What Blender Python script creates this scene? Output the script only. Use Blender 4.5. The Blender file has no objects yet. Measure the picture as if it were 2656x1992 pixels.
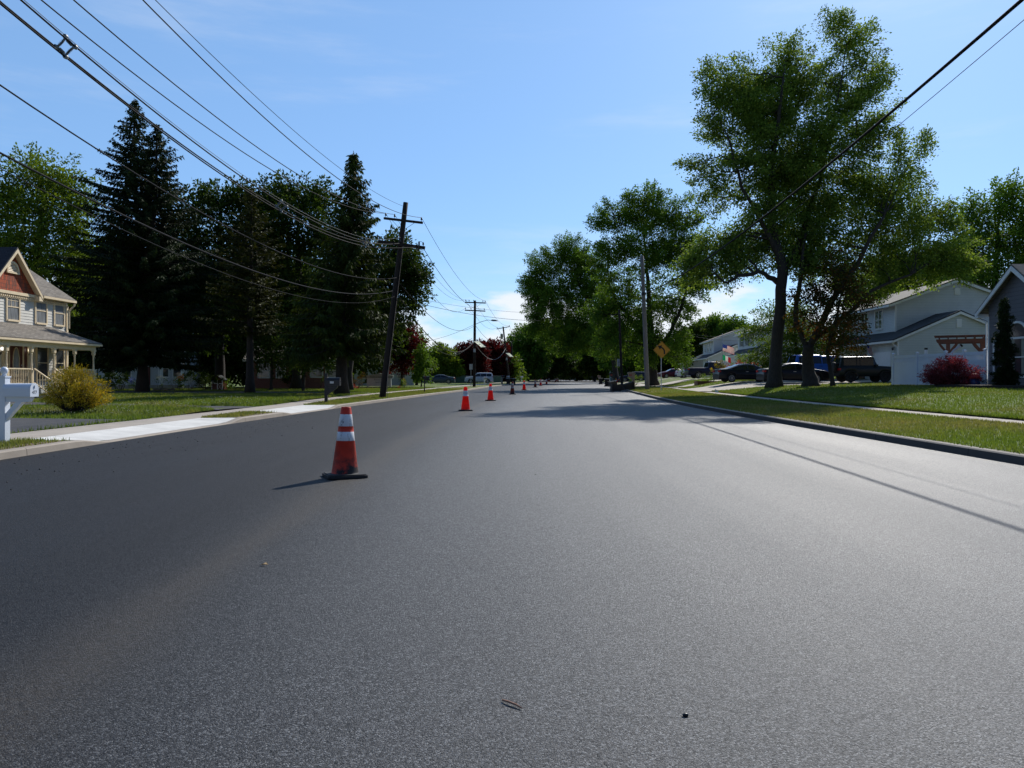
import bpy, bmesh, math, random
import numpy as np
from mathutils import Vector, Matrix

scene = bpy.context.scene
COL = scene.collection
R = math.radians
# ------------------------------------------------------------------ camera
EYE = 1.3            # eye height above the road
FPX, PCX, PCY = 1900.0, 1328.0, 976.0     # measured focal length and horizon of the photograph
cam_d = bpy.data.cameras.new('camera')
cam_d.sensor_width = 36.0
cam_d.lens = 36.0 * FPX / 2656.0
cam_d.shift_y = -20.0 / 2656.0
cam_d.clip_start = 0.05
cam_d.clip_end = 6000
cam = bpy.data.objects.new('camera', cam_d)
COL.objects.link(cam)
cam.location = (0, 0, EYE)
cam.rotation_euler = (R(90), 0, 0)
scene.camera = cam
# ------------------------------------------------------------------ sky and sun
SUN_EL, SUN_AZ = R(37.5), R(28.5)     # azimuth from +Y towards +X
world = bpy.data.worlds.new('World')
scene.world = world
world.use_nodes = True
wn, wl = world.node_tree.nodes, world.node_tree.links
wn.clear()
w_out = wn.new('ShaderNodeOutputWorld')
w_bg = wn.new('ShaderNodeBackground')
w_bg.inputs['Strength'].default_value = 0.135
sky = wn.new('ShaderNodeTexSky')
sky.sky_type = 'NISHITA'
sky.sun_disc = False
sky.sun_elevation = SUN_EL
sky.sun_rotation = SUN_AZ
sky.altitude = 0
sky.air_density = 1.0
sky.dust_density = 0.35
sky.ozone_density = 2.2
w_co = wn.new('ShaderNodeTexCoord')
w_sep = wn.new('ShaderNodeSeparateXYZ')
wl.new(w_co.outputs['Generated'], w_sep.inputs[0])
def w_math(op, a, b=None, clamp=False):
    n = wn.new('ShaderNodeMath'); n.operation = op; n.use_clamp = clamp
    for i, v in enumerate((a, b)):
        if v is None: continue
        if isinstance(v, (int, float)): n.inputs[i].default_value = v
        else: wl.new(v, n.inputs[i])
    return n.outputs[0]
def w_range(v, a, b, c, d):
    n = wn.new('ShaderNodeMapRange'); n.interpolation_type = 'SMOOTHSTEP'
    wl.new(v, n.inputs[0])
    for i, q in enumerate((a, b, c, d)): n.inputs[i + 1].default_value = q
    return n.outputs[0]
# cumulus low over the horizon: noise on the direction, stretched flat
w_map = wn.new('ShaderNodeMapping'); w_map.inputs['Scale'].default_value = (1, 1, 2.6)
w_map.inputs['Location'].default_value = (0.37, 0.1, 0.05)
wl.new(w_co.outputs['Generated'], w_map.inputs[0])
w_n1 = wn.new('ShaderNodeTexNoise'); w_n1.inputs['Scale'].default_value = 5.5
w_n1.inputs['Detail'].default_value = 9; w_n1.inputs['Roughness'].default_value = 0.55
wl.new(w_map.outputs[0], w_n1.inputs['Vector'])
low = w_range(w_sep.outputs['Z'], 0.03, 0.22, 0.20, -0.16)
c1 = w_range(w_math('ADD', w_n1.outputs['Fac'], low), 0.55, 0.70, 0, 0.85)
# thin high streaks
w_map2 = wn.new('ShaderNodeMapping'); w_map2.inputs['Scale'].default_value = (1.0, 1.6, 7)
w_map2.inputs['Rotation'].default_value = (0.1, 0.12, 0.3)
wl.new(w_co.outputs['Generated'], w_map2.inputs[0])
w_n2 = wn.new('ShaderNodeTexNoise'); w_n2.inputs['Scale'].default_value = 2.2
w_n2.inputs['Detail'].default_value = 8; w_n2.inputs['Roughness'].default_value = 0.6
wl.new(w_map2.outputs[0], w_n2.inputs['Vector'])
c2 = w_range(w_n2.outputs['Fac'], 0.50, 0.80, 0, 0.2)
cl = w_math('MAXIMUM', c1, c2, True)
w_mix = wn.new('ShaderNodeMix'); w_mix.data_type = 'RGBA'
wl.new(cl, w_mix.inputs['Factor'])
w_tint = wn.new('ShaderNodeMix'); w_tint.data_type = 'RGBA'; w_tint.blend_type = 'MULTIPLY'
w_tint.inputs['Factor'].default_value = 1.0
w_tint.inputs['B'].default_value = (0.78, 0.955, 1.16, 1)
wl.new(sky.outputs[0], w_tint.inputs['A'])
w_air = wn.new('ShaderNodeMix'); w_air.data_type = 'RGBA'
wl.new(w_range(w_sep.outputs['Y'], -0.45, 0.35, 0.0, 0.5), w_air.inputs['Factor'])   # milky air on the sunward half of the sky
w_air.inputs['B'].default_value = (2.1, 3.9, 6.6, 1)
wl.new(w_tint.outputs['Result'], w_air.inputs['A'])
wl.new(w_air.outputs['Result'], w_mix.inputs['A'])
w_mix.inputs['B'].default_value = (7.0, 7.15, 7.4, 1)
w_dim = wn.new('ShaderNodeMix'); w_dim.data_type = 'RGBA'; w_dim.blend_type = 'MULTIPLY'    # unseen sky behind the camera dimmed to weaken fill on shaded faces
wl.new(w_range(w_sep.outputs['Y'], -0.5, 0.3, 1.0, 0.0), w_dim.inputs['Factor'])
wl.new(w_mix.outputs['Result'], w_dim.inputs['A']); w_dim.inputs['B'].default_value = (0.5, 0.52, 0.58, 1)
wl.new(w_dim.outputs['Result'], w_bg.inputs['Color'])
wl.new(w_bg.outputs[0], w_out.inputs[0])

sun_d = bpy.data.lights.new('sun', 'SUN')
sun_d.energy = 5.0
sun_d.angle = R(0.5)
sun_d.color = (1.0, 0.955, 0.885)
sun = bpy.data.objects.new('sun', sun_d)
COL.objects.link(sun)
SUNV = Vector((math.cos(SUN_EL) * math.sin(SUN_AZ), math.cos(SUN_EL) * math.cos(SUN_AZ), math.sin(SUN_EL)))
sun.rotation_euler = SUNV.to_track_quat('Z', 'Y').to_euler()
sun.location = (20, 40, 40)
scene.view_settings.view_transform = 'Standard'
scene.view_settings.look = 'None'
scene.view_settings.exposure = 0.0
scene.view_settings.gamma = 1.0
scene.cycles.max_bounces = 6
scene.cycles.diffuse_bounces = 3
scene.cycles.transparent_max_bounces = 8
scene.cycles.sample_clamp_indirect = 4

# ------------------------------------------------------------------ measuring helpers
K = 1.2007                       # the survey below was read off a copy of the photo 2212 px wide
def X(px, d): return (px - PCX) / FPX * d
def Z(py, d): return EYE + (PCY - py) / FPX * d
# ------------------------------------------------------------------ mesh builder
class MB:
    def __init__(s, off=(0, 0, 0)):
        s.v, s.f, s.m = [], [], []
        s.off = Vector(off)
        s.smooth_from = []
    def add(s, vs, fs, mi=0):
        n = len(s.v)
        s.v.extend([tuple(v) for v in vs])
        s.f.extend([tuple(i + n for i in f) for f in fs])
        s.m.extend([mi] * len(fs))
    def box(s, lo, hi, mi=0, M=None):
        x0, y0, z0 = lo; x1, y1, z1 = hi
        vs = [Vector(p) for p in ((x0,y0,z0),(x1,y0,z0),(x1,y1,z0),(x0,y1,z0),(x0,y0,z1),(x1,y0,z1),(x1,y1,z1),(x0,y1,z1))]
        if M is not None: vs = [M @ v for v in vs]
        s.add(vs, ((0,3,2,1),(4,5,6,7),(0,1,5,4),(1,2,6,5),(2,3,7,6),(3,0,4,7)), mi)
    def bar(s, a, b, w, h=None, mi=0, up=(0, 0, 1)):
        a, b = Vector(a), Vector(b); h = w if h is None else h
        t = (b - a).normalized(); u = Vector(up)
        if abs(t.dot(u)) > 0.99: u = Vector((0, 1, 0))
        sd = t.cross(u).normalized(); u = sd.cross(t).normalized()
        vs = []
        for p in (a, b):
            for i, j in ((-1,-1),(1,-1),(1,1),(-1,1)):
                vs.append(p + sd * (i * w / 2) + u * (j * h / 2))
        s.add(vs, ((0,3,2,1),(4,5,6,7),(0,1,5,4),(1,2,6,5),(2,3,7,6),(3,0,4,7)), mi)
    def tube(s, pts, rad, n=8, mi=0, caps=True):
        P = np.array([tuple(p) for p in pts], float)
        k = len(P)
        r = np.full(k, rad, float) if isinstance(rad, (int, float)) else np.array(rad, float)
        T = np.gradient(P, axis=0)
        T /= np.linalg.norm(T, axis=1)[:, None] + 1e-9
        ref = np.array([0.0, 0, 1]) if abs(T[:, 2]).mean() < 0.8 else np.array([1.0, 0, 0])
        U = np.cross(T, ref); U /= np.linalg.norm(U, axis=1)[:, None] + 1e-9
        W = np.cross(T, U)
        a = np.arange(n) * 2 * math.pi / n
        V = P[:, None] + r[:, None, None] * (U[:, None] * np.cos(a)[None, :, None] + W[:, None] * np.sin(a)[None, :, None])
        fs = []
        for i in range(k - 1):
            for j in range(n):
                q = (j + 1) % n
                fs.append((i * n + j, i * n + q, (i + 1) * n + q, (i + 1) * n + j))
        if caps:
            fs.append(tuple(range(n - 1, -1, -1))); fs.append(tuple((k - 1) * n + j for j in range(n)))
        s.add(V.reshape(-1, 3).tolist(), fs, mi)
    def lathe(s, prof, n=16, M=None, mi=0, caps=True):
        vs, fs = [], []
        for r, z in prof:
            for j in range(n):
                a = 2 * math.pi * j / n
                v = Vector((r * math.cos(a), r * math.sin(a), z))
                vs.append(M @ v if M is not None else v)
        k = len(prof)
        for i in range(k - 1):
            for j in range(n):
                q = (j + 1) % n
                fs.append((i * n + j, i * n + q, (i + 1) * n + q, (i + 1) * n + j))
        if caps:
            fs.append(tuple(range(n - 1, -1, -1))); fs.append(tuple((k - 1) * n + j for j in range(n)))
        s.add(vs, fs, mi)
    def prism(s, out, fn, t0, t1, mi=0):
        """outline of 2-D points extruded from t0 to t1; fn(u, v, t) gives the 3-D point"""
        n = len(out)
        vs = [fn(u, v, t0) for u, v in out] + [fn(u, v, t1) for u, v in out]
        fs = [tuple(range(n - 1, -1, -1)), tuple(range(n, 2 * n))]
        fs += [(i, (i + 1) % n, n + (i + 1) % n, n + i) for i in range(n)]
        s.add(vs, fs, mi)
    def quad(s, a, b, c, d, mi=0): s.add((a, b, c, d), ((0, 1, 2, 3),), mi)
    def build(s, name, mats, parent=None, smooth=False, loc=None):
        me = bpy.data.meshes.new(name)
        o = s.off
        me.from_pydata([(v[0] - o.x, v[1] - o.y, v[2] - o.z) for v in s.v], [], s.f)
        if not isinstance(mats, (list, tuple)): mats = [mats]
        for m in mats: me.materials.append(m)
        if len(mats) > 1: me.polygons.foreach_set('material_index', s.m)
        if smooth: me.polygons.foreach_set('use_smooth', [True] * len(s.f))
        me.validate(); me.update()
        bm = bmesh.new(); bm.from_mesh(me)
        bmesh.ops.recalc_face_normals(bm, faces=bm.faces); bm.to_mesh(me); bm.free()
        ob = bpy.data.objects.new(name, me)
        COL.objects.link(ob)
        if parent is not None: ob.parent = parent
        elif loc is not None: ob.location = loc
        else: ob.location = s.off
        return ob

def np_mesh(name, V, F, mat_, parent=None, smooth=False, loc=(0, 0, 0)):
    """fast mesh from numpy arrays; F is (n,3) or (n,4)"""
    me = bpy.data.meshes.new(name)
    V = np.asarray(V, np.float32); F = np.asarray(F, np.int32); k = F.shape[1]
    me.vertices.add(len(V)); me.vertices.foreach_set('co', V.ravel())
    me.loops.add(F.size); me.loops.foreach_set('vertex_index', F.ravel())
    me.polygons.add(len(F)); me.polygons.foreach_set('loop_start', np.arange(0, F.size, k, dtype=np.int32))
    if smooth: me.polygons.foreach_set('use_smooth', np.ones(len(F), bool))
    me.materials.append(mat_)
    me.update(calc_edges=True)
    ob = bpy.data.objects.new(name, me); COL.objects.link(ob)
    ob.location = loc
    if parent is not None: ob.parent = parent; ob.location = (0, 0, 0)
    return ob

def tag(o, label=None, cat=None, group=None, kind=None):
    if label: o['label'] = label
    if cat: o['category'] = cat
    if group: o['group'] = group
    if kind: o['kind'] = kind
    return o
def thing(name, label, cat, loc, rz=0, group=None):
    o = bpy.data.objects.new(name, None); COL.objects.link(o)
    o.empty_display_size = 0.3
    o.location = loc; o.rotation_euler = (0, 0, rz)
    return tag(o, label, cat, group)
def copy_thing(root, loc, rz=None, label=None, rot=None):
    r = root.copy(); COL.objects.link(r); r.location = loc
    if rz is not None: r.rotation_euler = (0, 0, rz)
    if rot is not None: r.rotation_euler = rot
    if label: r['label'] = label
    for ch in root.children:
        c = ch.copy(); COL.objects.link(c); c.parent = r
        for g in ch.children:
            e = g.copy(); COL.objects.link(e); e.parent = c
    return r
def text_mesh(name, body, size, M, mat_, parent, depth=0.004, align='CENTER', sx=1.0):
    cu = bpy.data.curves.new(name, 'FONT'); cu.body = body; cu.size = size; cu.extrude = depth
    cu.align_x = align; cu.align_y = 'CENTER'
    cu.resolution_u = 3
    t = bpy.data.objects.new('t', cu); COL.objects.link(t)
    dg = bpy.context.evaluated_depsgraph_get(); dg.update()
    me = bpy.data.meshes.new_from_object(t.evaluated_get(dg))
    bpy.data.objects.remove(t)
    me.transform(M @ Matrix.Diagonal((sx, 1, 1, 1)))
    me.materials.clear(); me.materials.append(mat_)
    o = bpy.data.objects.new(name, me); COL.objects.link(o); o.parent = parent
    return o

# ------------------------------------------------------------------ materials
class NT:
    def __init__(s, name):
        s.m = bpy.data.materials.new(name); s.m.use_nodes = True
        s.n, s.l = s.m.node_tree.nodes, s.m.node_tree.links
        s.b = s.n['Principled BSDF']; s.o = s.n['Material Output']
        s.pos = None
    def node(s, t, **kw):
        n = s.n.new(t)
        for k, v in kw.items(): setattr(n, k, v)
        return n
    def put(s, sock, v):
        if isinstance(v, (int, float, tuple, list)): sock.default_value = v
        else: s.l.new(v, sock)
    def P(s, sc=(1, 1, 1), kind='pos', loc=(0, 0, 0)):
        if kind == 'pos':
            g = s.node('ShaderNodeNewGeometry').outputs['Position']
        elif kind == 'uv':
            g = s.node('ShaderNodeTexCoord').outputs['UV']
        else:
            g = s.node('ShaderNodeTexCoord').outputs['Object']
        m = s.node('ShaderNodeMapping'); s.l.new(g, m.inputs[0])
        m.inputs['Scale'].default_value = sc; m.inputs['Location'].default_value = loc
        return m.outputs[0]
    def noise(s, vec, scale, detail=4, rough=0.55):
        n = s.node('ShaderNodeTexNoise'); s.l.new(vec, n.inputs['Vector'])
        n.inputs['Scale'].default_value = scale; n.inputs['Detail'].default_value = detail
        n.inputs['Roughness'].default_value = rough
        return n.outputs['Fac']
    def rng(s, v, a, b, c=0.0, d=1.0, smooth=False):
        n = s.node('ShaderNodeMapRange')
        if smooth: n.interpolation_type = 'SMOOTHSTEP'
        s.l.new(v, n.inputs[0])
        for i, q in enumerate((a, b, c, d)): s.put(n.inputs[i + 1], q)
        return n.outputs[0]
    def math(s, op, a, b=None, clamp=False):
        n = s.node('ShaderNodeMath', operation=op); n.use_clamp = clamp
        s.put(n.inputs[0], a)
        if b is not None: s.put(n.inputs[1], b)
        return n.outputs[0]
    def mix(s, f, a, b, blend='MIX'):
        n = s.node('ShaderNodeMix', data_type='RGBA', blend_type=blend)
        s.put(n.inputs['Factor'], f)
        for k, v in (('A', a), ('B', b)):
            if isinstance(v, tuple) and len(v) == 3: v = v + (1,)
            s.put(n.inputs[k], v)
        return n.outputs['Result']
    def bump(s, h, strength=0.5, dist=0.01, prev=None):
        n = s.node('ShaderNodeBump'); n.inputs['Strength'].default_value = strength
        n.inputs['Distance'].default_value = dist
        s.l.new(h, n.inputs['Height'])
        if prev is not None: s.l.new(prev, n.inputs['Normal'])
        return n.outputs[0]
    def sep(s, vec):
        n = s.node('ShaderNodeSeparateXYZ'); s.l.new(vec, n.inputs[0]); return n.outputs
    def set(s, col=None, rough=None, spec=None, metal=None, normal=None, coat=None):
        I = s.b.inputs
        if col is not None:
            if isinstance(col, tuple) and len(col) == 3: col = col + (1,)
            s.put(I['Base Color'], col)
        if rough is not None: s.put(I['Roughness'], rough)
        if spec is not None: s.put(I['Specular IOR Level'], spec)
        if metal is not None: s.put(I['Metallic'], metal)
        if coat is not None: I['Coat Weight'].default_value = coat; I['Coat Roughness'].default_value = 0.06
        if normal is not None: s.l.new(normal, I['Normal'])
        return s.m

def mat(name, col, rough=0.6, var=0.15, scale=6, spec=0.4, metal=0.0, bump=0.0, bscale=40, coat=0.0, grime=None, stretch=(1, 1, 1)):
    t = NT(name); p = t.P(stretch)
    n = t.noise(p, scale, 5)
    dark = tuple(c * (1 - var) for c in col); lite = tuple(min(1, c * (1 + var)) for c in col)
    c = t.mix(t.rng(n, 0.3, 0.7), dark, lite)
    if grime is not None:
        c = t.mix(t.rng(t.noise(t.P((1, 1, 0.5)), scale * 2.7, 6, 0.7), 0.55, 0.75, 0, 0.6), c, grime)
    nm = t.bump(t.noise(p, bscale, 3), bump, 0.01) if bump else None
    return t.set(c, t.rng(n, 0.3, 0.7, rough * 0.9, min(1, rough * 1.1)), spec, metal, nm, coat)

def leaf_mat(name, cols, trans=0.35, tcol=None, rough=0.5):
    t = NT(name)
    g = t.node('ShaderNodeNewGeometry')
    rnd = g.outputs['Random Per Island']
    r = t.node('ShaderNodeValToRGB'); r.color_ramp.interpolation = 'LINEAR'
    els = r.color_ramp.elements
    for i, c in enumerate(cols):
        e = els[i] if i < 2 else els.new(i / (len(cols) - 1))
        e.position = i / (len(cols) - 1); e.color = tuple(c) + (1,)
    t.l.new(rnd, r.inputs[0])
    n = t.noise(t.P(), 0.55, 3)
    col = t.mix(1.0, r.outputs[0], t.mix(t.rng(n, 0.32, 0.68), (0.6, 0.64, 0.6), (1.3, 1.28, 1.1)), 'MULTIPLY')
    t.set(col, 0.65, 0.09)
    tr = t.node('ShaderNodeBsdfTranslucent')
    tc = t.mix(1.0, col, (tcol or (1.5, 1.38, 0.7)), 'MULTIPLY')
    t.l.new(tc, tr.inputs['Color'])
    ms = t.node('ShaderNodeMixShader'); ms.inputs[0].default_value = trans
    t.l.new(t.b.outputs[0], ms.inputs[1]); t.l.new(tr.outputs[0], ms.inputs[2])
    t.l.new(ms.outputs[0], t.o.inputs[0])
    return t.m

M = {}
# asphalt of the road: UV.x = metres from the line of cones, UV.y = metres along
def asphalt():
    t = NT('fresh_asphalt'); p = t.P()
    uv = t.sep(t.P(kind='uv')); u, v = uv[0], uv[1]
    comb = t.node('ShaderNodeCombineXYZ'); t.l.new(t.math('MULTIPLY', u, 0.9), comb.inputs[0]); t.l.new(t.math('MULTIPLY', v, 0.05), comb.inputs[1])
    streak = t.noise(comb.outputs[0], 1.0, 4)
    blot = t.noise(p, 0.35, 4)
    vor = t.node('ShaderNodeTexVoronoi'); t.l.new(p, vor.inputs['Vector']); vor.inputs['Scale'].default_value = 170
    agg = vor.outputs['Color']; aggv = t.sep(agg)[0]
    fine = t.noise(p, 320, 2); mid = t.noise(p, 70, 3, 0.7)
    base = t.mix(t.rng(streak, 0.3, 0.7), (0.0250, 0.0265, 0.0298), (0.034, 0.0357, 0.0392))
    base = t.mix(t.rng(aggv, 0.72, 1.0, 0, 1.0), base, (0.17, 0.175, 0.18))
    base = t.mix(t.rng(t.math('ADD', t.math('MULTIPLY', aggv, 0.4), mid), 0.46, 0.58, 0.95, 0), base, (0.004, 0.006, 0.007))
    base = t.mix(t.rng(blot, 0.35, 0.7, 0, 0.22), base, (0.045, 0.044, 0.042))
    base = t.mix(t.rng(u, -1.0, 1.4, 0.8, 0.0, True), base, (0.004, 0.0045, 0.007))  # left side darkened in the colour, standing in for its weaker sun sheen
    # dusty brown seam along the joint of the two paved lanes
    ww = t.math('MULTIPLY', t.rng(t.noise(t.P((0.6, 0.25, 1)), 1.0, 4), 0.3, 0.7, 0.12, 0.42), 1.0)
    q = t.math('DIVIDE', t.math('ADD', u, t.rng(t.noise(t.P((1, 0.3, 1)), 0.6, 3), 0, 1, -0.25, 0.25)), ww)
    seam = t.math('POWER', 2.718, t.math('MULTIPLY', t.math('MULTIPLY', q, q), -1.0))
    sp = t.rng(t.noise(p, 26, 5, 0.7), 0.3, 0.65, 0.25, 1)
    base = t.mix(t.math('MULTIPLY', t.math('MULTIPLY', seam, sp), 0.45), base, (0.080, 0.064, 0.046))
    h = t.math('ADD', t.math('MULTIPLY', vor.outputs['Distance'], -0.5), t.math('ADD', t.math('MULTIPLY', fine, 0.5), t.math('MULTIPLY', mid, 0.5)))
    nm = t.bump(h, 1.0, 0.007)
    ro = t.rng(t.math('ADD', streak, t.math('MULTIPLY', aggv, 0.3)), 0.3, 1.0, 0.58, 0.70)
    return t.set(base, ro, t.math('MULTIPLY', t.rng(aggv, 0.1, 0.7, 0.35, 1.0), t.rng(u, -0.6, 4.2, 0.30, 1.0, True)), normal=nm)
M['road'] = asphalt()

def lawn_mat(name, dry, blade=False):
    t = NT(name); p = t.P()
    n1 = t.noise(p, 0.28, 5, 0.6); n2 = t.noise(p, 2.2, 5, 0.65); n3 = t.noise(p, 19, 3)
    g = t.mix(t.rng(n2, 0.3, 0.7), (0.082, 0.135, 0.016), (0.165, 0.220, 0.034))
    g = t.mix(t.rng(t.math('ADD', t.math('MULTIPLY', n1, 0.75), t.math('MULTIPLY', n2, 0.25)), 0.50 - dry, 0.70 - dry, 0, 0.75), g, (0.25, 0.195, 0.10))
    g = t.mix(t.rng(n3, 0.3, 0.7, 0, 0.45), g, (0.030, 0.048, 0.009))
    if blade:
        rnd = t.node('ShaderNodeNewGeometry').outputs['Random Per Island']
        g = t.mix(t.rng(rnd, 0, 1, 0.0, 0.25), g, (0.17, 0.20, 0.06))
        t.set(g, 0.5, 0.3)
        tr = t.node('ShaderNodeBsdfTranslucent'); t.l.new(t.mix(1.0, g, (1.5, 1.5, 0.7), 'MULTIPLY'), tr.inputs['Color'])
        ms = t.node('ShaderNodeMixShader'); ms.inputs[0].default_value = 0.4
        t.l.new(t.b.outputs[0], ms.inputs[1]); t.l.new(tr.outputs[0], ms.inputs[2]); t.l.new(ms.outputs[0], t.o.inputs[0])
        return t.m
    return t.set(g, 0.9, 0.2, normal=t.bump(t.noise(p, 45, 3), 0.9, 0.05))
M['lawn'] = lawn_mat('lawn', 0.02); M['blade'] = lawn_mat('grass_blade', 0.02, True)
M['lawn_dry'] = lawn_mat('dry_lawn', 0.11); M['blade_dry'] = lawn_mat('dry_grass_blade', 0.11, True)

def concrete(name, col, joint=None):
    t = NT(name); p = t.P()
    n = t.noise(p, 1.4, 6, 0.65); f = t.noise(p, 60, 3)
    c = t.mix(t.rng(n, 0.3, 0.7), tuple(q * 0.8 for q in col), tuple(q * 1.1 for q in col))
    c = t.mix(t.rng(f, 0.35, 0.7, 0, 0.3), c, tuple(q * 0.55 for q in col))
    if joint:
        y = t.sep(p)[1]
        fr = t.math('FRACT', t.math('MULTIPLY', y, 1.0 / joint))
        ln = t.math('LESS_THAN', fr, 0.012 * 1.5 / joint)
        c = t.mix(t.math('MULTIPLY', ln, 0.75), c, tuple(q * 0.2 for q in col))
    return t.set(c, 0.85, 0.3, normal=t.bump(f, 0.3, 0.006))
M['new_concrete'] = concrete('new_concrete', (0.68, 0.66, 0.61), 2.9)
M['old_concrete'] = concrete('old_concrete', (0.42, 0.365, 0.30), 1.5)
M['kerb'] = concrete('kerb_concrete', (0.35, 0.30, 0.245), 3.0)
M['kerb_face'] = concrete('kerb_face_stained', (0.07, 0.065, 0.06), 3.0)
M['kerb_dark'] = concrete('kerb_weathered', (0.25, 0.22, 0.185), 3.0)
M['old_asphalt'] = mat('old_asphalt', (0.055, 0.053, 0.053), 0.85, 0.25, 1.5, bump=0.5, bscale=70)
M['soil'] = mat('soil', (0.16, 0.11, 0.07), 0.95, 0.4, 9, bump=0.6)
M['mulch'] = mat('dark_mulch', (0.025, 0.018, 0.014), 0.95, 0.5, 25, bump=0.8)
def siding(name, col, pitch=0.12, var=0.06):
    t = NT(name); p = t.P(); z = t.sep(p)[2]
    fr = t.math('FRACT', t.math('MULTIPLY', z, 1.0 / pitch))
    n = t.noise(p, 1.2, 4)
    c = t.mix(t.rng(n, 0.3, 0.7), tuple(q * (1 - var) for q in col), tuple(q * (1 + var) for q in col))
    c = t.mix(t.math('MULTIPLY', t.math('LESS_THAN', fr, 0.09), 0.5), c, tuple(q * 0.3 for q in col))  # dark line at each lap: the board's shadow put into the colour
    h = t.math('SUBTRACT', 1.0, fr)
    return t.set(c, 0.6, 0.3, normal=t.bump(h, 0.9, 0.02))
M['white_siding'] = siding('white_siding', (0.62, 0.64, 0.64))
M['cream_siding'] = siding('cream_siding', (0.60, 0.62, 0.57))
M['slate_siding'] = siding('slate_siding', (0.155, 0.15, 0.16), 0.2)
M['blue_siding'] = siding('pale_blue_siding', (0.26, 0.36, 0.39))
M['gray_board'] = mat('grey_clapboard', (0.60, 0.58, 0.52), 0.6, 0.07, 2)
M['beige_siding'] = siding('beige_siding', (0.5, 0.44, 0.33))
M['cream'] = mat('cream_paint', (0.74, 0.60, 0.40), 0.55, 0.08, 3)
M['white'] = mat('white_paint', (0.78, 0.78, 0.76), 0.45, 0.05, 3)
M['vinyl'] = mat('white_vinyl', (0.66, 0.70, 0.76), 0.35, 0.04, 2)
M['dark_wall'] = mat('dark_interior', (0.03, 0.03, 0.03), 0.9)
def shingles(name, col, sc=1.0):
    t = NT(name); p = t.P()
    br = t.node('ShaderNodeTexBrick'); cc = t.node('ShaderNodeCombineXYZ')
    s3 = t.sep(p)
    t.l.new(t.math('ADD', s3[0], s3[1]), cc.inputs[0]); t.l.new(t.math('MULTIPLY', s3[2], 1.6), cc.inputs[1])
    t.l.new(cc.outputs[0], br.inputs['Vector'])
    br.inputs['Scale'].default_value = 1.0 * sc; br.inputs['Brick Width'].default_value = 0.33; br.inputs['Row Height'].default_value = 0.15
    br.inputs['Mortar Size'].default_value = 0.012; br.inputs['Bias'].default_value = 0.0
    br.inputs['Color1'].default_value = tuple(q * 0.75 for q in col) + (1,)
    br.inputs['Color2'].default_value = tuple(q * 1.25 for q in col) + (1,)
    br.inputs['Mortar'].default_value = tuple(q * 0.35 for q in col) + (1,)
    c = t.mix(t.rng(t.noise(p, 5, 5, 0.7), 0.3, 0.7, 0, 0.5), br.outputs['Color'], tuple(q * 0.8 for q in col))
    return t.set(c, 0.9, 0.2, normal=t.bump(br.outputs['Fac'], -0.5, 0.02))
M['roof_gray'] = shingles('grey_shingles', (0.20, 0.178, 0.15))
M['roof_dark'] = shingles('dark_shingles', (0.045, 0.048, 0.055))
M['roof_brown'] = shingles('brown_shingles', (0.15, 0.085, 0.065))
def cedar():
    t = NT('cedar_shakes'); p = t.P()
    br = t.node('ShaderNodeTexBrick'); cc = t.node('ShaderNodeCombineXYZ'); s3 = t.sep(p)
    t.l.new(s3[1], cc.inputs[0]); t.l.new(s3[2], cc.inputs[1]); t.l.new(cc.outputs[0], br.inputs['Vector'])
    br.inputs['Scale'].default_value = 1; br.inputs['Brick Width'].default_value = 0.13; br.inputs['Row Height'].default_value = 0.19
    br.inputs['Mortar Size'].default_value = 0.008; br.inputs['Color1'].default_value = (0.52, 0.085, 0.022, 1)
    br.inputs['Color2'].default_value = (0.26, 0.06, 0.025, 1); br.inputs['Mortar'].default_value = (0.03, 0.012, 0.008, 1)
    st = t.noise(t.P((9, 9, 1.4)), 1, 5, 0.7)
    c = t.mix(t.rng(st, 0.42, 0.65, 0, 0.8), br.outputs['Color'], (0.06, 0.04, 0.032))
    return t.set(c, 0.7, 0.3, normal=t.bump(br.outputs['Fac'], -0.6, 0.03))
M['cedar'] = cedar()
def brick():
    t = NT('red_brick'); p = t.P()
    br = t.node('ShaderNodeTexBrick'); cc = t.node('ShaderNodeCombineXYZ'); s3 = t.sep(p)
    t.l.new(t.math('ADD', s3[0], s3[1]), cc.inputs[0]); t.l.new(s3[2], cc.inputs[1]); t.l.new(cc.outputs[0], br.inputs['Vector'])
    br.inputs['Scale'].default_value = 1; br.inputs['Brick Width'].default_value = 0.22; br.inputs['Row Height'].default_value = 0.075
    br.inputs['Mortar Size'].default_value = 0.008; br.inputs['Color1'].default_value = (0.27, 0.085, 0.06, 1)
    br.inputs['Color2'].default_value = (0.2, 0.06, 0.045, 1); br.inputs['Mortar'].default_value = (0.3, 0.25, 0.22, 1)
    return t.set(br.outputs['Color'], 0.9, 0.2)
M['brick'] = brick()
M['glass'] = mat('window_glass', (0.045, 0.05, 0.055), 0.06, 0.2, 2, spec=0.9)
M['curtain_glass'] = mat('curtained_glass', (0.22, 0.23, 0.235), 0.12, 0.35, 3.5, spec=0.8, stretch=(1, 4, 0.5))
M['wood_pole'] = mat('creosote_wood', (0.024, 0.016, 0.012), 0.85, 0.35, 4, bump=0.7, bscale=30, stretch=(6, 6, 0.5))
M['grey_pole'] = mat('weathered_pole', (0.20, 0.185, 0.17), 0.85, 0.25, 4, bump=0.6, bscale=30, stretch=(6, 6, 0.5))
M['bark'] = mat('grey_bark', (0.036, 0.030, 0.024), 0.95, 0.45, 5, bump=1.0, bscale=14, stretch=(3, 3, 0.7))
M['bark_dark'] = mat('dark_bark', (0.03, 0.024, 0.02), 0.95, 0.4, 5, bump=1.0, bscale=14, stretch=(3, 3, 0.7))
M['galv'] = mat('galvanised_steel', (0.42, 0.43, 0.44), 0.45, 0.15, 9, metal=0.7)
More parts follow.
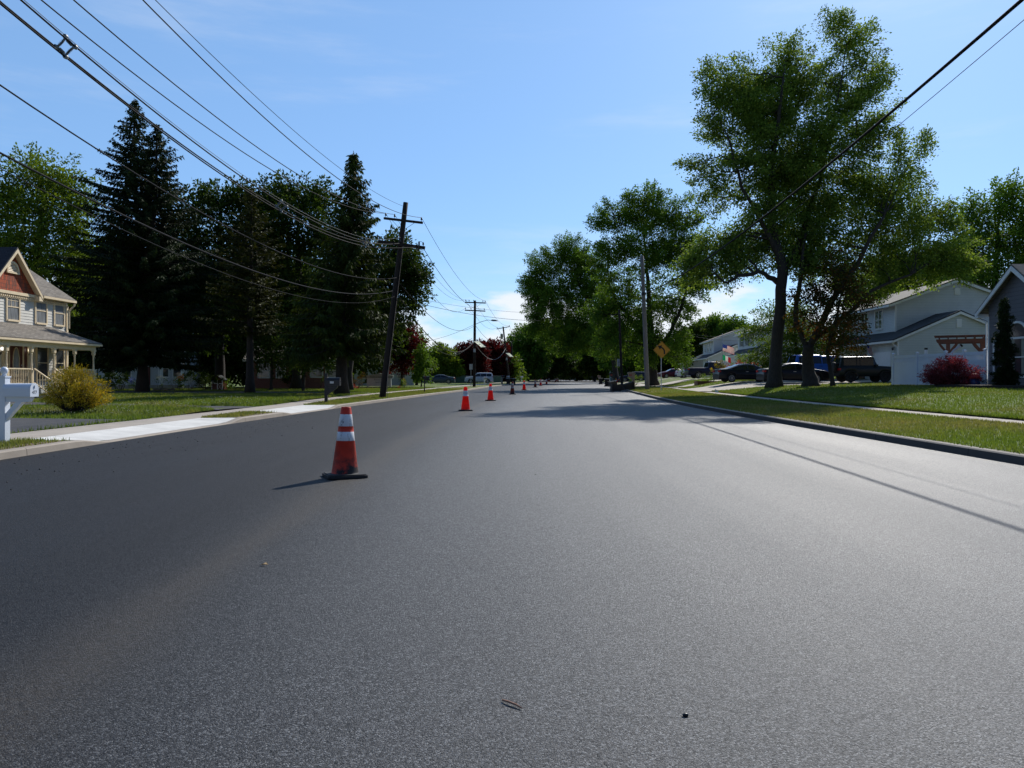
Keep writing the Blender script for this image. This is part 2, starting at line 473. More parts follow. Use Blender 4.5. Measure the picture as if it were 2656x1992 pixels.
M['steel_dark'] = mat('dark_steel', (0.06, 0.06, 0.065), 0.5, 0.2, 9, metal=0.5)
M['porcelain'] = mat('brown_porcelain', (0.06, 0.045, 0.04), 0.2, 0.1, 9)
M['poly_gray'] = mat('grey_polymer', (0.20, 0.23, 0.26), 0.45, 0.1, 20)
M['black_rubber'] = mat('black_rubber', (0.022, 0.022, 0.023), 0.8, 0.3, 20, bump=0.2, grime=(0.07, 0.065, 0.06))
M['black_cable'] = mat('black_cable', (0.008, 0.008, 0.009), 0.8, 0.2, 20, spec=0.15)
M['alu_cable'] = mat('aluminium_cable', (0.14, 0.14, 0.14), 0.7, 0.2, 20, spec=0.3)
M['gray_cable'] = mat('grey_cable', (0.032, 0.032, 0.035), 0.9, 0.2, 20, spec=0.08)
M['black_plastic'] = mat('black_plastic', (0.012, 0.012, 0.014), 0.4, 0.2, 10)
M['black_gloss'] = mat('black_painted_wood', (0.010, 0.010, 0.014), 0.35, 0.2, 10)
M['tan_plastic'] = mat('tan_plastic', (0.36, 0.25, 0.165), 0.55, 0.1, 5)
M['teal_plastic'] = mat('dark_blue_plastic', (0.02, 0.035, 0.05), 0.45, 0.1, 5)
M['red'] = mat('red_plastic', (0.42, 0.03, 0.025), 0.45, 0.1, 6)
M['ink'] = mat('black_ink', (0.012, 0.012, 0.012), 0.6)
M['sign_yellow'] = mat('sign_yellow', (0.50, 0.23, 0.01), 0.4, 0.06, 6)
M['sign_back'] = mat('sign_aluminium', (0.45, 0.46, 0.47), 0.5, 0.1, 6, metal=0.3)
M['sign_board'] = mat('pale_sign_board', (0.46, 0.48, 0.44), 0.55, 0.06, 4)
M['sign_header'] = mat('sage_sign_header', (0.25, 0.27, 0.22), 0.55, 0.06, 4)
M['letters'] = mat('dark_green_letters', (0.02, 0.03, 0.025), 0.5)
M['pergola'] = mat('stained_timber', (0.17, 0.06, 0.032), 0.6, 0.25, 6, stretch=(1, 1, 4))
M['panel_back'] = leaf_mat('white_panel_backsheet', [(0.78, 0.81, 0.85), (0.80, 0.83, 0.88)], 0.6, (1, 1, 1.02))
def cone_mat(name, orange, white, bands, dirt, translucent=0.25):
    """bands: list of (z0, z1) in metres that carry white reflective sheeting"""
    t = NT(name); p = t.P(kind='obj'); z = t.sep(p)[2]
    f = None
    for a, b in bands:
        q = t.math('MULTIPLY', t.math('GREATER_THAN', z, a), t.math('LESS_THAN', z, b))
        f = q if f is None else t.math('MAXIMUM', f, q)
    n = t.noise(p, 9, 6, 0.7); n2 = t.noise(t.P((22, 22, 1.2), 'obj'), 1.0, 5, 0.75); n3 = t.noise(p, 60, 4, 0.7)
    oc = t.mix(t.rng(n, 0.35, 0.7, 0, 0.4), orange, tuple(q * 0.7 for q in orange))
    # scuffs of black rubber: heavy low down on one side, thin vertical scratches on the sheeting
    lowb = t.math('MULTIPLY', t.rng(z, 0.03, 0.46, 1.25, 0.0, True), dirt)
    sm = t.math('MULTIPLY', t.rng(t.math('ADD', t.noise(p, 4.5, 5, 0.6), t.math('MULTIPLY', n3, 0.25)), 0.48, 0.70, 0, 1, True), lowb)
    oc = t.mix(sm, oc, (0.02, 0.014, 0.014))
    sc = t.math('MULTIPLY', t.rng(n2, 0.52, 0.62, 0, 1), dirt)
    sc = t.math('MULTIPLY', sc, t.rng(n3, 0.45, 0.6, 0, 1))
    wc = t.mix(t.math('MULTIPLY', t.rng(n, 0.3, 0.75, 0, 0.35), dirt), white, (0.45, 0.43, 0.42))
    wc = t.mix(t.math('MULTIPLY', sc, 0.9), wc, (0.035, 0.03, 0.03))
    c = t.mix(f, oc, wc)
    t.set(c, t.rng(f, 0, 1, 0.55, 0.35), 0.35, normal=t.bump(n3, 0.15, 0.004))
    tr = t.node('ShaderNodeBsdfTranslucent'); t.l.new(t.mix(1, c, (1.3, 0.6, 0.6), 'MULTIPLY'), tr.inputs['Color'])
    ms = t.node('ShaderNodeMixShader'); t.put(ms.inputs[0], t.math('MULTIPLY', t.math('SUBTRACT', 1.0, f), translucent))
    t.l.new(t.b.outputs[0], ms.inputs[1]); t.l.new(tr.outputs[0], ms.inputs[2]); t.l.new(ms.outputs[0], t.o.inputs[0])
    return t.m
M['leaf_maple'] = leaf_mat('maple_leaves', [(0.0512, 0.1067, 0.0174), (0.0894, 0.1727, 0.0218), (0.1405, 0.2337, 0.0328)], 0.34)
M['leaf_silver'] = leaf_mat('silver_maple_leaves', [(0.0765, 0.1353, 0.0286), (0.1323, 0.2114, 0.0382), (0.2206, 0.2958, 0.0763)], 0.42)
M['leaf_locust'] = leaf_mat('locust_leaves', [(0.0608, 0.1069, 0.0144), (0.1054, 0.1652, 0.0202), (0.1638, 0.2236, 0.0288)], 0.34)
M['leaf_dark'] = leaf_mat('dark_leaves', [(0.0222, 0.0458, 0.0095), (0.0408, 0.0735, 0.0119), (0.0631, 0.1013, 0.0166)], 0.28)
M['leaf_bright'] = leaf_mat('bright_leaves', [(0.0607, 0.1148, 0.0162), (0.0945, 0.1620, 0.0216), (0.1350, 0.1890, 0.0270)], 0.4)
M['leaf_red'] = leaf_mat('crimson_leaves', [(0.0360, 0.0084, 0.0108), (0.0624, 0.0132, 0.0156), (0.0900, 0.0204, 0.0180)], 0.3, (1.9, 0.6, 0.5))
M['leaf_laceleaf'] = leaf_mat('laceleaf_leaves', [(0.1521, 0.0343, 0.0468), (0.2535, 0.0546, 0.0702), (0.3549, 0.1092, 0.1170)], 0.35, (1.7, 0.6, 0.6))
M['leaf_copper'] = leaf_mat('copper_leaves', [(0.05, 0.05, 0.014), (0.12, 0.05, 0.018), (0.04, 0.065, 0.015), (0.035, 0.06, 0.014)], 0.32, (1.6, 1.1, 0.45))
M['leaf_gold'] = leaf_mat('gold_threadleaf', [(0.3187, 0.2550, 0.0243), (0.5419, 0.3825, 0.0405), (0.1913, 0.2072, 0.0270), (0.6375, 0.4304, 0.0540)], 0.28, (1.3, 1.15, 0.5))
M['leaf_spruce'] = leaf_mat('spruce_needles', [(0.0120, 0.0230, 0.0093), (0.0192, 0.0345, 0.0119), (0.0312, 0.0483, 0.0153)], 0.12)
M['leaf_spruce2'] = leaf_mat('norway_spruce_needles', [(0.0240, 0.0403, 0.0086), (0.0390, 0.0605, 0.0115), (0.0600, 0.0835, 0.0154)], 0.16)
M['leaf_cedar'] = leaf_mat('cedar_sprays', [(0.0225, 0.0314, 0.0090), (0.0394, 0.0459, 0.0117), (0.0563, 0.0580, 0.0162)], 0.16)
M['flower_white'] = leaf_mat('white_petals', [(0.6, 0.6, 0.55), (0.75, 0.75, 0.7)], 0.3, (1, 1, 1))
M['flower_blue'] = leaf_mat('blue_petals', [(0.10, 0.14, 0.45), (0.2, 0.26, 0.6)], 0.3, (1, 1, 1.2))
M['flower_orange'] = leaf_mat('orange_petals', [(0.6, 0.2, 0.02), (0.7, 0.35, 0.04)], 0.3, (1.2, 1, .6))
M['flower_red'] = leaf_mat('red_petals', [(0.5, 0.03, 0.02), (0.55, 0.1, 0.06)], 0.3, (1.2, .6, .6))
# ------------------------------------------------------------------ lie of the land
YG = np.arange(-14, 341, 1.0)
def _sm(pts):
    a = np.interp(YG, [p[0] for p in pts], [p[1] for p in pts])
    for _ in range(2):
        a = np.convolve(np.pad(a, 4, mode='edge'), np.ones(9) / 9, mode='valid')
    return a
_XR = _sm([(-14,7.6),(10,7.5),(18,7.4),(24,7.38),(33,7.6),(42,8.2),(62,9.8),(90,12.2),(115,14.8),(176,21),(210,24.5),(240,25.5),(280,23),(340,12)])
_XL = _sm([(-14,-7.95),(14,-7.98),(19,-7.75),(24,-7.5),(30,-7.1),(44,-6.05),(56,-5.0),(62,-4.3),(86,-2.7),(95,-1.9),(118,0.1),(159,3.4),(176,5.0),(210,8.4),(240,9.5),(280,7.0),(340,-4)])
def xr(y): return np.interp(y, YG, _XR)
def xl(y): return np.interp(y, YG, _XL)
def xc(y): return np.interp(y, [-14, 5.4, 9.4, 28, 39.5, 52.6, 68.7, 85.7, 101, 118, 160, 340], [-1.6, -2.0, -2.15, -1.75, -1.16, 0, 1.12, 2.7, 3.93, 5.55, 10.5, 14])
def ss(t):
    t = np.clip(t, 0, 1); return t * t * (3 - 2 * t)
APR = [(14.3, 20.0), (24.9, 29.3)]
def kerb_h(y):
    h = np.full_like(np.asarray(y, float), 0.125)
    for a, b in APR:
        h = np.where((y > a - 0.8) & (y < b + 0.8), np.minimum(h, 0.025 + 0.1 * np.clip(np.maximum(a - y, y - b) / 0.8, 0, 1)), h)
    return h
def zr(s, y):
    """height of the land right of the right kerb, s metres behind it"""
    z = np.interp(s, [0, 3.6, 4.8, 9, 12, 15, 25], [.13, .24, .27, .60, .70, .77, .95])
    return z + 0.35 * ss((np.asarray(y, float) - 44) / 26) * ss((np.asarray(s, float) - 5) / 4)
def walk0(y): return np.interp(y, [20, 30, 36, 46, 60, 340], [1.2, 1.5, 2.2, 2.9, 3.2, 3.2])
def zl(x, y):
    """height of the land left of the road (a low mound on the grass island)"""
    x = np.asarray(x, float); y = np.asarray(y, float)
    return 0.12 + 0.13 * np.exp(-(((x + 14.5) / 4.5) ** 4 + ((y - 24.6) / 2.0) ** 4)) + 0.10 * np.exp(-(((x + 22) / 12) ** 4 + ((y - 36.5) / 4.6) ** 4))
def land(x, y):
    if x > xr(y): return float(zr(x - xr(y), y))
    if x < xl(y): return float(zl(x, y))
    return 0.0
def on_ground(px, py, lo=6.0, hi=400.0):
    """where the sight line through a point of the photo meets the land"""
    d = lo
    while d < hi:
        if EYE - (py - PCY) / FPX * d <= land(X(px, d), d): break
        d += 0.1
    return Vector((X(px, d), d, land(X(px, d), d)))
def stand(px, d):
    x = X(px, d); return Vector((x, d, land(x, d)))

def sheet(name, ys, cols, zfun, m, kind='structure', uv=None, part=None):
    """a strip of ground: for each y the listed x positions (functions of y)"""
    n, k = len(ys), len(cols)
    Xs = np.array([[c(y) for c in cols] for y in ys]); Ys = np.repeat(np.array(ys)[:, None], k, 1)
    Zs = np.array([[zfun(Xs[i, j], Ys[i, j]) for j in range(k)] for i in range(n)], float)
    V = np.stack([Xs, Ys, Zs], 2).reshape(-1, 3)
    F = np.array([[i * k + j, i * k + j + 1, (i + 1) * k + j + 1, (i + 1) * k + j] for i in range(n - 1) for j in range(k - 1)])
    if Xs[0, 1] < Xs[0, 0]: F = F[:, ::-1]
    o = np_mesh(name, V, F, m, smooth=True)
    if kind: o['kind'] = kind
    if uv is not None:
        lay = o.data.uv_layers.new(name='UVMap'); idx = F.ravel()
        lay.data.foreach_set('uv', np.stack([uv(V[idx, 0], V[idx, 1]), V[idx, 1]], 1).astype(np.float32).ravel())
    return o
# one sheet of ground to the horizon
g = MB(); g.quad((-3000, -600, -0.06), (3000, -600, -0.06), (3000, 3500, -0.06), (-3000, 3500, -0.06))
tag(g.build('ground', M['lawn']), kind='structure')
RY = list(np.arange(-14, 60, 1.0)) + list(np.arange(60, 341, 4.0))
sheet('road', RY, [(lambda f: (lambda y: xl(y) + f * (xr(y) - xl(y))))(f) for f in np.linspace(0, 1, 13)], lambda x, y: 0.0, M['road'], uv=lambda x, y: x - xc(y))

def kerb(name, xf, side, hf, ys, m):
    b = MB()
    w = 0.17
    rows = []
    for y in ys:
        h = float(hf(y)); x0 = float(xf(y))
        rows.append([(x0, y, -0.05), (x0 + side * 0.012, y, h - 0.02), (x0 + side * 0.035, y, h), (x0 + side * w, y, h + 0.004), (x0 + side * w, y, -0.05)])
    for r0, r1 in zip(rows[:-1], rows[1:]):
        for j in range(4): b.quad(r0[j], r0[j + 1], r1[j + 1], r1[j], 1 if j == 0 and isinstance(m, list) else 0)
    o = b.build(name, m); o['kind'] = 'structure'
KY = list(np.arange(-14, 70, 0.4)) + list(np.arange(70, 341, 3.0))
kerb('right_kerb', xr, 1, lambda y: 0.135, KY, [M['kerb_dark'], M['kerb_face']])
kerb('left_kerb', xl, -1, kerb_h, KY, M['kerb'])
# right side: verge, footpath, lawns
sheet('right_verge', RY, [(lambda s: (lambda y: xr(y) + s))(s) for s in (0.165, 1.2, 2.4, 3.6)], lambda x, y: zr(x - xr(y), y), M['lawn_dry'])
sheet('right_footpath', RY, [(lambda s: (lambda y: xr(y) + s))(s) for s in (3.55, 4.85)], lambda x, y: zr(x - xr(y), y) - 0.035, M['old_concrete'])
sheet('right_lawn', RY, [(lambda s: (lambda y: xr(y) + s))(s) for s in (4.8, 5.5, 6.5, 7.5, 9, 10.5, 12, 15, 20, 25, 60, 140)], lambda x, y: zr(x - xr(y), y), M['lawn'])
DW = [(50.2, 60.3, 3.0), (66, 70, 3.0), (80, 88, 3), (108, 114, 3)]   # driveways on the right: y from, y to
for a, b_, s0 in DW:
    sheet('right_driveway', list(np.linspace(a, b_, 14)), [(lambda s: (lambda y: xr(y) + s))(s) for s in (0.17, 2, 3.6, 4.8, 6, 7.5, 9, 10.5, 12, 15, 19)], lambda x, y: zr(x - xr(y), y) + 0.012, M['old_concrete'])
# left side
for i, (a, b_) in enumerate(((-14, 13.5), (20.8, 24.1), (30.1, 340))):
    ys = sorted(set([a, b_] + [y for y in RY if a < y < b_] + ([a + .5, b_ - .5])))
    sheet('left_verge', ys, [lambda y: xl(y) - 0.168, lambda y: xl(y) - 0.6 * walk0(y), lambda y: xl(y) - walk0(y)], lambda x, y: 0.12, M['lawn_dry'])
for a, b_ in APR:
    ys = list(np.linspace(a - 0.8, b_ + 0.8, 12))
    sheet('driveway_apron', ys, [lambda y: xl(y) - 0.168, lambda y: xl(y) - 0.7, lambda y: xl(y) - walk0(y)],
          lambda x, y: float(kerb_h(np.array(y))) + (0.118 - float(kerb_h(np.array(y)))) * min(1, max(0, (xl(y) - x - 0.17) / (walk0(y) - 0.17))), M['new_concrete'])
sheet('left_footpath', RY, [lambda y: xl(y) - walk0(y) + 0.0, lambda y: xl(y) - walk0(y) - 1.25], lambda x, y: 0.119, M['old_concrete'])
LY = list(np.arange(-14, 60, 0.8)) + list(np.arange(60, 341, 5.0))
sheet('left_lawn', LY, [(lambda s: (lambda y: xl(y) - walk0(y) - s))(s) for s in (1.25, 1.9, 2.6, 3.4, 4.2, 5, 6, 7, 8.5, 10, 12, 15, 18, 22, 27, 33, 60, 160)], lambda x, y: zl(x, y), M['lawn'])
def band(name, line, m, lift=0.008):
    """a driveway: list of (x0, x1, y0a, y1a) cross sections -> strip along x"""
    V, F = [], []
    n = 7
    for (x, y0, y1) in line:
        for j in range(n):
            y = y0 + (y1 - y0) * j / (n - 1); V.append((x, y, float(zl(x, y)) + lift))
    for i in range(len(line) - 1):
        for j in range(n - 1): F.append((i * n + j, i * n + j + 1, (i + 1) * n + j + 1, (i + 1) * n + j))
    o = np_mesh(name, V, np.array(F), m, smooth=True); o['kind'] = 'structure'
DRV = {'a': [(-10.35, 14.0, 19.9), (-12, 14.0, 20.2), (-15, 14, 20.8), (-19, 14, 21.6), (-24, 13.5, 22.5)],
       'b': [(-9.9, 24.6, 28.4), (-11, 25.6, 28.7), (-12.5, 26.9, 29.2), (-15, 27.6, 30.2), (-18, 28.0, 31.2), (-22.0, 28.4, 32.2)],
       'c': [(-9.8, 50, 53), (-13, 50, 54), (-18, 50, 56), (-30, 50, 58), (-36, 51, 58)]}
for k, ln in DRV.items(): band('left_driveway', ln, M['old_asphalt'])
def in_drive(x, y):
    out = np.zeros(x.shape, bool)
    for ln in DRV.values():
        xs = [-p[0] for p in ln]
        a = np.interp(-x, xs, [p[1] for p in ln]); b_ = np.interp(-x, xs, [p[2] for p in ln])
        out |= (-x > xs[0]) & (-x < xs[-1]) & (y > a - 0.03) & (y < b_ + 0.03)
    return out
# ------------------------------------------------------------------ grass blades (stuff)
def blades(name, x, y, z, hmin, hmax, m, seed, lean=0.5):
    rg = np.random.default_rng(seed); n = len(x)
    h = rg.uniform(hmin, hmax, n); w = 0.0035 + 0.00045 * y
    a = rg.uniform(0, 2 * math.pi, n); l = rg.uniform(0.1, lean, n) * h
    b = rg.uniform(0, 2 * math.pi, n)
    p = np.stack([x, y, z], 1)
    sd = np.stack([np.cos(a) * w, np.sin(a) * w, np.zeros(n)], 1)
    tip = p + np.stack([np.cos(b) * l, np.sin(b) * l, h], 1)
    V = np.stack([p - sd, p + sd, tip], 1).reshape(-1, 3)
    F = np.arange(3 * n).reshape(-1, 3)
    return tag(np_mesh(name, V, F, m), kind='stuff')
rg = np.random.default_rng(5)
def ylog(n, a, b): return np.exp(rg.uniform(math.log(a), math.log(b), n))
y = ylog(70000, 8, 75); s = rg.uniform(0.13, 3.62, 70000) ; 
edge = rg.random(70000) < 0.12; s = np.where(edge, 3.6 - np.abs(rg.normal(0, .06, 70000)), s)
blades('verge_grass', xr(y) + s, y, zr(s, y), 0.03, 0.085, M['blade_dry'], 1)
y = ylog(130000, 11, 85); s = 4.8 + 19 * rg.random(130000) ** 1.35
edge = rg.random(130000) < 0.10; s = np.where(edge, 4.8 + np.abs(rg.normal(0, .12, 130000)), s)
k = np.ones(len(y), bool)
for a, b_, _ in DW: k &= ~((y > a) & (y < b_))
blades('lawn_grass', (xr(y) + s)[k], y[k], zr(s, y)[k], 0.03, 0.09, M['blade'], 2)
y = ylog(40000, 9, 70); s = 0.17 + (walk0(y) - 0.17) * rg.random(40000)
k = np.ones(len(y), bool)
for a, b_ in APR: k &= ~((y > a - 0.85) & (y < b_ + 0.85))
bare = (s < 0.55) & (rg.random(40000) < 0.75); k &= ~bare
blades('verge_grass', (xl(y) - s)[k], y[k], np.full(k.sum(), 0.12), 0.03, 0.09, M['blade_dry'], 3)
y = ylog(170000, 12, 75); s = walk0(y) + 1.25 + 26 * rg.random(170000) ** 1.3
x = xl(y) - s; k = ~in_drive(x, y) & ~((x < -22.2) & (y > 26) & (y < 42))
blades('lawn_grass', x[k], y[k], zl(x, y)[k], 0.05, 0.14, M['blade'], 4)
# white clover heads in the left lawn
n = 2600; y = rg.uniform(21, 36, n); x = -10 - 14 * rg.random(n); k = ~in_drive(x, y) & (np.sin(x * 1.3) + np.sin(y * 1.7 + x * .4) > -0.5)
x, y = x[k], y[k]; n = len(x); z = zl(x, y) + rg.uniform(0.08, 0.15, n); r = rg.uniform(0.007, 0.014, n)
P = np.stack([x, y, z], 1); Z0 = np.zeros(n)
V = np.stack([P + np.stack([r, Z0, Z0], 1), P + np.stack([Z0, r, Z0], 1), P - np.stack([r, Z0, Z0], 1), P - np.stack([Z0, r, Z0], 1), P + np.stack([Z0, Z0, r], 1), P - np.stack([Z0, Z0, r], 1)], 1).reshape(-1, 3)
base = np.arange(n)[:, None, None] * 6
F = (base + np.array([[0,1,4],[1,2,4],[2,3,4],[3,0,4],[1,0,5],[2,1,5],[3,2,5],[0,3,5]])[None]).reshape(-1, 3)
tag(np_mesh('clover_flowers', V, F, M['flower_white']), kind='stuff')
# bare soil strips behind the left kerb
for a, b_ in ((8, 13.4), (20.9, 24)):
    sheet('bare_soil', list(np.linspace(a, b_, 14)), [lambda y: xl(y) - 0.171, lambda y: xl(y) - 0.45 - 0.1 * math.sin(y * 3.1)], lambda x, y: 0.126, M['soil'])
# crumbs of asphalt lying loose on the new surface
n = 300; y = ylog(n, 6, 30); x = xl(y) + np.abs(rg.normal(0, 1.1, n)) + 0.2; x2 = rg.uniform(-2, 7, n); far = rg.random(n) < 0.03; x = np.where(far, x2, x)
r = rg.uniform(0.004, 0.016, n); P = np.stack([x, y, r * 0.6], 1)
J = rg.uniform(0.6, 1.3, (n, 6)); D = np.array([[1,0,0],[0,1,0],[-1,0,0],[0,-1,0],[0,0,.8],[0,0,-.8]])
V = (P[:, None] + D[None] * (r[:, None] * J)[:, :, None]).reshape(-1, 3)
base = np.arange(n)[:, None, None] * 6
F = (base + np.array([[0,1,4],[1,2,4],[2,3,4],[3,0,4],[1,0,5],[2,1,5],[3,2,5],[0,3,5]])[None]).reshape(-1, 3)
tag(np_mesh('asphalt_crumbs', V, F, M['black_plastic']), kind='stuff')

# ------------------------------------------------------------------ trees
def leaf_cards(C, out, n_per, spread, size, rg, up=0.5, droop=0.25, aspect=0.55):
    """kite-shaped leaves scattered round cluster centres C"""
    N = len(C) * n_per
    sp = np.array(spread if hasattr(spread, '__len__') else (spread, spread, spread * 0.62))
    off = rg.normal(0, 1, (N, 3)); 
    O = np.repeat(out, n_per, 0)
    q = rg.uniform(-0.7, 1.35, N)[:, None]           # tufts run out along the twig and taper to its tip
    P = np.repeat(C, n_per, 0) + off * sp * (0.78 - 0.38 * q.clip(0, 1.35)) + O * q * sp[0] * 1.5
    a = O * 0.6 + off * 0.45 + rg.normal(0, 0.6, (N, 3)); a[:, 2] -= droop
    a /= np.linalg.norm(a, axis=1)[:, None] + 1e-9
    u = rg.normal(0, 0.55, (N, 3)); u[:, 2] += up
    sd = np.cross(a, u); sd /= np.linalg.norm(sd, axis=1)[:, None] + 1e-9
    L = size * rg.uniform(0.6, 1.35, N)[:, None]; W = L * aspect
    m = P + a * L * 0.45
    V = np.stack([P, m + sd * W * 0.5, P + a * L, m - sd * W * 0.5], 1).reshape(-1, 3)
    return V, np.arange(4 * N).reshape(-1, 4)
def bez(a, b, c, n):
    t = np.linspace(0, 1, n)[:, None]
    return (1 - t) ** 2 * a + 2 * t * (1 - t) * b + t * t * c
def trunk_flare(pts, rad):
    return pts, rad
def tree(name, label, base, d, blobs, trunk, leaf, bark='bark', size=0.16, n_per=42, dens=1.0, spread=0.5, seed=1, cat='tree', group=None, limbs=True, up=0.5, droop=0.25, yscale=1.0, twig=0.018, forks=None, aspect=0.55, shell=2.4, back=None):
    """blobs: (x, y, rx, ry[, dy]) measured on the survey, at distance d; trunk: list of (x, y, radius m)"""
    rg = np.random.default_rng(seed); n_per = int(n_per * 2.1); size *= 1.32; spread = np.array(spread if hasattr(spread, '__len__') else (spread, spread, spread * 0.66)) * 1.12
    base = Vector(base); B0 = np.array(base); d = base.y
    t = thing(name, label, cat, base, 0, group)
    tp = np.array([(X(px * K, d), base.y + 0.35 * math.sin(i * 1.7) * (i > 0), Z(py * K, d)) for i, (px, py, r) in enumerate(trunk)])
    tp[0] = B0; tp[0, 2] -= 0.15
    tr = np.array([r for _, _, r in trunk])
    # resample the trunk smoothly
    s = np.linspace(0, 1, len(tp)); S = np.linspace(0, 1, max(10, len(tp) * 4))
    TP = np.stack([np.interp(S, s, tp[:, i]) for i in range(3)], 1); TR = np.interp(S, s, tr)
    TP[1:-1] += rg.normal(0, tr[0] * 0.06, (len(S) - 2, 3)) * np.array([1, 1, 0])
    fl = MB(base)
    TRf = TR * (1 + 0.55 * np.exp(-(TP[:, 2] - TP[0, 2]) / (tr[0] * 1.1)))
    fl.tube(TP, TRf, 12)
    for fk in (forks or []):
        fp = np.array([(X(px * K, d), base.y + dy, Z(py * K, d)) for px, py, r, dy in fk]); fr = [r for _, _, r, _ in fk]
        s = np.linspace(0, 1, len(fp)); S2 = np.linspace(0, 1, len(fp) * 3)
        FP = np.stack([np.interp(S2, s, fp[:, i]) for i in range(3)], 1); FR = np.interp(S2, s, fr)
        FP[1:-1] += rg.normal(0, 0.05, (len(S2) - 2, 3))
        fl.tube(FP, FR, 8)
        TP = np.concatenate([TP, FP]); TR = np.concatenate([TR, FR])
    Cs, Os = [], []
    br = MB(base)
    bs = []
    for bl in blobs:
        px, py, rx, ry = bl[:4]; dy = bl[4] if len(bl) > 4 else rg.uniform(-0.35, 0.35) * rx * K / FPX * d
        if back is not None: dy += back(px, py)
        e = d + dy
        bs.append((np.array([X(px * K, e), base.y + dy, Z(py * K, e)]), np.array([rx * K / FPX * e, rx * K / FPX * e * 0.95 * yscale, ry * K / FPX * e])))
    mid = np.mean([b[0] for b in bs], 0)
    for c, r in bs:
        vol = r[0] * r[1] * r[2]
        n = max(4, int(dens * 3.0 * (r[0] * r[2] + 0.4 * r[1] * r[0])))
        q = rg.normal(0, 1, (n, 3)); q /= np.linalg.norm(q, axis=1)[:, None]
        q *= (rg.random(n) ** (1 / shell))[:, None]
        C = c + q * r
        C = C[C[:, 2] > base.z + 0.15]
        if len(C) == 0: continue
        O = C - (c * 0.5 + mid * 0.5); O /= np.linalg.norm(O, axis=1)[:, None] + 1e-9
        Cs.append(C); Os.append(O)
        if limbs:
            # main limb from the trunk to the blob centre
            low = TP[TP[:, 2] < max(c[2] - 0.3 * r[2], TP[:, 2].min() + 0.3)]
            dist = np.linalg.norm(TP - c, axis=1) + np.where(TP[:, 2] > c[2], 3.0, 0.0)
            i0 = int(np.argmin(dist)); p0 = TP[i0]; r0 = min(TR[i0] * 0.6, 0.05 * np.linalg.norm(c - p0) + 0.03)
            hz = (p0 + c) / 2 + np.array([0, 0, 0.12 * np.linalg.norm(c - p0)])
            LP = bez(p0, hz, c, 9); LP[1:-1] += rg.normal(0, 0.06, (7, 3))
            br.tube(LP, np.linspace(r0, 0.35 * r0 + 0.008, 9), 6)
            for e in C[:: 2 if len(C) > 40 else 1]:
                j = 3 + int(np.argmin(np.linalg.norm(LP[3:] - e, axis=1)))
                a = LP[j]; h = (a + e) / 2 + rg.normal(0, 0.12, 3) + np.array([0, 0, 0.08])
                br.tube(bez(a, h, e, 5), np.linspace(twig + 0.012, twig * 0.4, 5), 4, caps=False)
    fl.build('trunk', M[bark], t, True)
    if limbs: br.build('branches', M[bark], t, True)
    C = np.concatenate(Cs); O = np.concatenate(Os)
    V, F = leaf_cards(C, O, n_per, spread, size, rg, up, droop, aspect)
    keep = V[:, 2].reshape(-1, 4).min(1) > base.z + 0.02
    F = F[keep]
    used, inv = np.unique(F.ravel(), return_inverse=True); V = V[used]; F = inv.reshape(-1, 4)
    np_mesh('crown', V - B0, F, M[leaf], t)
    return t
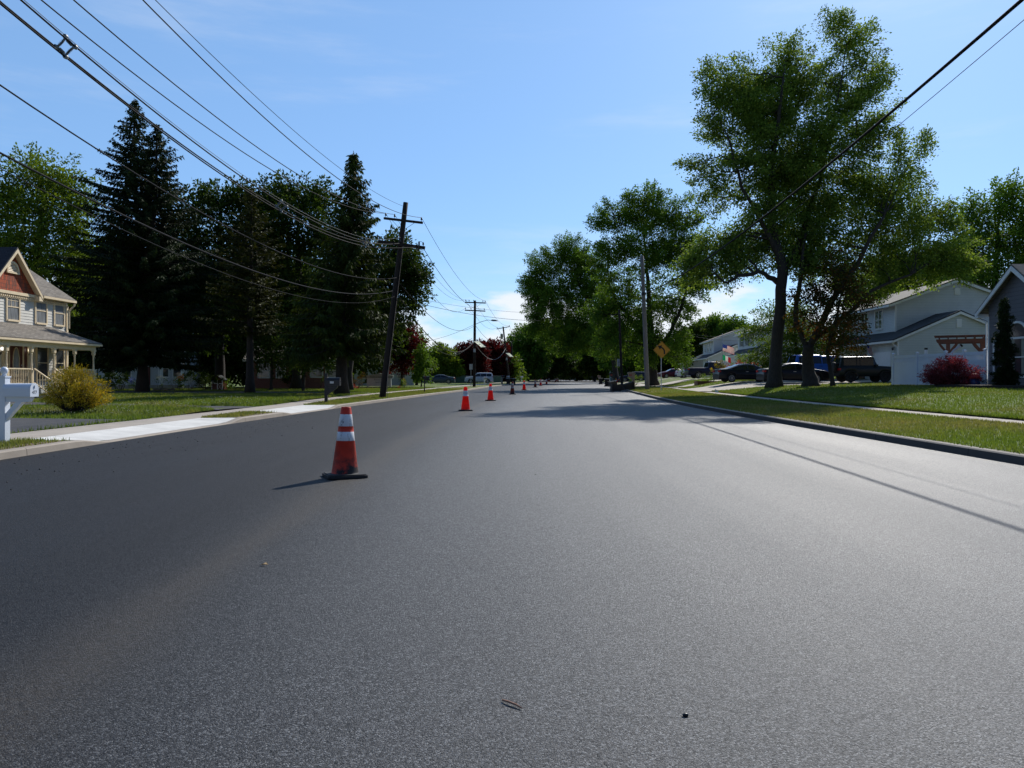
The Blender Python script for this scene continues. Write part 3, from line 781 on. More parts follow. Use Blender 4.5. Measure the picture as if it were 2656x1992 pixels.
def spruce(name, label, base, height, rmax, rtrunk, leaf, seed=1, zmin=1.0, droop=0.55, hang=0.5, leaders=((0, 0, 1.0),), prof=None, step=0.34, per=6, spray=0.42, nspray=5, cat='tree', lean=0.0, width=0.10, gap=0.0):
    rg = np.random.default_rng(seed); base = Vector(base)
    t = thing(name, label, cat, base)
    tb = MB(); bb = MB(); VV, AX = [], []
    SP, SA, SL = [], [], []
    for (lx, ly, hf) in leaders:
        h = height * hf
        n = 14; zz = np.linspace(-0.1, h, n)
        off = ss((zz / h - 0.30) / 0.5)
        pts = np.stack([lx * off + lean * zz / h, ly * off, zz], 1)
        tb.tube(pts, rtrunk * (1 - zz.clip(0) / h) ** 0.8 * (1 + 0.5 * np.exp(-zz.clip(0) / 0.5)) + 0.015, 10)
        z = zmin
        while z < h - 0.15:
            f = z / h
            Lm = rmax * (prof(f) if prof else (1 - f) ** 0.8 * min(1, 0.55 + f * 2.2))
            cx = np.array([np.interp(z, zz, pts[:, i]) for i in range(3)])
            k = max(3, int(per * (0.6 + 0.6 * (1 - f))))
            a0 = rg.uniform(0, 6.28)
            for j in range(k):
                if rg.random() < gap: continue
                a = a0 + j * 6.283 / k + rg.normal(0, 0.22); L = max(0.18, Lm * rg.uniform(0.62, 1.18))
                q = np.linspace(0, 1, 7)
                dr = -droop * L * (q - 0.45 * q ** 2.2) * (0.25 + 0.95 * (1 - f)) + 0.42 * L * q * f
                bp = cx + np.stack([np.cos(a) * L * q, np.sin(a) * L * q, dr + rg.normal(0, 0.02)], 1)
                bb.tube(bp, np.linspace(0.012 + 0.012 * L, 0.005, 7), 4, caps=False)
                m = max(4, int(L / 0.13))
                tq = np.linspace(0.12, 1, m)
                bx = np.stack([np.interp(tq, q, bp[:, i]) for i in range(3)], 1)
                tan = np.array([math.cos(a), math.sin(a), -0.15]); sd = np.array([-math.sin(a), math.cos(a), 0])
                for e in range(nspray):
                    sg = rg.choice([-1, 1], m)[:, None] * rg.uniform(0.25, 1.0, m)[:, None]
                    ax = tan * rg.uniform(0.25, 0.9, m)[:, None] + sd * sg + np.array([0, 0, -1]) * (hang * rg.uniform(0.3, 1.6, m))[:, None] + np.array([0, 0, 0.25]) * f
                    ax /= np.linalg.norm(ax, axis=1)[:, None]
                    SP.append(bx + rg.normal(0, 0.05, (m, 3))); SA.append(ax)
                    SL.append(spray * rg.uniform(0.5, 1.25, m) * np.clip(0.35 + 0.8 * (1 - tq) + 0.25, 0.45, 1.1) * (0.55 + 0.45 * (1 - f)))
            z += step * rg.uniform(0.75, 1.25) * (0.75 + 0.5 * (1 - f))
    P = np.concatenate(SP); A = np.concatenate(SA); L = np.concatenate(SL)[:, None]; N = len(P)
    u = rg.normal(0, 1, (N, 3)); sd = np.cross(A, u); sd /= np.linalg.norm(sd, axis=1)[:, None] + 1e-9
    W = width * rg.uniform(0.6, 1.3, N)[:, None]; mm = P + A * L * 0.4
    V = np.stack([P, mm + sd * W * .5, P + A * L, mm - sd * W * .5], 1).reshape(-1, 3)
    F = np.arange(4 * N).reshape(-1, 4); keep = V[:, 2].reshape(-1, 4).min(1) > 0.05; F = F[keep]
    used, inv = np.unique(F.ravel(), return_inverse=True); V = V[used]; F = inv.reshape(-1, 4)
    tb.build('trunk', M['bark_dark'], t, True); bb.build('branches', M['bark_dark'], t, True)
    np_mesh('foliage', V, F, M[leaf], t)
    return t
# ------------------------------------------------------------------ the trees of the street
def G(px, d): return stand(px * K, d)
# left side
tree('locust_tree', 'tall light green tree with open branching rising behind the porch house', G(70, 62), 62,
     [(30,400,70,60),(110,390,70,50),(150,430,45,50),(20,470,80,70),(110,470,85,65),(160,520,40,50),(90,540,90,60),(-50,440,80,80),(140,590,60,45),(40,570,60,50),(160,640,50,40),(-40,540,80,70)],
     [(80,858,.42),(80,700,.36),(75,600,.30),(90,500,.2),(95,420,.1)], 'leaf_locust', size=0.2, n_per=30, dens=2.0, spread=0.5, seed=11)
spruce('spruce_tree', 'tallest dark spruce with a forked ragged top beside the porch house', G(308, 56), 22.6, 6.5, 0.36, 'leaf_spruce', seed=3, zmin=2.8, droop=0.42, hang=0.75,
       leaders=((-0.8, 0.3, 1.0), (1.25, -0.4, 0.90)), prof=lambda f: min(.84, 1.5 * (1 - f) ** 0.95) * (1 + .12 * math.sin(f * 31)), nspray=7, spray=0.6, step=0.36, per=7, gap=.10)
tree('oak_tree', 'broad dark green tree filling the gap right of the tall forked spruce', G(475, 64), 64,
     [(470,440,55,40),(425,480,60,60),(530,440,60,38),(500,520,80,60),(420,560,60,60),(560,500,60,60),(480,620,90,60),(400,640,60,50),(570,600,60,70),(440,700,80,45),(350,600,50,80)],
     [(475,860,.45),(470,700,.36),(475,560,.24),(480,450,.1)], 'leaf_dark', 'bark_dark', size=0.22, n_per=34, dens=2.1, spread=0.5, seed=12)
tree('oak_tree', 'rounded dark green tree standing behind the two narrow evergreens', G(640, 66), 66,
     [(640,425,60,38),(690,445,45,40),(590,450,50,45),(640,500,80,60),(700,520,60,60),(590,560,70,70),(680,610,80,70),(610,680,80,60),(700,700,70,50)],
     [(640,860,.42),(640,690,.36),(645,560,.24),(645,450,.1)], 'leaf_dark', 'bark_dark', size=0.22, n_per=34, dens=2.1, spread=0.5, seed=13)
spruce('cedar_tree', 'brownish green cedar with a bare spindly tip left of the drooping spruce', G(540, 50.5), 14.2, 3.9, 0.26, 'leaf_cedar', seed=7, zmin=4.2, droop=0.15, hang=0.35,
       leaders=((0.1, 0, 1.0), ), prof=lambda f: min(1, .55 + f * 2) * (1 - f) ** 0.6 * 1.05 if f < .86 else 0.16, nspray=7, spray=0.42, step=0.30, per=7, gap=0.12)
tree('holly_tree', 'low dark bushy tree between the cedar and the drooping spruce', G(655, 58), 58, [(650,735,40,34),(690,745,34,30),(625,760,34,24),(670,775,40,20),(600,740,30,30)], [(655, 850, .12), (655, 790, .09), (655, 740, .04)], 'leaf_dark', 'bark_dark', size=0.16, n_per=36, dens=3, spread=0.4, seed=16)
tree('holly_tree', 'low dark bushy tree just right of the cedar trunk', G(585, 60), 60, [(580,745,34,40),(605,722,32,30),(555,768,26,24),(600,775,30,22)], [(585, 850, .12), (585, 790, .09), (585, 740, .04)], 'leaf_dark', 'bark_dark', size=0.16, n_per=36, dens=3, spread=0.4, seed=17)
spruce('norway_spruce', 'narrow pointed spruce with drooping branches beside the leaning pole', G(738, 46.5), 15.5, 4.1, 0.36, 'leaf_spruce2', seed=8, zmin=3.1, droop=0.55, hang=1.15,
       leaders=((0.75, 0, 1.0),), prof=lambda f: min(0.95, 1.36 * (1 - f) + .02), nspray=7, spray=0.66, step=0.30, per=7)
tree('maple_tree', 'dark green maple whose crown shows right behind the leaning pole', G(752, 60), 60,
     [(860,590,50,42),(885,630,32,34),(850,545,45,32),(830,650,60,46),(880,585,38,35),(800,600,50,60),(845,690,35,24),(790,680,60,40),(893,600,24,22),(740,620,50,60)],
     [(752,850,.34),(756,740,.28),(775,650,.2),(800,560,.08)], 'leaf_dark', 'bark_dark', size=0.2, n_per=40, dens=3.2, spread=0.42, seed=14)
for i, (px, d, bl, lb) in enumerate([
    (230, 76, [(200,690,80,70),(280,660,80,80),(150,730,50,50),(240,770,90,40),(300,720,60,60),(230,600,60,60)], 'low dark shade tree seen between the porch house and the forked spruce'),
    (430, 80, [(400,720,80,60),(480,700,80,70),(440,770,100,40),(400,640,70,60),(500,620,70,60)], 'low dark shade tree behind the white columned house'),
    (600, 82, [(570,720,80,60),(650,700,80,70),(600,775,110,40),(560,640,70,60),(640,620,60,60)], 'low dark shade tree behind the red shed'),
    (760, 84, [(740,730,70,60),(800,740,60,50),(700,760,60,40)], 'low dark shade tree behind the brick house')]):
    tree('shade_tree', lb, G(px, d), d, bl, [(px, 850, .3), (px, 770, .24), (px, 690, .1)], 'leaf_dark', 'bark_dark', size=0.36, n_per=30, dens=1.9, spread=0.8, seed=20 + i, limbs=False, group='shade trees behind the left hand houses')
tree('purple_maple', 'dark purple maple tucked beside the drooping spruce', G(868, 86), 86, [(865,730,32,38),(880,760,24,30),(855,770,28,26)], [(868,828,.16),(868,770,.12),(868,720,.05)], 'leaf_red', 'bark_dark', size=0.24, n_per=40, dens=2.6, spread=0.5, seed=31)
tree('maple_tree', 'light green tree behind the dark purple maple', G(900, 98), 98, [(895,742,22,30),(908,770,22,36),(890,790,22,26)], [(898,829,.16),(899,780,.12),(900,730,.05)], 'leaf_bright', size=0.26, n_per=40, dens=2.4, spread=0.5, seed=32)
tree('young_tree', 'small dark upright tree on the lawn behind the roadside mailbox', G(910, 84), 84, [(910,785,14,22),(911,805,16,18),(909,765,9,14)], [(910,831,.08),(910,800,.05),(910,770,.03)], 'leaf_maple', size=0.2, n_per=46, dens=4, spread=0.35, seed=33)
tree('birch_tree', 'feathery green tree left of the red maples, left of a pair', G(940, 128), 128, [(938,775,14,24),(945,795,18,18),(934,800,13,14)], [(941,829,.12),(941,790,.09),(939,755,.04)], 'leaf_locust', size=0.3, n_per=44, dens=3.2, spread=0.55, seed=34)
tree('birch_tree', 'feathery green tree nearest the silver wagon, right of a pair', G(968, 130), 130, [(960,772,16,24),(975,788,18,20),(966,800,20,16),(985,798,12,14)], [(968,829,.12),(968,790,.09),(964,750,.04)], 'leaf_locust', size=0.3, n_per=44, dens=3.2, spread=0.55, seed=35)
tree('red_maple', 'rounded crimson maple right behind the silver wagon', G(1012, 134), 134, [(1010,775,26,26),(1026,790,24,26),(1000,792,22,22),(1015,805,30,16),(1030,765,18,18)], [(1014,829,.22),(1014,800,.16),(1014,760,.06)], 'leaf_red', 'bark_dark', size=0.32, n_per=46, dens=3.2, spread=0.55, seed=36)
tree('red_maple', 'larger crimson maple right of the streetlight pole', G(1062, 150), 150, [(1056,765,24,24),(1075,768,20,24),(1066,790,30,24),(1085,790,18,22),(1045,780,20,22),(1040,800,18,16),(1082,805,18,14)], [(1062,828,.25),(1062,800,.18),(1062,760,.06)], 'leaf_red', 'bark_dark', size=0.34, n_per=46, dens=3.0, spread=0.6, seed=37)
for i, (px, d, bl, lf, lb) in enumerate([
    (1105, 150, [(1105,790,14,16),(1112,806,14,12)], 'leaf_bright', 'small yellow green tree under the hanging solar panels'),
    (1140, 172, [(1140,735,32,24),(1125,755,28,26),(1160,755,34,30),(1140,785,40,24)], 'leaf_maple', 'leafy green street tree right behind the far solar panels'),
    (1185, 186, [(1180,740,40,36),(1200,765,44,34),(1170,785,40,22),(1210,735,34,30)], 'leaf_dark', 'dense dark street tree over the far end of the cone row'),
    (1246, 200, [(1240,750,44,40),(1265,770,44,36),(1230,785,40,22)], 'leaf_dark', 'dense dark street tree closing the bend in the road'),
    (1300, 176, [(1296,745,44,44),(1320,770,40,36),(1290,785,36,22)], 'leaf_dark', 'dark street tree behind the far wheeled bins'),
    (1350, 150, [(1345,740,40,40),(1365,770,40,30),(1335,775,30,24)], 'leaf_maple', 'green street tree behind the tan mailbox'),
    (1440, 165, [(1436,770,36,30),(1460,785,34,24),(1420,785,30,24)], 'leaf_dark', 'low dark tree between the road sign and the dark wagon')]):
    tree('street_tree', lb, G(px, d), d, bl, [(px, 825, .34), (px, 790, .28), (px, 740, .1)], lf, 'bark_dark', size=0.42, n_per=36, dens=1.6, spread=0.8, seed=40 + i, limbs=True, twig=0.03)
# right side
tree('maple_tree', 'big street maple right behind the bare wooden pole and yellow sign', on_ground(1696, 1000), 78,
     [(1390,435,42,34),(1385,480,60,40),(1330,470,44,34),(1300,480,24,22),(1440,470,46,46),(1484,470,26,46),(1470,520,44,40),(1380,540,80,42),(1320,560,50,44),(1440,560,55,36),(1490,620,42,34),(1450,650,50,44),(1370,640,76,55),(1310,680,44,50),(1500,580,24,30),(1420,730,46,36),(1330,740,46,36),(1465,715,26,44),(1400,770,24,20),(1385,700,50,34),(1460,770,22,24)],
     [(1413,835,.5),(1408,760,.40),(1404,680,.30),(1398,600,.2),(1392,500,.1)], 'leaf_maple', size=0.17, n_per=56, dens=2.0, spread=0.42, seed=51, yscale=0.9,
     forks=[[(1408,765,.26,0),(1375,700,.22,.3),(1340,660,.18,.5),(1310,600,.1,.6)], [(1411,770,.28,0),(1446,720,.22,-.3),(1472,660,.17,-.5),(1490,600,.09,-.6)]])
tree('maple_tree', 'spreading street maple leaning far out over the road beyond the pole', on_ground(1600, 992, 80), 106,
     [(1180,575,42,34),(1230,545,42,32),(1250,580,46,36),(1160,620,34,34),(1145,610,22,14),(1180,650,44,44),(1225,640,54,50),(1280,610,44,50),(1200,710,46,40),(1265,705,48,46),(1300,660,40,50),(1160,690,26,40),(1240,745,40,22),(1310,730,30,36)],
     [(1333,830,.5),(1325,770,.42),(1305,720,.32),(1270,650,.2),(1235,590,.08)], 'leaf_maple', size=0.20, n_per=50, dens=2.2, spread=0.48, seed=52, yscale=0.8)
tree('silver_maple', 'tallest airy silver maple on the right lawn, its crown above everything', on_ground(2008, 1005), 48,
     [(1700,130,60,34),(1620,190,60,48),(1560,170,44,40),(1540,250,36,60),(1600,290,60,60),(1680,240,75,65),(1760,180,60,50),(1830,90,50,44),(1790,60,44,22),(1870,150,44,50),(1890,220,36,50),(1850,260,50,50),(1760,290,70,60),(1690,340,75,55),(1620,370,60,50),(1540,370,36,28),(1510,350,20,14),(1560,430,46,30),(1640,450,60,44),(1720,430,70,50),(1800,370,60,44),(1530,540,40,30),(1590,555,30,20),(1600,500,40,30),(1490,560,20,14),(1860,330,40,34),(1690,400,60,44),(1750,470,50,40),(1660,520,50,36),(1700,560,40,26),(1730,370,60,40),(1640,310,50,44),(1540,572,44,34),(1600,545,44,34),(1512,600,30,22),(1565,515,42,30),(1575,590,34,22),(1700,500,60,44),(1630,540,40,34),(1740,540,50,40),(1780,440,60,44),(1690,200,60,40),(1650,250,60,50),(1720,330,60,44),(1900,290,24,30),(1600,220,50,50),(1790,250,50,44),(1830,200,44,44)],
     [(1672,836,.44),(1680,760,.38),(1685,660,.35),(1688,590,.33),(1672,500,.26),(1668,400,.2),(1676,280,.13),(1690,170,.06)], 'leaf_silver', size=0.125, n_per=120, dens=1.75, spread=0.46, seed=53, back=lambda x, y: 0.6 + 3.2 * max(0, (320 - y) / 260), twig=0.012, yscale=0.85,
     forks=[[(1690,600,.24,0),(1730,520,.2,.4),(1770,420,.15,.8),(1810,280,.1,1.0),(1840,130,.04,1.2)], [(1680,610,.2,0),(1640,590,.14,-.4),(1590,600,.11,-.8),(1560,615,.07,-.9),(1530,590,.04,-1)], [(1684,560,.2,0),(1640,480,.14,-.5),(1590,400,.1,-.9),(1560,300,.06,-1)]])
tree('silver_maple', 'wide forked silver maple spreading over the garage house', on_ground(2104, 1002), 46,
     [(1900,400,60,44),(1950,335,34,30),(1990,330,22,18),(1860,450,60,46),(1960,430,55,44),(2030,470,46,40),(1920,500,75,46),(2000,530,55,44),(2060,540,40,44),(2050,570,34,36),(1830,530,55,46),(1970,572,50,28),(1890,565,44,34),(2030,560,34,28),(1780,500,40,40),(2085,560,22,28),(1838,605,40,34),(1930,550,60,44),(1800,580,44,40),(1990,480,50,40),(1890,440,50,40),(2080,560,26,28),(1910,612,26,14),(1760,560,34,36),(2020,560,40,36)],
     [(1752,835,.44),(1750,790,.36),(1745,745,.32)], 'leaf_silver', size=0.125, n_per=120, dens=1.75, spread=0.46, seed=54, back=lambda x, y: 1.0 + 2.6 * max(0, (x - 1820) / 240), twig=0.012, yscale=0.85,
     forks=[[(1746,755,.2,0),(1725,690,.17,.4),(1735,600,.14,.6),(1750,500,.08,.7)], [(1748,750,.24,0),(1790,660,.2,-.3),(1850,560,.15,-.5),(1900,470,.08,-.6)], [(1752,740,.2,0),(1830,680,.15,.3),(1900,620,.11,.5),(1980,590,.06,.6)]])
tree('copper_plum', 'copper leaved ornamental tree drooping before the garage house', G(1800, 45.2), 45.2,
     [(1810,590,50,40),(1832,630,44,36),(1790,650,56,40),(1836,690,40,30),(1790,710,60,34),(1750,650,40,50),(1830,740,44,22)],
     [(1796,818,.14),(1792,760,.11),(1805,690,.08),(1815,620,.04)], 'leaf_copper', 'bark_dark', size=0.12, n_per=52, dens=2.3, spread=0.36, seed=55, twig=0.01, droop=0.6)
tree('dogwood_tree', 'low bright green tree in flat layers behind the thick trunk', G(1730, 63), 63,
     [(1680,685,46,18),(1650,715,36,18),(1720,690,50,18),(1700,730,64,18),(1660,760,46,16),(1760,720,50,18),(1800,745,40,18),(1740,760,60,16),(1690,780,46,12)],
     [(1730,812,.16),(1725,770,.13),(1715,700,.07)], 'leaf_bright', size=0.15, n_per=44, dens=2.6, spread=(0.5, 0.5, 0.2), seed=56, up=1.2)
tree('poplar_tree', 'dense dark green tree at the right edge behind the grey house', G(2150, 74), 74,
     [(2110,480,40,60),(2160,440,40,44),(2195,430,24,40),(2130,550,60,70),(2190,530,60,80),(2230,500,60,90),(2160,630,80,60),(2080,600,40,60),(2240,620,60,80),(2080,540,24,40)],
     [(2150,800,.4),(2150,680,.32),(2150,560,.2),(2155,450,.08)], 'leaf_maple', size=0.2, n_per=46, dens=1.9, spread=0.5, seed=57)
tree('poplar_tree', 'leafy green tree behind the roof of the garage house', G(1960, 84), 84,
     [(1920,600,50,40),(1970,580,50,40),(2020,590,50,40),(2060,600,40,50),(1880,620,40,36),(1990,640,90,30),(1850,640,36,30)],
     [(1960,800,.35),(1960,680,.3),(1960,580,.1)], 'leaf_locust', size=0.24, n_per=42, dens=1.6, spread=0.55, seed=58)
for i, (px, d, bl, lf, lb) in enumerate([
    (1490, 150, [(1488,735,22,24),(1500,720,20,16),(1480,760,20,20)], 'leaf_dark', 'dark tree behind the beige house with the chimney'),
    (1530, 155, [(1528,715,26,20),(1545,705,22,16),(1535,740,34,18)], 'leaf_maple', 'tree behind the ridge of the white far house'),
    (1585, 150, [(1580,712,28,18),(1600,722,22,16),(1570,740,36,16)], 'leaf_maple', 'tree behind the flags on the right'),
    (1640, 140, [(1625,735,18,16),(1640,750,24,16)], 'leaf_bright', 'small light green tree behind the shuttered house')]):
    tree('backyard_tree', lb, G(px, d), d, bl, [(px, 810, .3), (px, 760, .24), (px, 715, .1)], lf, 'bark_dark', size=0.36, n_per=44, dens=2.0, spread=0.65, seed=60 + i, limbs=True, twig=0.03)
# far wood that closes the view, one mass of foliage
rg = np.random.default_rng(77)
n = 2600; a = rg.uniform(-1.0, 1.0, n); rad = rg.uniform(330, 420, n); hh = 13 + 4 * np.sin(a * 23) + 3 * np.sin(a * 61 + 1)
C = np.stack([np.sin(a) * rad, np.cos(a) * rad, rg.random(n) ** 0.8 * hh * 0.9], 1); O = rg.normal(0, 1, (n, 3)); O /= np.linalg.norm(O, axis=1)[:, None]
V, F = leaf_cards(C, O, 16, (1.9, 1.9, 1.5), 1.5, rg)
V[:, 2] = np.maximum(V[:, 2], 0)
for i, (px, d, lb) in enumerate([(1392, 205, 'low dark shrub left of the far white garage'), (1425, 208, 'low dark shrub between the far trunks at the bend'), (1455, 214, 'dark shrub before the far white house'), (1490, 212, 'dark shrub beside the far yellow sign'), (1520, 200, 'dark shrub before the far pale house'), (1560, 190, 'dark shrub behind the farthest bin')]):
    tree('roadside_shrub', lb, stand(px, d), d, [(px / K, 807, 13, 10), (px / K - 8, 812, 10, 8), (px / K + 9, 811, 10, 8)], [(px / K, 824, .1), (px / K, 810, .05)], 'leaf_dark', 'bark_dark', size=0.4, n_per=30, dens=2.0, spread=0.6, seed=150 + i, limbs=False, cat='shrub')
tag(np_mesh('far_wood', V, F, M['leaf_dark']), kind='stuff')

# ------------------------------------------------------------------ shrubs and flowers
def bush(name, label, base, d, blobs, leaf, size=0.06, n_per=40, dens=14, spread=0.12, seed=1, stems=5, cat='shrub', group=None, up=0.4, droop=0.1, twig=.006, aspect=.5, shell=2.4, bark='bark_dark'):
    rg = np.random.default_rng(seed); base = Vector(base); B0 = np.array(base)
    t = thing(name, label, cat, base, 0, group)
    st = MB(base); Cs, Os = [], []
    for i, bl in enumerate(blobs):
        px, py, rx, ry = bl[:4]
        r = np.array([rx * K / FPX * d, rx * K / FPX * d, ry * K / FPX * d])
        c = np.array([X(px * K, d), base.y + rg.uniform(-.3, .3) * r[0], Z(py * K, d)])
        n = max(3, int(dens * (r[0] * r[2] + .5 * r[0] ** 2)))
        q = rg.normal(0, 1, (n, 3)); q /= np.linalg.norm(q, axis=1)[:, None]; q *= (rg.random(n) ** (1 / shell))[:, None]
        C = c + q * r; C = C[C[:, 2] > base.z + 0.04]
        if not len(C): continue
        O = C - (B0 + np.array([0, 0, .2])); O /= np.linalg.norm(O, axis=1)[:, None]
        Cs.append(C); Os.append(O)
        if stems:
            for e in C[:: max(1, len(C) // (stems * 3))]:
                a = B0 + np.array([*rg.normal(0, 0.05, 2), -0.03]); h = (a + e) / 2 + np.array([(e - a)[0] * .2, 0, -.05])
                st.tube(bez(a, h, e, 6), np.linspace(twig * 3, twig * .5, 6), 5, caps=False)
    if stems: st.build('stems', M[bark], t, True)
    C = np.concatenate(Cs); O = np.concatenate(Os)
    V, F = leaf_cards(C, O, n_per, spread, size, rg, up, droop, aspect)
    keep = V[:, 2].reshape(-1, 4).min(1) > base.z + 0.01; F = F[keep]
    used, inv = np.unique(F.ravel(), return_inverse=True)
    np_mesh('foliage', V[used] - B0, inv.reshape(-1, 4), M[leaf], t)
    return t
bush('golden_shrub', 'golden yellow threadleaf shrub on the lawn before the porch', on_ground(190, 1068), on_ground(190, 1068).y,
     [(160,835,42,26),(140,822,24,18),(175,815,22,18),(195,845,32,22),(130,850,26,20),(155,860,50,18),(210,860,22,12),(115,862,14,9),(185,868,28,12),(160,808,12,9)],
     'leaf_gold', size=0.085, n_per=46, dens=120, spread=0.10, seed=3, stems=8, twig=.008, aspect=.22, droop=-.1)
bush('laceleaf_maple', 'domed red laceleaf maple before the white vinyl fence', stand(2470, 37.2), 37.2,
     [(2055,800,38,26),(2030,808,28,20),(2085,805,26,22),(2055,785,26,14),(2015,818,18,12),(2100,818,14,10),(2060,822,46,12)], 'leaf_laceleaf', size=0.10, n_per=60, dens=80, spread=0.12, seed=4, droop=.7, aspect=.3)
sp_b = stand(2608, 34.0); D = sp_b.y
bush('spiral_topiary', 'tall dark evergreen topiary clipped in a spiral before the grey house', sp_b, D,
     [(2174,825,23,10),(2172,808,23,9),(2176,795,16,6),(2170,784,20,7),(2174,770,20,8),(2180,760,16,6),(2172,748,18,7),(2166,738,15,6),(2170,727,18,7),(2174,715,14,6),(2168,704,15,7),(2170,690,14,7),(2168,678,12,7),(2169,665,12,9),(2169,654,8,6),(2190,815,12,12),(2160,820,11,12)],
     'leaf_spruce', size=0.075, n_per=80, dens=150, spread=0.07, seed=5, stems=2)
def sh(px, py, d, bl, lf, lb, nm='shrub', size=0.09, dens=16, seed=1, n_per=40, cat='shrub', **kw):
    return bush(nm, lb, stand(px * K, d), d, bl, lf, size=size, dens=dens, seed=seed, n_per=n_per, cat=cat, spread=kw.pop('spread', .14), **kw)
sh(292, 842, 60, [(292,830,10,9),(285,834,9,7)], 'leaf_bright', 'low leafy green shrub under the blue hydrangea', 'leafy_shrub', seed=70)
sh(296, 838, 60.8, [(296,822,14,7),(284,822,8,6)], 'flower_blue', 'blue hydrangea in flower left of the forked spruce trunk', 'hydrangea', size=.12, dens=10, seed=71)
sh(345, 838, 60, [(345,826,11,8)], 'leaf_bright', 'round green shrub right of the forked spruce trunk', 'leafy_shrub', seed=72)
sh(350, 836, 60.6, [(348,821,9,5)], 'flower_white', 'white hydrangea right of the forked spruce trunk', 'hydrangea', size=.12, dens=10, seed=73)
sh(382, 836, 60, [(378,829,9,7),(388,829,8,6)], 'leaf_bright', 'clump of daylily leaves by the stone edging', 'daylily', size=.2, dens=10, seed=74, aspect=.2)
sh(388, 836, 60.4, [(386,822,9,4)], 'flower_orange', 'orange daylilies in flower by the stone edging', 'daylily', size=.14, dens=8, seed=75)
sh(407, 836, 60.2, [(406,823,8,6)], 'flower_white', 'white hydrangea beside the orange daylilies', 'hydrangea', size=.12, dens=12, seed=76)
sh(445, 838, 62, [(440,815,20,18),(460,822,20,14),(425,826,14,10)], 'leaf_dark', 'large dark rounded shrub beside the red shed', 'dark_shrub', size=.14, seed=77)
sh(480, 838, 62.5, [(478,828,14,10),(495,833,12,6)], 'leaf_maple', 'loose green shrub close to the red shed', 'leafy_shrub', size=.14, seed=78)
sh(773, 842, 66, [(773,822,11,12),(766,830,7,8),(782,816,7,8)], 'leaf_copper', 'upright reddish green shrub left of the pale sign board', 'ornamental_shrub', size=.13, seed=79)
sh(756, 838, 72, [(756,815,12,12),(748,822,8,10)], 'leaf_bright', 'bright green shrub behind the reddish shrub', 'leafy_shrub', size=.15, seed=80)
sh(691, 836, 64, [(691,826,9,7)], 'leaf_dark', 'clipped round shrub before the brick house', 'clipped_shrub', size=.1, seed=81)
sh(864, 830, 80, [(864,820,5,7)], 'leaf_spruce2', 'small rounded evergreen behind the pale sign board', 'dwarf_evergreen', size=.1, dens=26, seed=82)
sh(879, 832, 78, [(879,826,10,5)], 'leaf_gold', 'low golden shrub right of the pale sign board', 'golden_shrub', size=.12, seed=83)
sh(875, 836, 70, [(875,830,7,8),(870,834,5,4)], 'leaf_maple', 'small leafy bush at the right end of the sign bed', 'leafy_shrub', size=.1, seed=84)
for i, (px, n) in enumerate(((765, 1), (771, 2), (862, 3))):
    sh(px, 838, 69 + .4 * i, [(px, 838 - (i == 0) * 2, 5, 2.5)], 'flower_red', ('red flowers at the left tip of the sign bed', 'red flowers under the reddish shrub', 'red flowers at the right end of the sign bed')[i], 'flower_clump', size=.1, dens=14, seed=85 + i, cat='flowers', stems=2)
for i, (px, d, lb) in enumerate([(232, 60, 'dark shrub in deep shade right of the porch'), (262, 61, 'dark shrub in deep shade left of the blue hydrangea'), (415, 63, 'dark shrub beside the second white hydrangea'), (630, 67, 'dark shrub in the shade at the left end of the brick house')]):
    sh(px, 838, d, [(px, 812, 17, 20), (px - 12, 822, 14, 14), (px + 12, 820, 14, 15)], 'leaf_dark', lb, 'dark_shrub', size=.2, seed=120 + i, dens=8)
# bushes round the parked cars on the right
sh(1560, 815, 74, [(1560,794,18,13),(1545,800,10,10)], 'leaf_gold', 'yellow green shrub behind the first black saloon', 'golden_shrub', size=.12, seed=90, dens=12)
sh(1605, 812, 75, [(1600,790,34,10),(1625,793,24,9),(1580,796,22,9)], 'leaf_laceleaf', 'spreading dark red shrub behind the first black saloon', 'barberry', size=.12, seed=91, dens=10)
sh(1625, 812, 80, [(1620,773,26,14),(1600,779,18,12),(1640,782,20,12)], 'leaf_bright', 'pale green arching shrub beyond the dark red shrub', 'arching_shrub', size=.14, seed=92, dens=9)
sh(1535, 822, 66, [(1530,815,14,5),(1548,816,12,5),(1518,817,10,4)], 'leaf_bright', 'low green plants in the timber edged bed', 'bed_plants', size=.14, seed=93, dens=22, aspect=.2)
sh(1370, 828, 82, [(1368,817,10,7),(1382,819,7,6)], 'leaf_bright', 'leafy flower clump behind the lying bins', 'leafy_shrub', size=.18, seed=94, aspect=.25)
sh(2140, 822, 37.5, [(2130,822,18,5),(2160,823,16,4)], 'leaf_spruce2', 'low green plants at the foot of the laceleaf maple', 'bed_plants', size=.06, seed=95, dens=40, spread=.07)
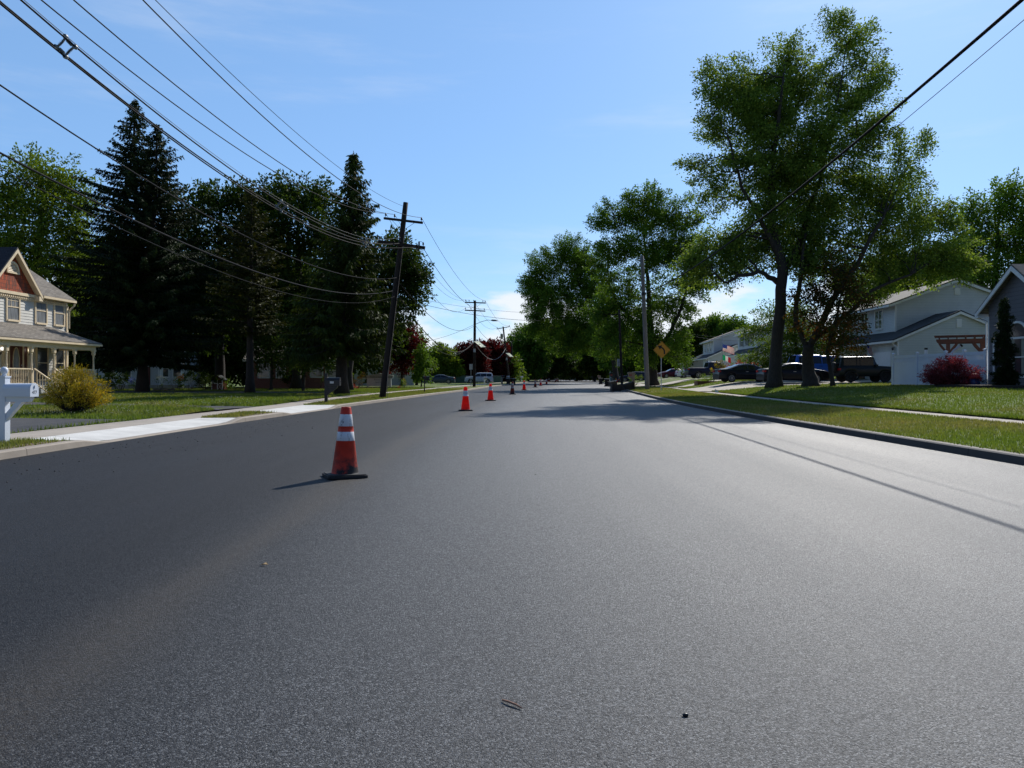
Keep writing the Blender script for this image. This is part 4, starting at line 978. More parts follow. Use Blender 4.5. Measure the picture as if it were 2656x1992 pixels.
# ------------------------------------------------------------------ houses
def axes(face):
    """local frame of a wall face: (u direction along the wall, outward normal)"""
    return {'-x': (Vector((0, -1, 0)), Vector((-1, 0, 0))), '+x': (Vector((0, 1, 0)), Vector((1, 0, 0))),
            '-y': (Vector((1, 0, 0)), Vector((0, -1, 0))), '+y': (Vector((-1, 0, 0)), Vector((0, 1, 0)))}[face]
def window(par, c, face, w, h, off=(0, 0, 0), frame='white', glass='glass', fw=0.09, sash=True, mull=0, name='window', shutters=None, arch=False, muntin=0):
    u, n = axes(face); z = Vector((0, 0, 1)); c = Vector(c)
    def fn(a, b, t): return c + u * a + z * b + n * t
    b = MB(off)
    def fb(a0, a1, b0, b1, t0=-0.02, t1=0.05): b.prism([(a0, b0), (a1, b0), (a1, b1), (a0, b1)], fn, t0, t1)
    fb(-w/2 - fw, -w/2, -h/2 - fw, h/2 + fw); fb(w/2, w/2 + fw, -h/2 - fw, h/2 + fw)
    fb(-w/2, w/2, -h/2 - fw * 1.1, -h/2, -0.02, 0.075); fb(-w/2, w/2, h/2, h/2 + fw)
    if sash: fb(-w/2, w/2, -0.025, 0.025, 0.0, 0.035)
    for i in range(mull):
        a = -w/2 + w * (i + 1) / (mull + 1); fb(a - 0.035, a + 0.035, -h/2, h/2, 0, 0.04)
    for i in range(muntin):
        a = -w/2 + w * (i + 1) / (muntin + 1); fb(a - 0.011, a + 0.011, 0.025, h/2, 0, 0.025)
    if muntin:
        fb(-w/2, w/2, h * .25 - .011, h * .25 + .011, 0, 0.0245)
    f = b.build(name, M[frame], par)
    p = MB(off); p.prism([(-w/2, -h/2), (w/2, -h/2), (w/2, h/2), (-w/2, h/2)], fn, -0.015, 0.012)
    p.build('pane', M[glass], f)
    if shutters:
        s = MB(off)
        for sg in (-1, 1):
            a = sg * (w/2 + fw + 0.2); s.prism([(a - .19, -h/2 - .05), (a + .19, -h/2 - .05), (a + .19, h/2 + .05), (a - .19, h/2 + .05)], fn, 0.003, 0.04)
        s.build('shutters', M[shutters], f)
    return f
def slab(b, p0, p1, p2, p3, th):
    """roof slab: outer surface p0..p3, thickness downwards"""
    P = [Vector(p) for p in (p0, p1, p2, p3)]; dn = Vector((0, 0, -th))
    vs = P + [q + dn for q in P]
    b.add(vs, ((0,1,2,3),(7,6,5,4),(0,4,5,1),(1,5,6,2),(2,6,7,3),(3,7,4,0)))

# ---- the porch house on the left; its front looks towards +x
HO = Vector((-28, 37, 0.12))
house = thing('porch_house', 'grey clapboard house with cream trimmed porch and red shingled gable', 'house', HO)
b = MB(HO)
x1, y0, y1, ze = -25.2, 26.0, 41.5, 5.62
b.box((-33.7, y0, -0.1), (x1 - 0.012, y1 - 0.012, ze))
# clapboards as real lapped courses on front and right end
def laps(b, a0, a1, z0, z1, fn, pitch=0.148, out=0.022):
    z = z0
    while z < z1 - 0.01:
        t = min(z + pitch, z1)
        b.quad(fn(a0, z, out), fn(a1, z, out), fn(a1, t, 0.003), fn(a0, t, 0.003))
        b.quad(fn(a0, z, 0.0), fn(a1, z, 0.0), fn(a1, z, out), fn(a0, z, out))
        z += pitch
laps(b, y0, y1, 0.86, ze - .12, lambda a, z, t: Vector((x1 - 0.01 + t, a, z)))
laps(b, -33.7, x1, 0.5, ze, lambda a, z, t: Vector((a, y1 - .012 + t, z)))
# gable end of the main roof
b.prism([(-34.0, ze - .05), (-25.0, ze - .05), (-29.45, 8.5)], lambda u, v, t: Vector((u, t, v)), y1 - 0.3, y1)
b.build('wall', M['gray_board'], house)
b = MB(HO)
zx = lambda x: 5.60 + (-24.84 - x) / 4.61 * 3.10
for ya, yb, xa in ((y0, 34.86, -24.84), (34.86, 38.78, -25.40), (38.78, 41.80, -24.84)):
    slab(b, (xa, ya, zx(xa)), (xa, yb, zx(xa)), (-29.45, yb, 8.70), (-29.45, ya, 8.70), 0.10)
slab(b, (-34.2, 41.80, 5.60), (-34.2, y0, 5.60), (-29.45, y0, 8.70), (-29.45, 41.80, 8.70), 0.10)
rf = b.build('roof', M['roof_gray'], house)
b = MB(HO)   # cross gable roof
slab(b, (-24.85, 38.80, 5.58), (-28.2, 38.80, 5.58), (-28.2, 36.82, 7.80), (-24.85, 36.82, 7.80), 0.09)
b.build('gable_roof', M['roof_gray'], rf)
b = MB(HO)
slab(b, (-28.2, 34.84, 5.58), (-24.85, 34.84, 5.58), (-24.85, 36.82, 7.80), (-28.2, 36.82, 7.80), 0.09)
b.build('gable_roof', M['roof_dark'], rf)
b = MB(HO); b.prism([(34.92, 5.58), (38.72, 5.58), (36.82, 7.69)], lambda u, v, t: Vector((t, u, v)), -25.4, -25.12)
b.build('gable_shingles', M['cedar'], house)
b = MB(HO)   # cream trim: rake boards, soffits, returns, fascia, frieze with dentils
for sg in (-1, 1):
    e = lambda y, z, x: Vector((x, y, z))
    yo, zo, yi, zi = 36.82 + sg * 2.0, 5.50, 36.82, 7.71
    b.prism([(yo, zo - .17), (yo, zo), (yi, zi), (yi, zi - .20)], lambda u, v, t: Vector((t, u, v)), -24.89, -24.835)
    b.prism([(yo - sg * .06, zo - .10), (yo - sg * .06, zo - .05), (yi, zi - .10), (yi, zi - .15)], lambda u, v, t: Vector((t, u, v)), -25.12, -24.89)
    b.box((-25.15, min(yo, yo - sg * .30), 5.26), (-24.85, max(yo, yo - sg * .30), 5.50))
b.box((-25.19, 34.5, 5.42), (-25.05, 38.7, 5.57))
b.box((-24.96, 38.86, 5.46), (-24.82, 41.78, 5.58)); b.box((-25.17, 38.84, 5.44), (-24.96, 41.5, 5.49))
b.box((-24.96, y0, 5.46), (-24.82, 34.7, 5.58))
y = 34.5
while y < 41.3:
    b.box((-25.17, y, 5.28), (-25.09, y + .07, 5.39)); y += 0.145
b.box((-25.19, 34.4, 5.22), (-25.14, 41.4, 5.28))
b.box((-25.19, 41.35, 0.9), (-25.13, 41.5, 5.25))
b.build('trim', M['cream'], house)
b = MB(HO)
b.tube([(-24.88, 41.68, 5.42), (-24.90, 41.65, 5.28), (-25.05, 41.58, 5.10), (-25.12, 41.55, 4.95), (-25.12, 41.55, 4.0)], 0.045, 8)
b.build('downspout', M['cream'], house)
# half round louvred vent
b = MB(HO)
arc = [(0.46 * math.cos(a), 0.46 * math.sin(a) * 1.15) for a in np.linspace(0, math.pi, 15)]
inn = [(0.36 * math.cos(a), 0.36 * math.sin(a) * 1.15) for a in np.linspace(math.pi, 0, 15)]
fnv = lambda u, v, t: Vector((-25.12 + t, 36.82 + u, 6.55 + v))
for i in range(14):
    b.prism([arc[i], arc[i + 1], inn[13 - i], inn[14 - i]], fnv, 0, 0.07)
b.prism([(-.46, -.09), (.46, -.09), (.46, 0), (-.46, 0)], fnv, 0, 0.08)
for k in range(5):
    v = 0.02 + k * .075; w = math.sqrt(max(0, .36 ** 2 - (v / 1.15) ** 2))
    b.quad(fnv(-w, v, .05), fnv(w, v, .05), fnv(w, v + .07, .01), fnv(-w, v + .07, .01))
b.build('vent', M['cream'], house)
for yc, zc, w, h, mu in ((36.95, 4.80, .86, 1.28, 2), (39.15, 4.80, .86, 1.28, 0), (40.72, 4.80, .80, 1.28, 0), (34.4, 4.8, .86, 1.28, 2), (31, 4.8, .9, 1.28, 0)):
    window(house, (x1 + 0.014, yc, zc), '+x', w, h, HO, 'cream', 'curtain_glass', 0.085, True, 0, muntin=mu)
for yc, w in ((39.25, .86), (40.75, .7), (33.4, .9)):
    window(house, (x1 + 0.014, yc, 2.02), '+x', w, 1.75, HO, 'cream', 'glass', 0.085, True)
# front door with its oval light and a side light
f = lambda u, v, t: Vector((x1 + 0.012 + t, 37.15 + u, 0.86 + v))
b = MB(HO)
for a0, a1, z0, z1 in ((-.57, -.48, 0, 2.15), (.48, .58, 0, 2.15), (.86, 1.0, 0, 2.15), (-.57, 1.0, 2.15, 2.27), (-1.0, -.86, 0, 2.15)):
    b.prism([(a0, z0), (a1, z0), (a1, z1), (a0, z1)], f, 0, .06)
fr = b.build('door_frame', M['cream'], house)
b = MB(HO); b.prism([(-.48, 0), (.48, 0), (.48, 2.15), (-.48, 2.15)], f, 0, .03)
M['door_red'] = mat('dark_red_door', (0.11, 0.025, 0.018), 0.4, 0.1, 4)
dr = b.build('door', M['door_red'], house)
b = MB(HO)
el = [(.22 * math.cos(a), 1.15 + .72 * math.sin(a)) for a in np.linspace(0, 2 * math.pi, 24, endpoint=False)]
b.prism(el, f, .03, .04); ov = b.build('oval_pane', M['curtain_glass'], dr)
b = MB(HO)
eo = [(.26 * math.cos(a), 1.15 + .77 * math.sin(a)) for a in np.linspace(0, 2 * math.pi, 25)]
ei = [(.22 * math.cos(a), 1.15 + .72 * math.sin(a)) for a in np.linspace(0, 2 * math.pi, 25)]
for i in range(24): b.prism([eo[i], eo[i + 1], ei[i + 1], ei[i]], f, .03, .055)
b.build('oval_frame', M['cream'], dr)
b = MB(HO); b.lathe([(.035, -.03), (.04, 0), (.02, .03)], 10, Matrix.Translation(f(.38, 1.0, .07)) @ Matrix.Rotation(R(90), 4, 'Y')); b.build('handle', M['galv'], dr)
for a0, a1 in ((.58, .86), (-.86, -.57)):
    b = MB(HO); b.prism([(a0, 0), (a1, 0), (a1, 2.15), (a0, 2.15)], f, 0, .02)
    b.prism([(a0 + .05, .1), (a1 - .05, .1), (a1 - .05, .8), (a0 + .05, .8)], f, .02, .03)
    b.build('side_light', M['door_red'], house)
# porch
b = MB(HO); b.box((x1, y0, 0.72), (-23.05, 41.0, 0.86)); b.build('porch_floor', mat('grey_deck_paint', (0.30, 0.31, 0.31), 0.6, 0.1, 3), house)
b = MB(HO)
for y in np.arange(y0, 41.0, 0.14):
    if 35.45 < y < 37.0: continue
    b.box((-23.16, y, 0.1), (-23.13, y + .11, 0.72))
b.build('porch_skirt', mat('pale_skirting', (0.42, 0.42, 0.40), 0.7, 0.15, 4), house)
b = MB(HO); 
slab(b, (-22.92, y0, 3.12), (-22.92, 40.95, 3.12), (x1, 40.0, 4.0), (x1, y0, 4.0), 0.07)
b.add([Vector(p) for p in ((-22.92, 40.95, 3.12), (x1 - .2, 40.95, 3.12), (x1, 40.0, 4.0), (-22.92, 40.95, 3.05), (x1 - .2, 40.95, 3.05))], ((0, 1, 2), (0, 3, 4, 1)))
b.build('porch_roof', M['roof_gray'], house)
b = MB(HO)
b.box((-23.00, y0, 2.97), (-22.90, 40.98, 3.06)); b.box((-25.1, 40.90, 2.97), (-23.00, 40.99, 3.06))
b.box((-23.28, y0, 2.72), (-23.12, 40.7, 2.97)); b.box((-25.1, 40.55, 2.72), (-23.28, 40.69, 2.97)); b.box((x1, y0, 2.93), (-23.00, 40.90, 2.968))
b.build('porch_beam', M['cream'], house)
POSTS = [33.6, 35.35, 37.1, 38.85, 40.6, 31.85, 30.1]
prof = [(.085, .86), (.085, 1.62), (.06, 1.65), (.05, 1.68), (.062, 1.72), (.05, 1.76), (.058, 1.82), (.045, 1.90), (.040, 2.15), (.045, 2.33), (.058, 2.38), (.048, 2.41), (.06, 2.44), (.085, 2.47), (.085, 2.75)]
b = MB((0, 0, 0)); b.lathe(prof, 10)
b.box((-.075, -.075, .862), (.075, .075, 1.60)); b.box((-.075, -.075, 2.48), (.075, .075, 2.74))
for sg in (-1, 1):
    b.prism([(sg * .075, 2.74), (sg * .26, 2.74), (sg * .24, 2.69), (sg * .15, 2.63), (sg * .11, 2.56), (sg * .075, 2.46)], lambda u, v, t: Vector((t, u, v)), -.02, .02)
post0 = b.build('porch_post', M['cream'], house)
for i, y in enumerate(POSTS):
    o = post0 if i == 0 else post0.copy()
    if i: COL.objects.link(o); o.parent = house
    o.location = Vector((-23.2, y, 0)) - HO
# the railing of each bay
def railing(p, q):
    p, q = Vector(p), Vector(q); b = MB(HO)
    up = Vector((0, 0, 1)); d_ = q - p; L = d_.length; n = max(3, int(L / .115))
    b.bar(p + up * .80, q + up * .80, .075, .06); b.bar(p + up * .10, q + up * .10, .055, .055)
    for i in range(1, n):
        c = p + d_ * i / n
        b.tube([c + up * .11, c + up * .26, c + up * .34, c + up * .5, c + up * .64, c + up * .79], [.022, .022, .014, .021, .014, .022], 6)
    return b.build('railing', M['cream'], house)
ys = sorted(POSTS)
for a_, c_ in zip(ys[:-1], ys[1:]):
    if a_ == 35.35: continue
    railing((-23.2, a_ + .08, .86), (-23.2, c_ - .08, .86))
railing((-23.25, 40.6, .86), (-25.1, 40.6, .86))
for y in (35.42, 37.03):
    b = MB(HO); up = Vector((0, 0, 1))
    p, q = Vector((-23.1, y, .86)), Vector((-22.3, y, .30)); b.bar(p + up * .80, q + up * .80, .07, .06); b.bar(p + up * .12, q + up * .12, .05, .05)
    for i in range(1, 6):
        c = p + (q - p) * i / 6; b.tube([c + up * .13, c + up * .3, c + up * .5, c + up * .66, c + up * .79], [.02, .02, .012, .02, .02], 6)
    b.lathe([(.055, .14), (.055, .5), (.035, .54), (.035, .9), (.055, .93), (.055, 1.12), (.035, 1.14), (.045, 1.19), (.02, 1.23)], 8, Matrix.Translation((-22.26, y, 0.02)))
    b.build('stair_rail', M['cream'], house)
b = MB(HO)
for i in range(3): b.box((-23.06 + .27 * i, 35.45, 0.1), (-23.06 + .27 * (i + 1), 37.0, .67 - .19 * i))
b.build('steps', mat('grey_step_paint', (0.33, 0.34, 0.34), 0.6, 0.1, 3), house)
for y in (38.1, 36.02):
    b = MB(HO); b.tube([(x1 + .02, y, 2.45), (x1 + .08, y, 2.40), (x1 + .12, y, 2.50), (x1 + .13, y, 2.60)], .02, 6)
    b.box((x1 + .01, y - .05, 2.36), (x1 + .03, y + .05, 2.52))
    l = b.build('wall_lamp', M['steel_dark'], house)
    g = MB(HO); g.lathe([(.001, -.09), (.06, -.07), (.085, 0), (.06, .07), (.001, .09)], 12, Matrix.Translation((x1 + .14, y, 2.66)))
    t_ = NT('lit_globe'); t_.set((.8, .8, .78), .3); t_.b.inputs['Emission Color'].default_value = (1, .95, .85, 1); t_.b.inputs['Emission Strength'].default_value = 1.6
    g.build('globe', t_.m, l, True)

# ---- houses of the row on the right: two storeys, the gable towards the camera, a garage wing in front
def split_house(name, label, loc, rz, wall='white_siding', roof='roof_gray', s=1.0, shut=None, garage=True, chimney=False, wroof='roof_dark', brickfront=False):
    t = thing(name, label, 'house', loc, rz)
    b = MB(); b.prism([(1.3, -.6), (10.2, -.6), (10.2, 6.0), (5.8, 7.62), (1.3, 6.0)], lambda u, v, q: Vector((u, q, v)), 3.2, 14)
    b.build('wall', M[wall], t)
    b = MB()
    slab(b, (.75, 2.95, 5.86), (5.8, 2.95, 7.74), (5.8, 14.3, 7.74), (.75, 14.3, 5.86), .1)
    slab(b, (5.8, 2.95, 7.74), (10.75, 2.95, 5.86), (10.75, 14.3, 5.86), (5.8, 14.3, 7.74), .1)
    rf = b.build('roof', M[roof], t)
    b = MB()
    for x_, z_ in ((.75, 5.76), (10.75, 5.76)):
        b.prism([(x_, z_ - .16), (x_, z_ + .005), (5.8, 7.645), (5.8, 7.45)], lambda u, v, q: Vector((u, q, v)), 2.93, 2.99)
    b.box((.70, 2.94, 5.62), (.80, 14.3, 5.765)); b.box((.8, 3.2, 5.70), (1.3, 14, 5.74))
    b.box((1.24, 3.14, -.5), (1.36, 3.26, 5.72))
    b.build('fascia', M['white'], t)
    b = MB(); b.prism([(0, -.6), (8.4, -.6), (8.4, 3.1), (4.2, 4.95), (0, 3.1)], lambda u, v, q: Vector((u, q, v)), 0, 5.0)
    b.build('garage_wall', M[wall if not brickfront else 'cream_siding'], t)
    b = MB()
    slab(b, (-.45, -.25, 3.0), (4.2, -.25, 5.06), (4.2, 5.0, 5.06), (-.45, 5.0, 3.0), .1)
    slab(b, (4.2, -.25, 5.06), (8.85, -.25, 3.0), (8.85, 5.0, 3.0), (4.2, 5.0, 5.06), .1)
    slab(b, (-.45, 5.0, 3.0), (1.3, 5.0, 3.775), (1.3, 13.8, 3.775), (-.45, 13.8, 3.0), .1)
    b.build('garage_roof', M[wroof], t)
    b = MB()
    for x_ in (-.45, 8.85): b.prism([(x_, 2.76), (x_, 2.905), (4.2, 4.965), (4.2, 4.78)], lambda u, v, q: Vector((u, q, v)), -.27, -.21)
    b.box((-.5, -.26, 2.78), (-.40, 13.8, 2.92)); b.box((-.40, 0, 2.86), (.0, 5, 2.90)); b.box((-.05, -.05, -.5), (.05, .05, 2.86))
    b.tube([(-.40, .12, 2.82), (-.2, .10, 2.6), (-.06, -.02, 2.45), (-.06, -.08, 2.3), (-.06, -.08, 0)], .04, 6)
    b.build('garage_trim', M['white'], t)
    for y_ in (6.0, 8.6, 11.6):
        window(t, (1.298, y_, 4.85), '-x', 1.15, 1.35, (0, 0, 0), 'white', 'glass', .12, True, 1, shutters=shut)
    for y_ in (7.0, 11.0): window(t, (1.298, y_, 1.5), '-x', 1.25, 1.5, (0, 0, 0), 'white', 'glass', .11, True, 1)
    b = MB(); b.box((1.24, 8.6, 0), (1.31, 9.6, 2.1)); b.build('door', M['door_red'], t)
    if garage:
        b = MB(); b.box((-.035, 1.0, 0), (.01, 4.0, 2.2))
        for k in range(4): b.box((-.055, 1.05, .06 + k * .54), (-.036, 3.95, .52 + k * .54))
        b.build('garage_door', M['white'], t)
        b = MB(); b.lathe([(.02, -.1), (.07, -.08), (.08, .05), (.03, .12)], 8, Matrix.Translation((-.12, .55, 2.35))); b.bar((0, .55, 2.45), (-.12, .55, 2.45), .04); b.build('wall_lamp', M['steel_dark'], t)
    for c, w, h in (((5.8, 3.198, 6.75), .42, .5), ((4.2, -.002, 4.15), .36, .6)):
        b = MB(); x_, y_, z_ = c
        b.box((x_ - w/2, y_ - .04, z_ - h/2), (x_ + w/2, y_ + .01, z_ + h/2))
        for k in range(6): b.box((x_ - w/2 + .04, y_ - .055, z_ - h/2 + .03 + k * (h - .06) / 6), (x_ + w/2 - .04, y_ - .041, z_ - h/2 + .06 + k * (h - .06) / 6))
        b.build('vent', M['white'], t)
    if chimney:
        b = MB(); b.box((-.4, 6.2, 0), (.9, 7.4, 5.6)); b.box((-.5, 6.1, 5.6), (1.0, 7.5, 5.8))
        for k in range(3): b.lathe([(.14, 5.8), (.12, 6.15)], 8, Matrix.Translation((-.2 + .4 * k, 6.8, 0)))
        b.build('chimney', M['brick'], t)
    return t
gz = land(27.4, 52)
split_house('garage_house', 'pale two storey house with garage wing behind the black off roader', (27.4, 52, gz), R(-3), brickfront=True)
gz = land(X(1984, 86), 86)
split_house('shuttered_house', 'white house with dark shutters half hidden by the thick trunk', (X(1984, 88) - 1.5, 88, gz), R(-5), shut='roof_dark')
gz = land(27, 108)
split_house('far_house', 'white far house with grey roof right behind the flags', (X(1838, 112), 112, gz + .1), R(-6), shut=None, brickfront=True)
split_house('beige_house', 'beige far house with a brick chimney left of the flags', (X(1780, 150) - 1.2, 148, land(36, 150) - .2), R(-7), wall='beige_siding', roof='roof_brown', wroof='roof_brown', chimney=True)

# ---- grey house at the right edge: a gabled bay towards the street with an arched window
GO = Vector((24.4, 37.5, land(24.4, 36)))
gh = thing('grey_house', 'dark grey sided house with white arched window at the right edge', 'house', GO)
b = MB(); sl = 1.0
b.prism([(0, -.7), (0, 4.05), (-2.3, 5.75), (-4.6, 4.05), (-4.6, -.7)], lambda u, v, q: Vector((q, u, v)), 0, 9)
b.box((1.6, -16, -.7), (9.5, -4.6, 3.6)); b.build('wall', M['slate_siding'], gh)
b = MB()
slab(b, (-.4, .45, 3.80), (-.4, -2.3, 5.90), (9.2, -2.3, 5.90), (9.2, .45, 3.80), .1)
slab(b, (-.4, -2.3, 5.90), (-.4, -5.05, 3.80), (9.2, -5.05, 3.80), (9.2, -2.3, 5.90), .1)
slab(b, (1.1, -5.0, 3.6), (5.5, -5.0, 5.6), (5.5, -16.3, 5.6), (1.1, -16.3, 3.6), .1)
b.build('roof', M['roof_gray'], gh)
b = MB()
for yy in (.45, -5.05):
    b.prism([(yy, 3.50), (yy, 3.705), (-2.3, 5.805), (-2.3, 5.57)], lambda u, v, q: Vector((q, u, v)), -.43, -.37)
    b.box((-.42, min(yy, yy - .25 * (1 if yy > 0 else -1)), 3.50), (0, max(yy, yy - .25 * (1 if yy > 0 else -1)), 3.62))
b.box((-.36, .40, 3.60), (9.1, .50, 3.72)); b.box((-.03, -.05, -.6), (.06, .03, 3.55))
b.tube([(-.3, .42, 3.5), (-.06, .1, 3.3), (-.06, .08, 0)], .04, 6)
b.build('trim', M['white'], gh)
fa = lambda u, v, q: Vector((-q, -2.15 - u, v))
b = MB(); W = .72; zs, zt = .55, 2.35
for a0, a1, v0, v1 in ((-W - .1, -W, zs - .1, zt), (W, W + .1, zs - .1, zt), (-W, W, zs - .12, zs), (-W, W, zt - .05, zt + .05), (-W, W, 1.4, 1.45)):
    b.prism([(a0, v0), (a1, v0), (a1, v1), (a0, v1)], fa, 0, .06)
A = np.linspace(0, math.pi, 17)
for i in range(16):
    o = [((W + .1) * math.cos(A[i]), zt + (W + .1) * math.sin(A[i])), ((W + .1) * math.cos(A[i + 1]), zt + (W + .1) * math.sin(A[i + 1])), (W * math.cos(A[i + 1]), zt + W * math.sin(A[i + 1])), (W * math.cos(A[i]), zt + W * math.sin(A[i]))]
    b.prism(o, fa, 0, .07)
aw = b.build('arched_window', M['white'], gh)
b = MB(); b.prism([(-W, zs), (W, zs), (W, zt)] + [(W * math.cos(a), zt + W * math.sin(a)) for a in A[1:-1]] + [(-W, zt)], fa, 0, .015); b.build('pane', M['glass'], aw)
b = MB()
for k in range(9):
    a0 = -W + .12 + k * .09 if k < 5 else W - .12 - (k - 5) * .09
    b.prism([(a0 - .03, zs), (a0 + .03, zs), (a0 + .03, zt - .06), (a0 - .03, zt - .06)], fa, .016, .02 + .004 * (k % 2))
b.build('curtain', mat('pale_curtain', (.34, .34, .28), .8), aw)
window(gh, (-.002, -.75, 1.4), '-x', .5, 1.7, (0, 0, 0), 'white', 'glass', .1)

# ---- houses behind the trees on the left
def plain_house(name, label, loc, rz, w, dpt, eave, ridge, wall, roof, wins, trim='white', porch=False):
    """front towards local -y; ridge along x"""
    t = thing(name, label, 'house', loc, rz)
    b = MB(); b.prism([(0, -.4), (dpt, -.4), (dpt, eave), (dpt / 2, ridge), (0, eave)], lambda u, v, q: Vector((q, u, v)), -w/2, w/2); b.build('wall', M[wall], t)
    b = MB()
    k = (ridge - eave) / (dpt / 2)
    slab(b, (-w/2 - .3, -.4, eave - .4 * k + .08), (w/2 + .3, -.4, eave - .4 * k + .08), (w/2 + .3, dpt/2, ridge + .08), (-w/2 - .3, dpt/2, ridge + .08), .08)
    slab(b, (-w/2 - .3, dpt/2, ridge + .08), (w/2 + .3, dpt/2, ridge + .08), (w/2 + .3, dpt + .4, eave - .4 * k + .08), (-w/2 - .3, dpt + .4, eave - .4 * k + .08), .08)
    b.build('roof', M[roof], t)
    b = MB(); b.box((-w/2 - .3, -.46, eave - .4 * k - .12), (w/2 + .3, -.405, eave - .4 * k + .07)); b.build('fascia', M[trim], t)
    for (x_, z_, ww, hh) in wins: window(t, (x_, -.002, z_), '-y', ww, hh, (0, 0, 0), trim, 'glass', .1)
    b = MB(); b.box((-.5, -.05, 0), (.5, .01, 2.1)); b.build('door', M['door_red'], t)
    if porch:
        b = MB(); b.box((-w/2, -2.2, -.3), (w/2, -.0, .35)); b.build('porch_floor', M['old_concrete'], t)
        for i in range(5):
            b = MB(); x_ = -w/2 + .3 + i * (w - .6) / 4
            b.lathe([(.2, .35), (.2, .5), (.15, .55), (.13, 4.6), (.2, 4.7), (.2, 4.85)], 10, Matrix.Translation((x_, -1.9, 0))); b.build('porch_column', M['white'], t, True)
        b = MB(); slab(b, (-w/2 - .2, -2.5, 5.0), (w/2 + .2, -2.5, 5.0), (w/2 + .2, 0, 5.35), (-w/2 - .2, 0, 5.35), .1); b.box((-w/2, -2.1, 4.85), (w/2, -1.7, 4.95)); b.build('porch_roof', M['white'], t)
    return t
plain_house('columned_house', 'white two storey house with tall porch columns glimpsed through the dark trees', (X(375, 70), 70, .12), R(14), 8.0, 8, 5.6, 7.4, 'white_siding', 'roof_gray',
            [(-3, 1.9, .9, 1.5), (3, 1.9, .9, 1.5), (-1.6, 1.9, .8, 1.5), (1.7, 1.9, .8, 1.5), (-2.6, 4.6, .9, 1.3), (0, 4.6, .9, 1.3), (2.6, 4.6, .9, 1.3)], porch=True)
plain_house('brick_house', 'low red brick house with white windows behind the black mailbox', (X(772, 68), 68, .12), R(10), 9, 7, 2.8, 4.0, 'brick', 'roof_gray', [(-3, 1.7, .9, 1.2), (-1.5, 1.7, .7, 1.2), (1.7, 1.75, 1.0, 1.2), (3.1, 1.75, 1.0, 1.2)])
plain_house('white_cottage', 'pale cottage behind the pale sign board', (X(985, 92), 94, .12), R(8), 8, 7, 2.9, 4.8, 'white_siding', 'roof_gray', [(-2.4, 1.6, 1, 1.2), (2.4, 1.6, 1, 1.2)])
plain_house('far_white_house', 'white low house at the far end behind the bare small tree', (X(1462, 250), 252, 0), R(-4), 9, 7, 2.8, 4.6, 'white_siding', 'roof_gray', [(-3, 1.6, 1, 1.1), (2.6, 1.6, 1, 1.1)])
plain_house('far_cottage', 'pale low house beyond the last mailbox', (X(1535, 235), 236, .4), R(-8), 8, 7, 2.7, 4.4, 'beige_siding', 'roof_gray', [(-2.2, 1.5, 1, 1.1), (2.2, 1.5, 1, 1.1)])
plain_house('far_garage', 'small white garage left of the far street trees', (X(1372, 225), 226, 0), R(4), 7, 6, 2.6, 4.2, 'cream_siding', 'roof_gray', [(-2, 1.5, .9, 1), (2, 1.5, .9, 1)])
plain_house('blue_cottage', 'pale blue low house behind the dark wagon', (X(1622, 150), 152, land(24, 150)), R(-6), 5.5, 6, 2.4, 3.5, 'blue_siding', 'roof_gray', [(-1.8, 1.4, .8, 1.0), (1.8, 1.4, .8, 1.0)])
# red shed with white trim
sp_ = stand(563, 62); t = thing('garden_shed', 'small red shed with white corner boards in the shade', 'shed', sp_); t.scale = (.62, .62, .62)
b = MB(); b.prism([(-.75, -.1), (.75, -.1), (.75, 1.5), (0, 2.0), (-.75, 1.5)], lambda u, v, q: Vector((u, q, v)), 0, 1.5); b.build('wall', M['door_red'], t)
b = MB(); slab(b, (-.9, -.12, 1.42), (0, -.12, 2.06), (0, 1.6, 2.06), (-.9, 1.6, 1.42), .05); slab(b, (0, -.12, 2.06), (.9, -.12, 1.42), (.9, 1.6, 1.42), (0, 1.6, 2.06), .05); b.build('roof', M['roof_dark'], t)
b = MB()
for x_ in (-.77, .0, .67): b.box((x_, -.03, -.1), (x_ + .1, -.001, 1.45))
b.box((-.67, -.028, .88), (.0, -.002, .96)); b.bar((.13, -.02, .1), (.62, -.02, .85), .06, .02); b.bar((.62, -.025, .1), (.13, -.025, .85), .06, .02); b.box((.1, -.03, .86), (.67, -.004, .95))
b.build('trim', M['white'], t)
window(t, (-.35, -.003, 1.2), '-y', .34, .3, (0, 0, 0), 'white', 'glass', .05, False)
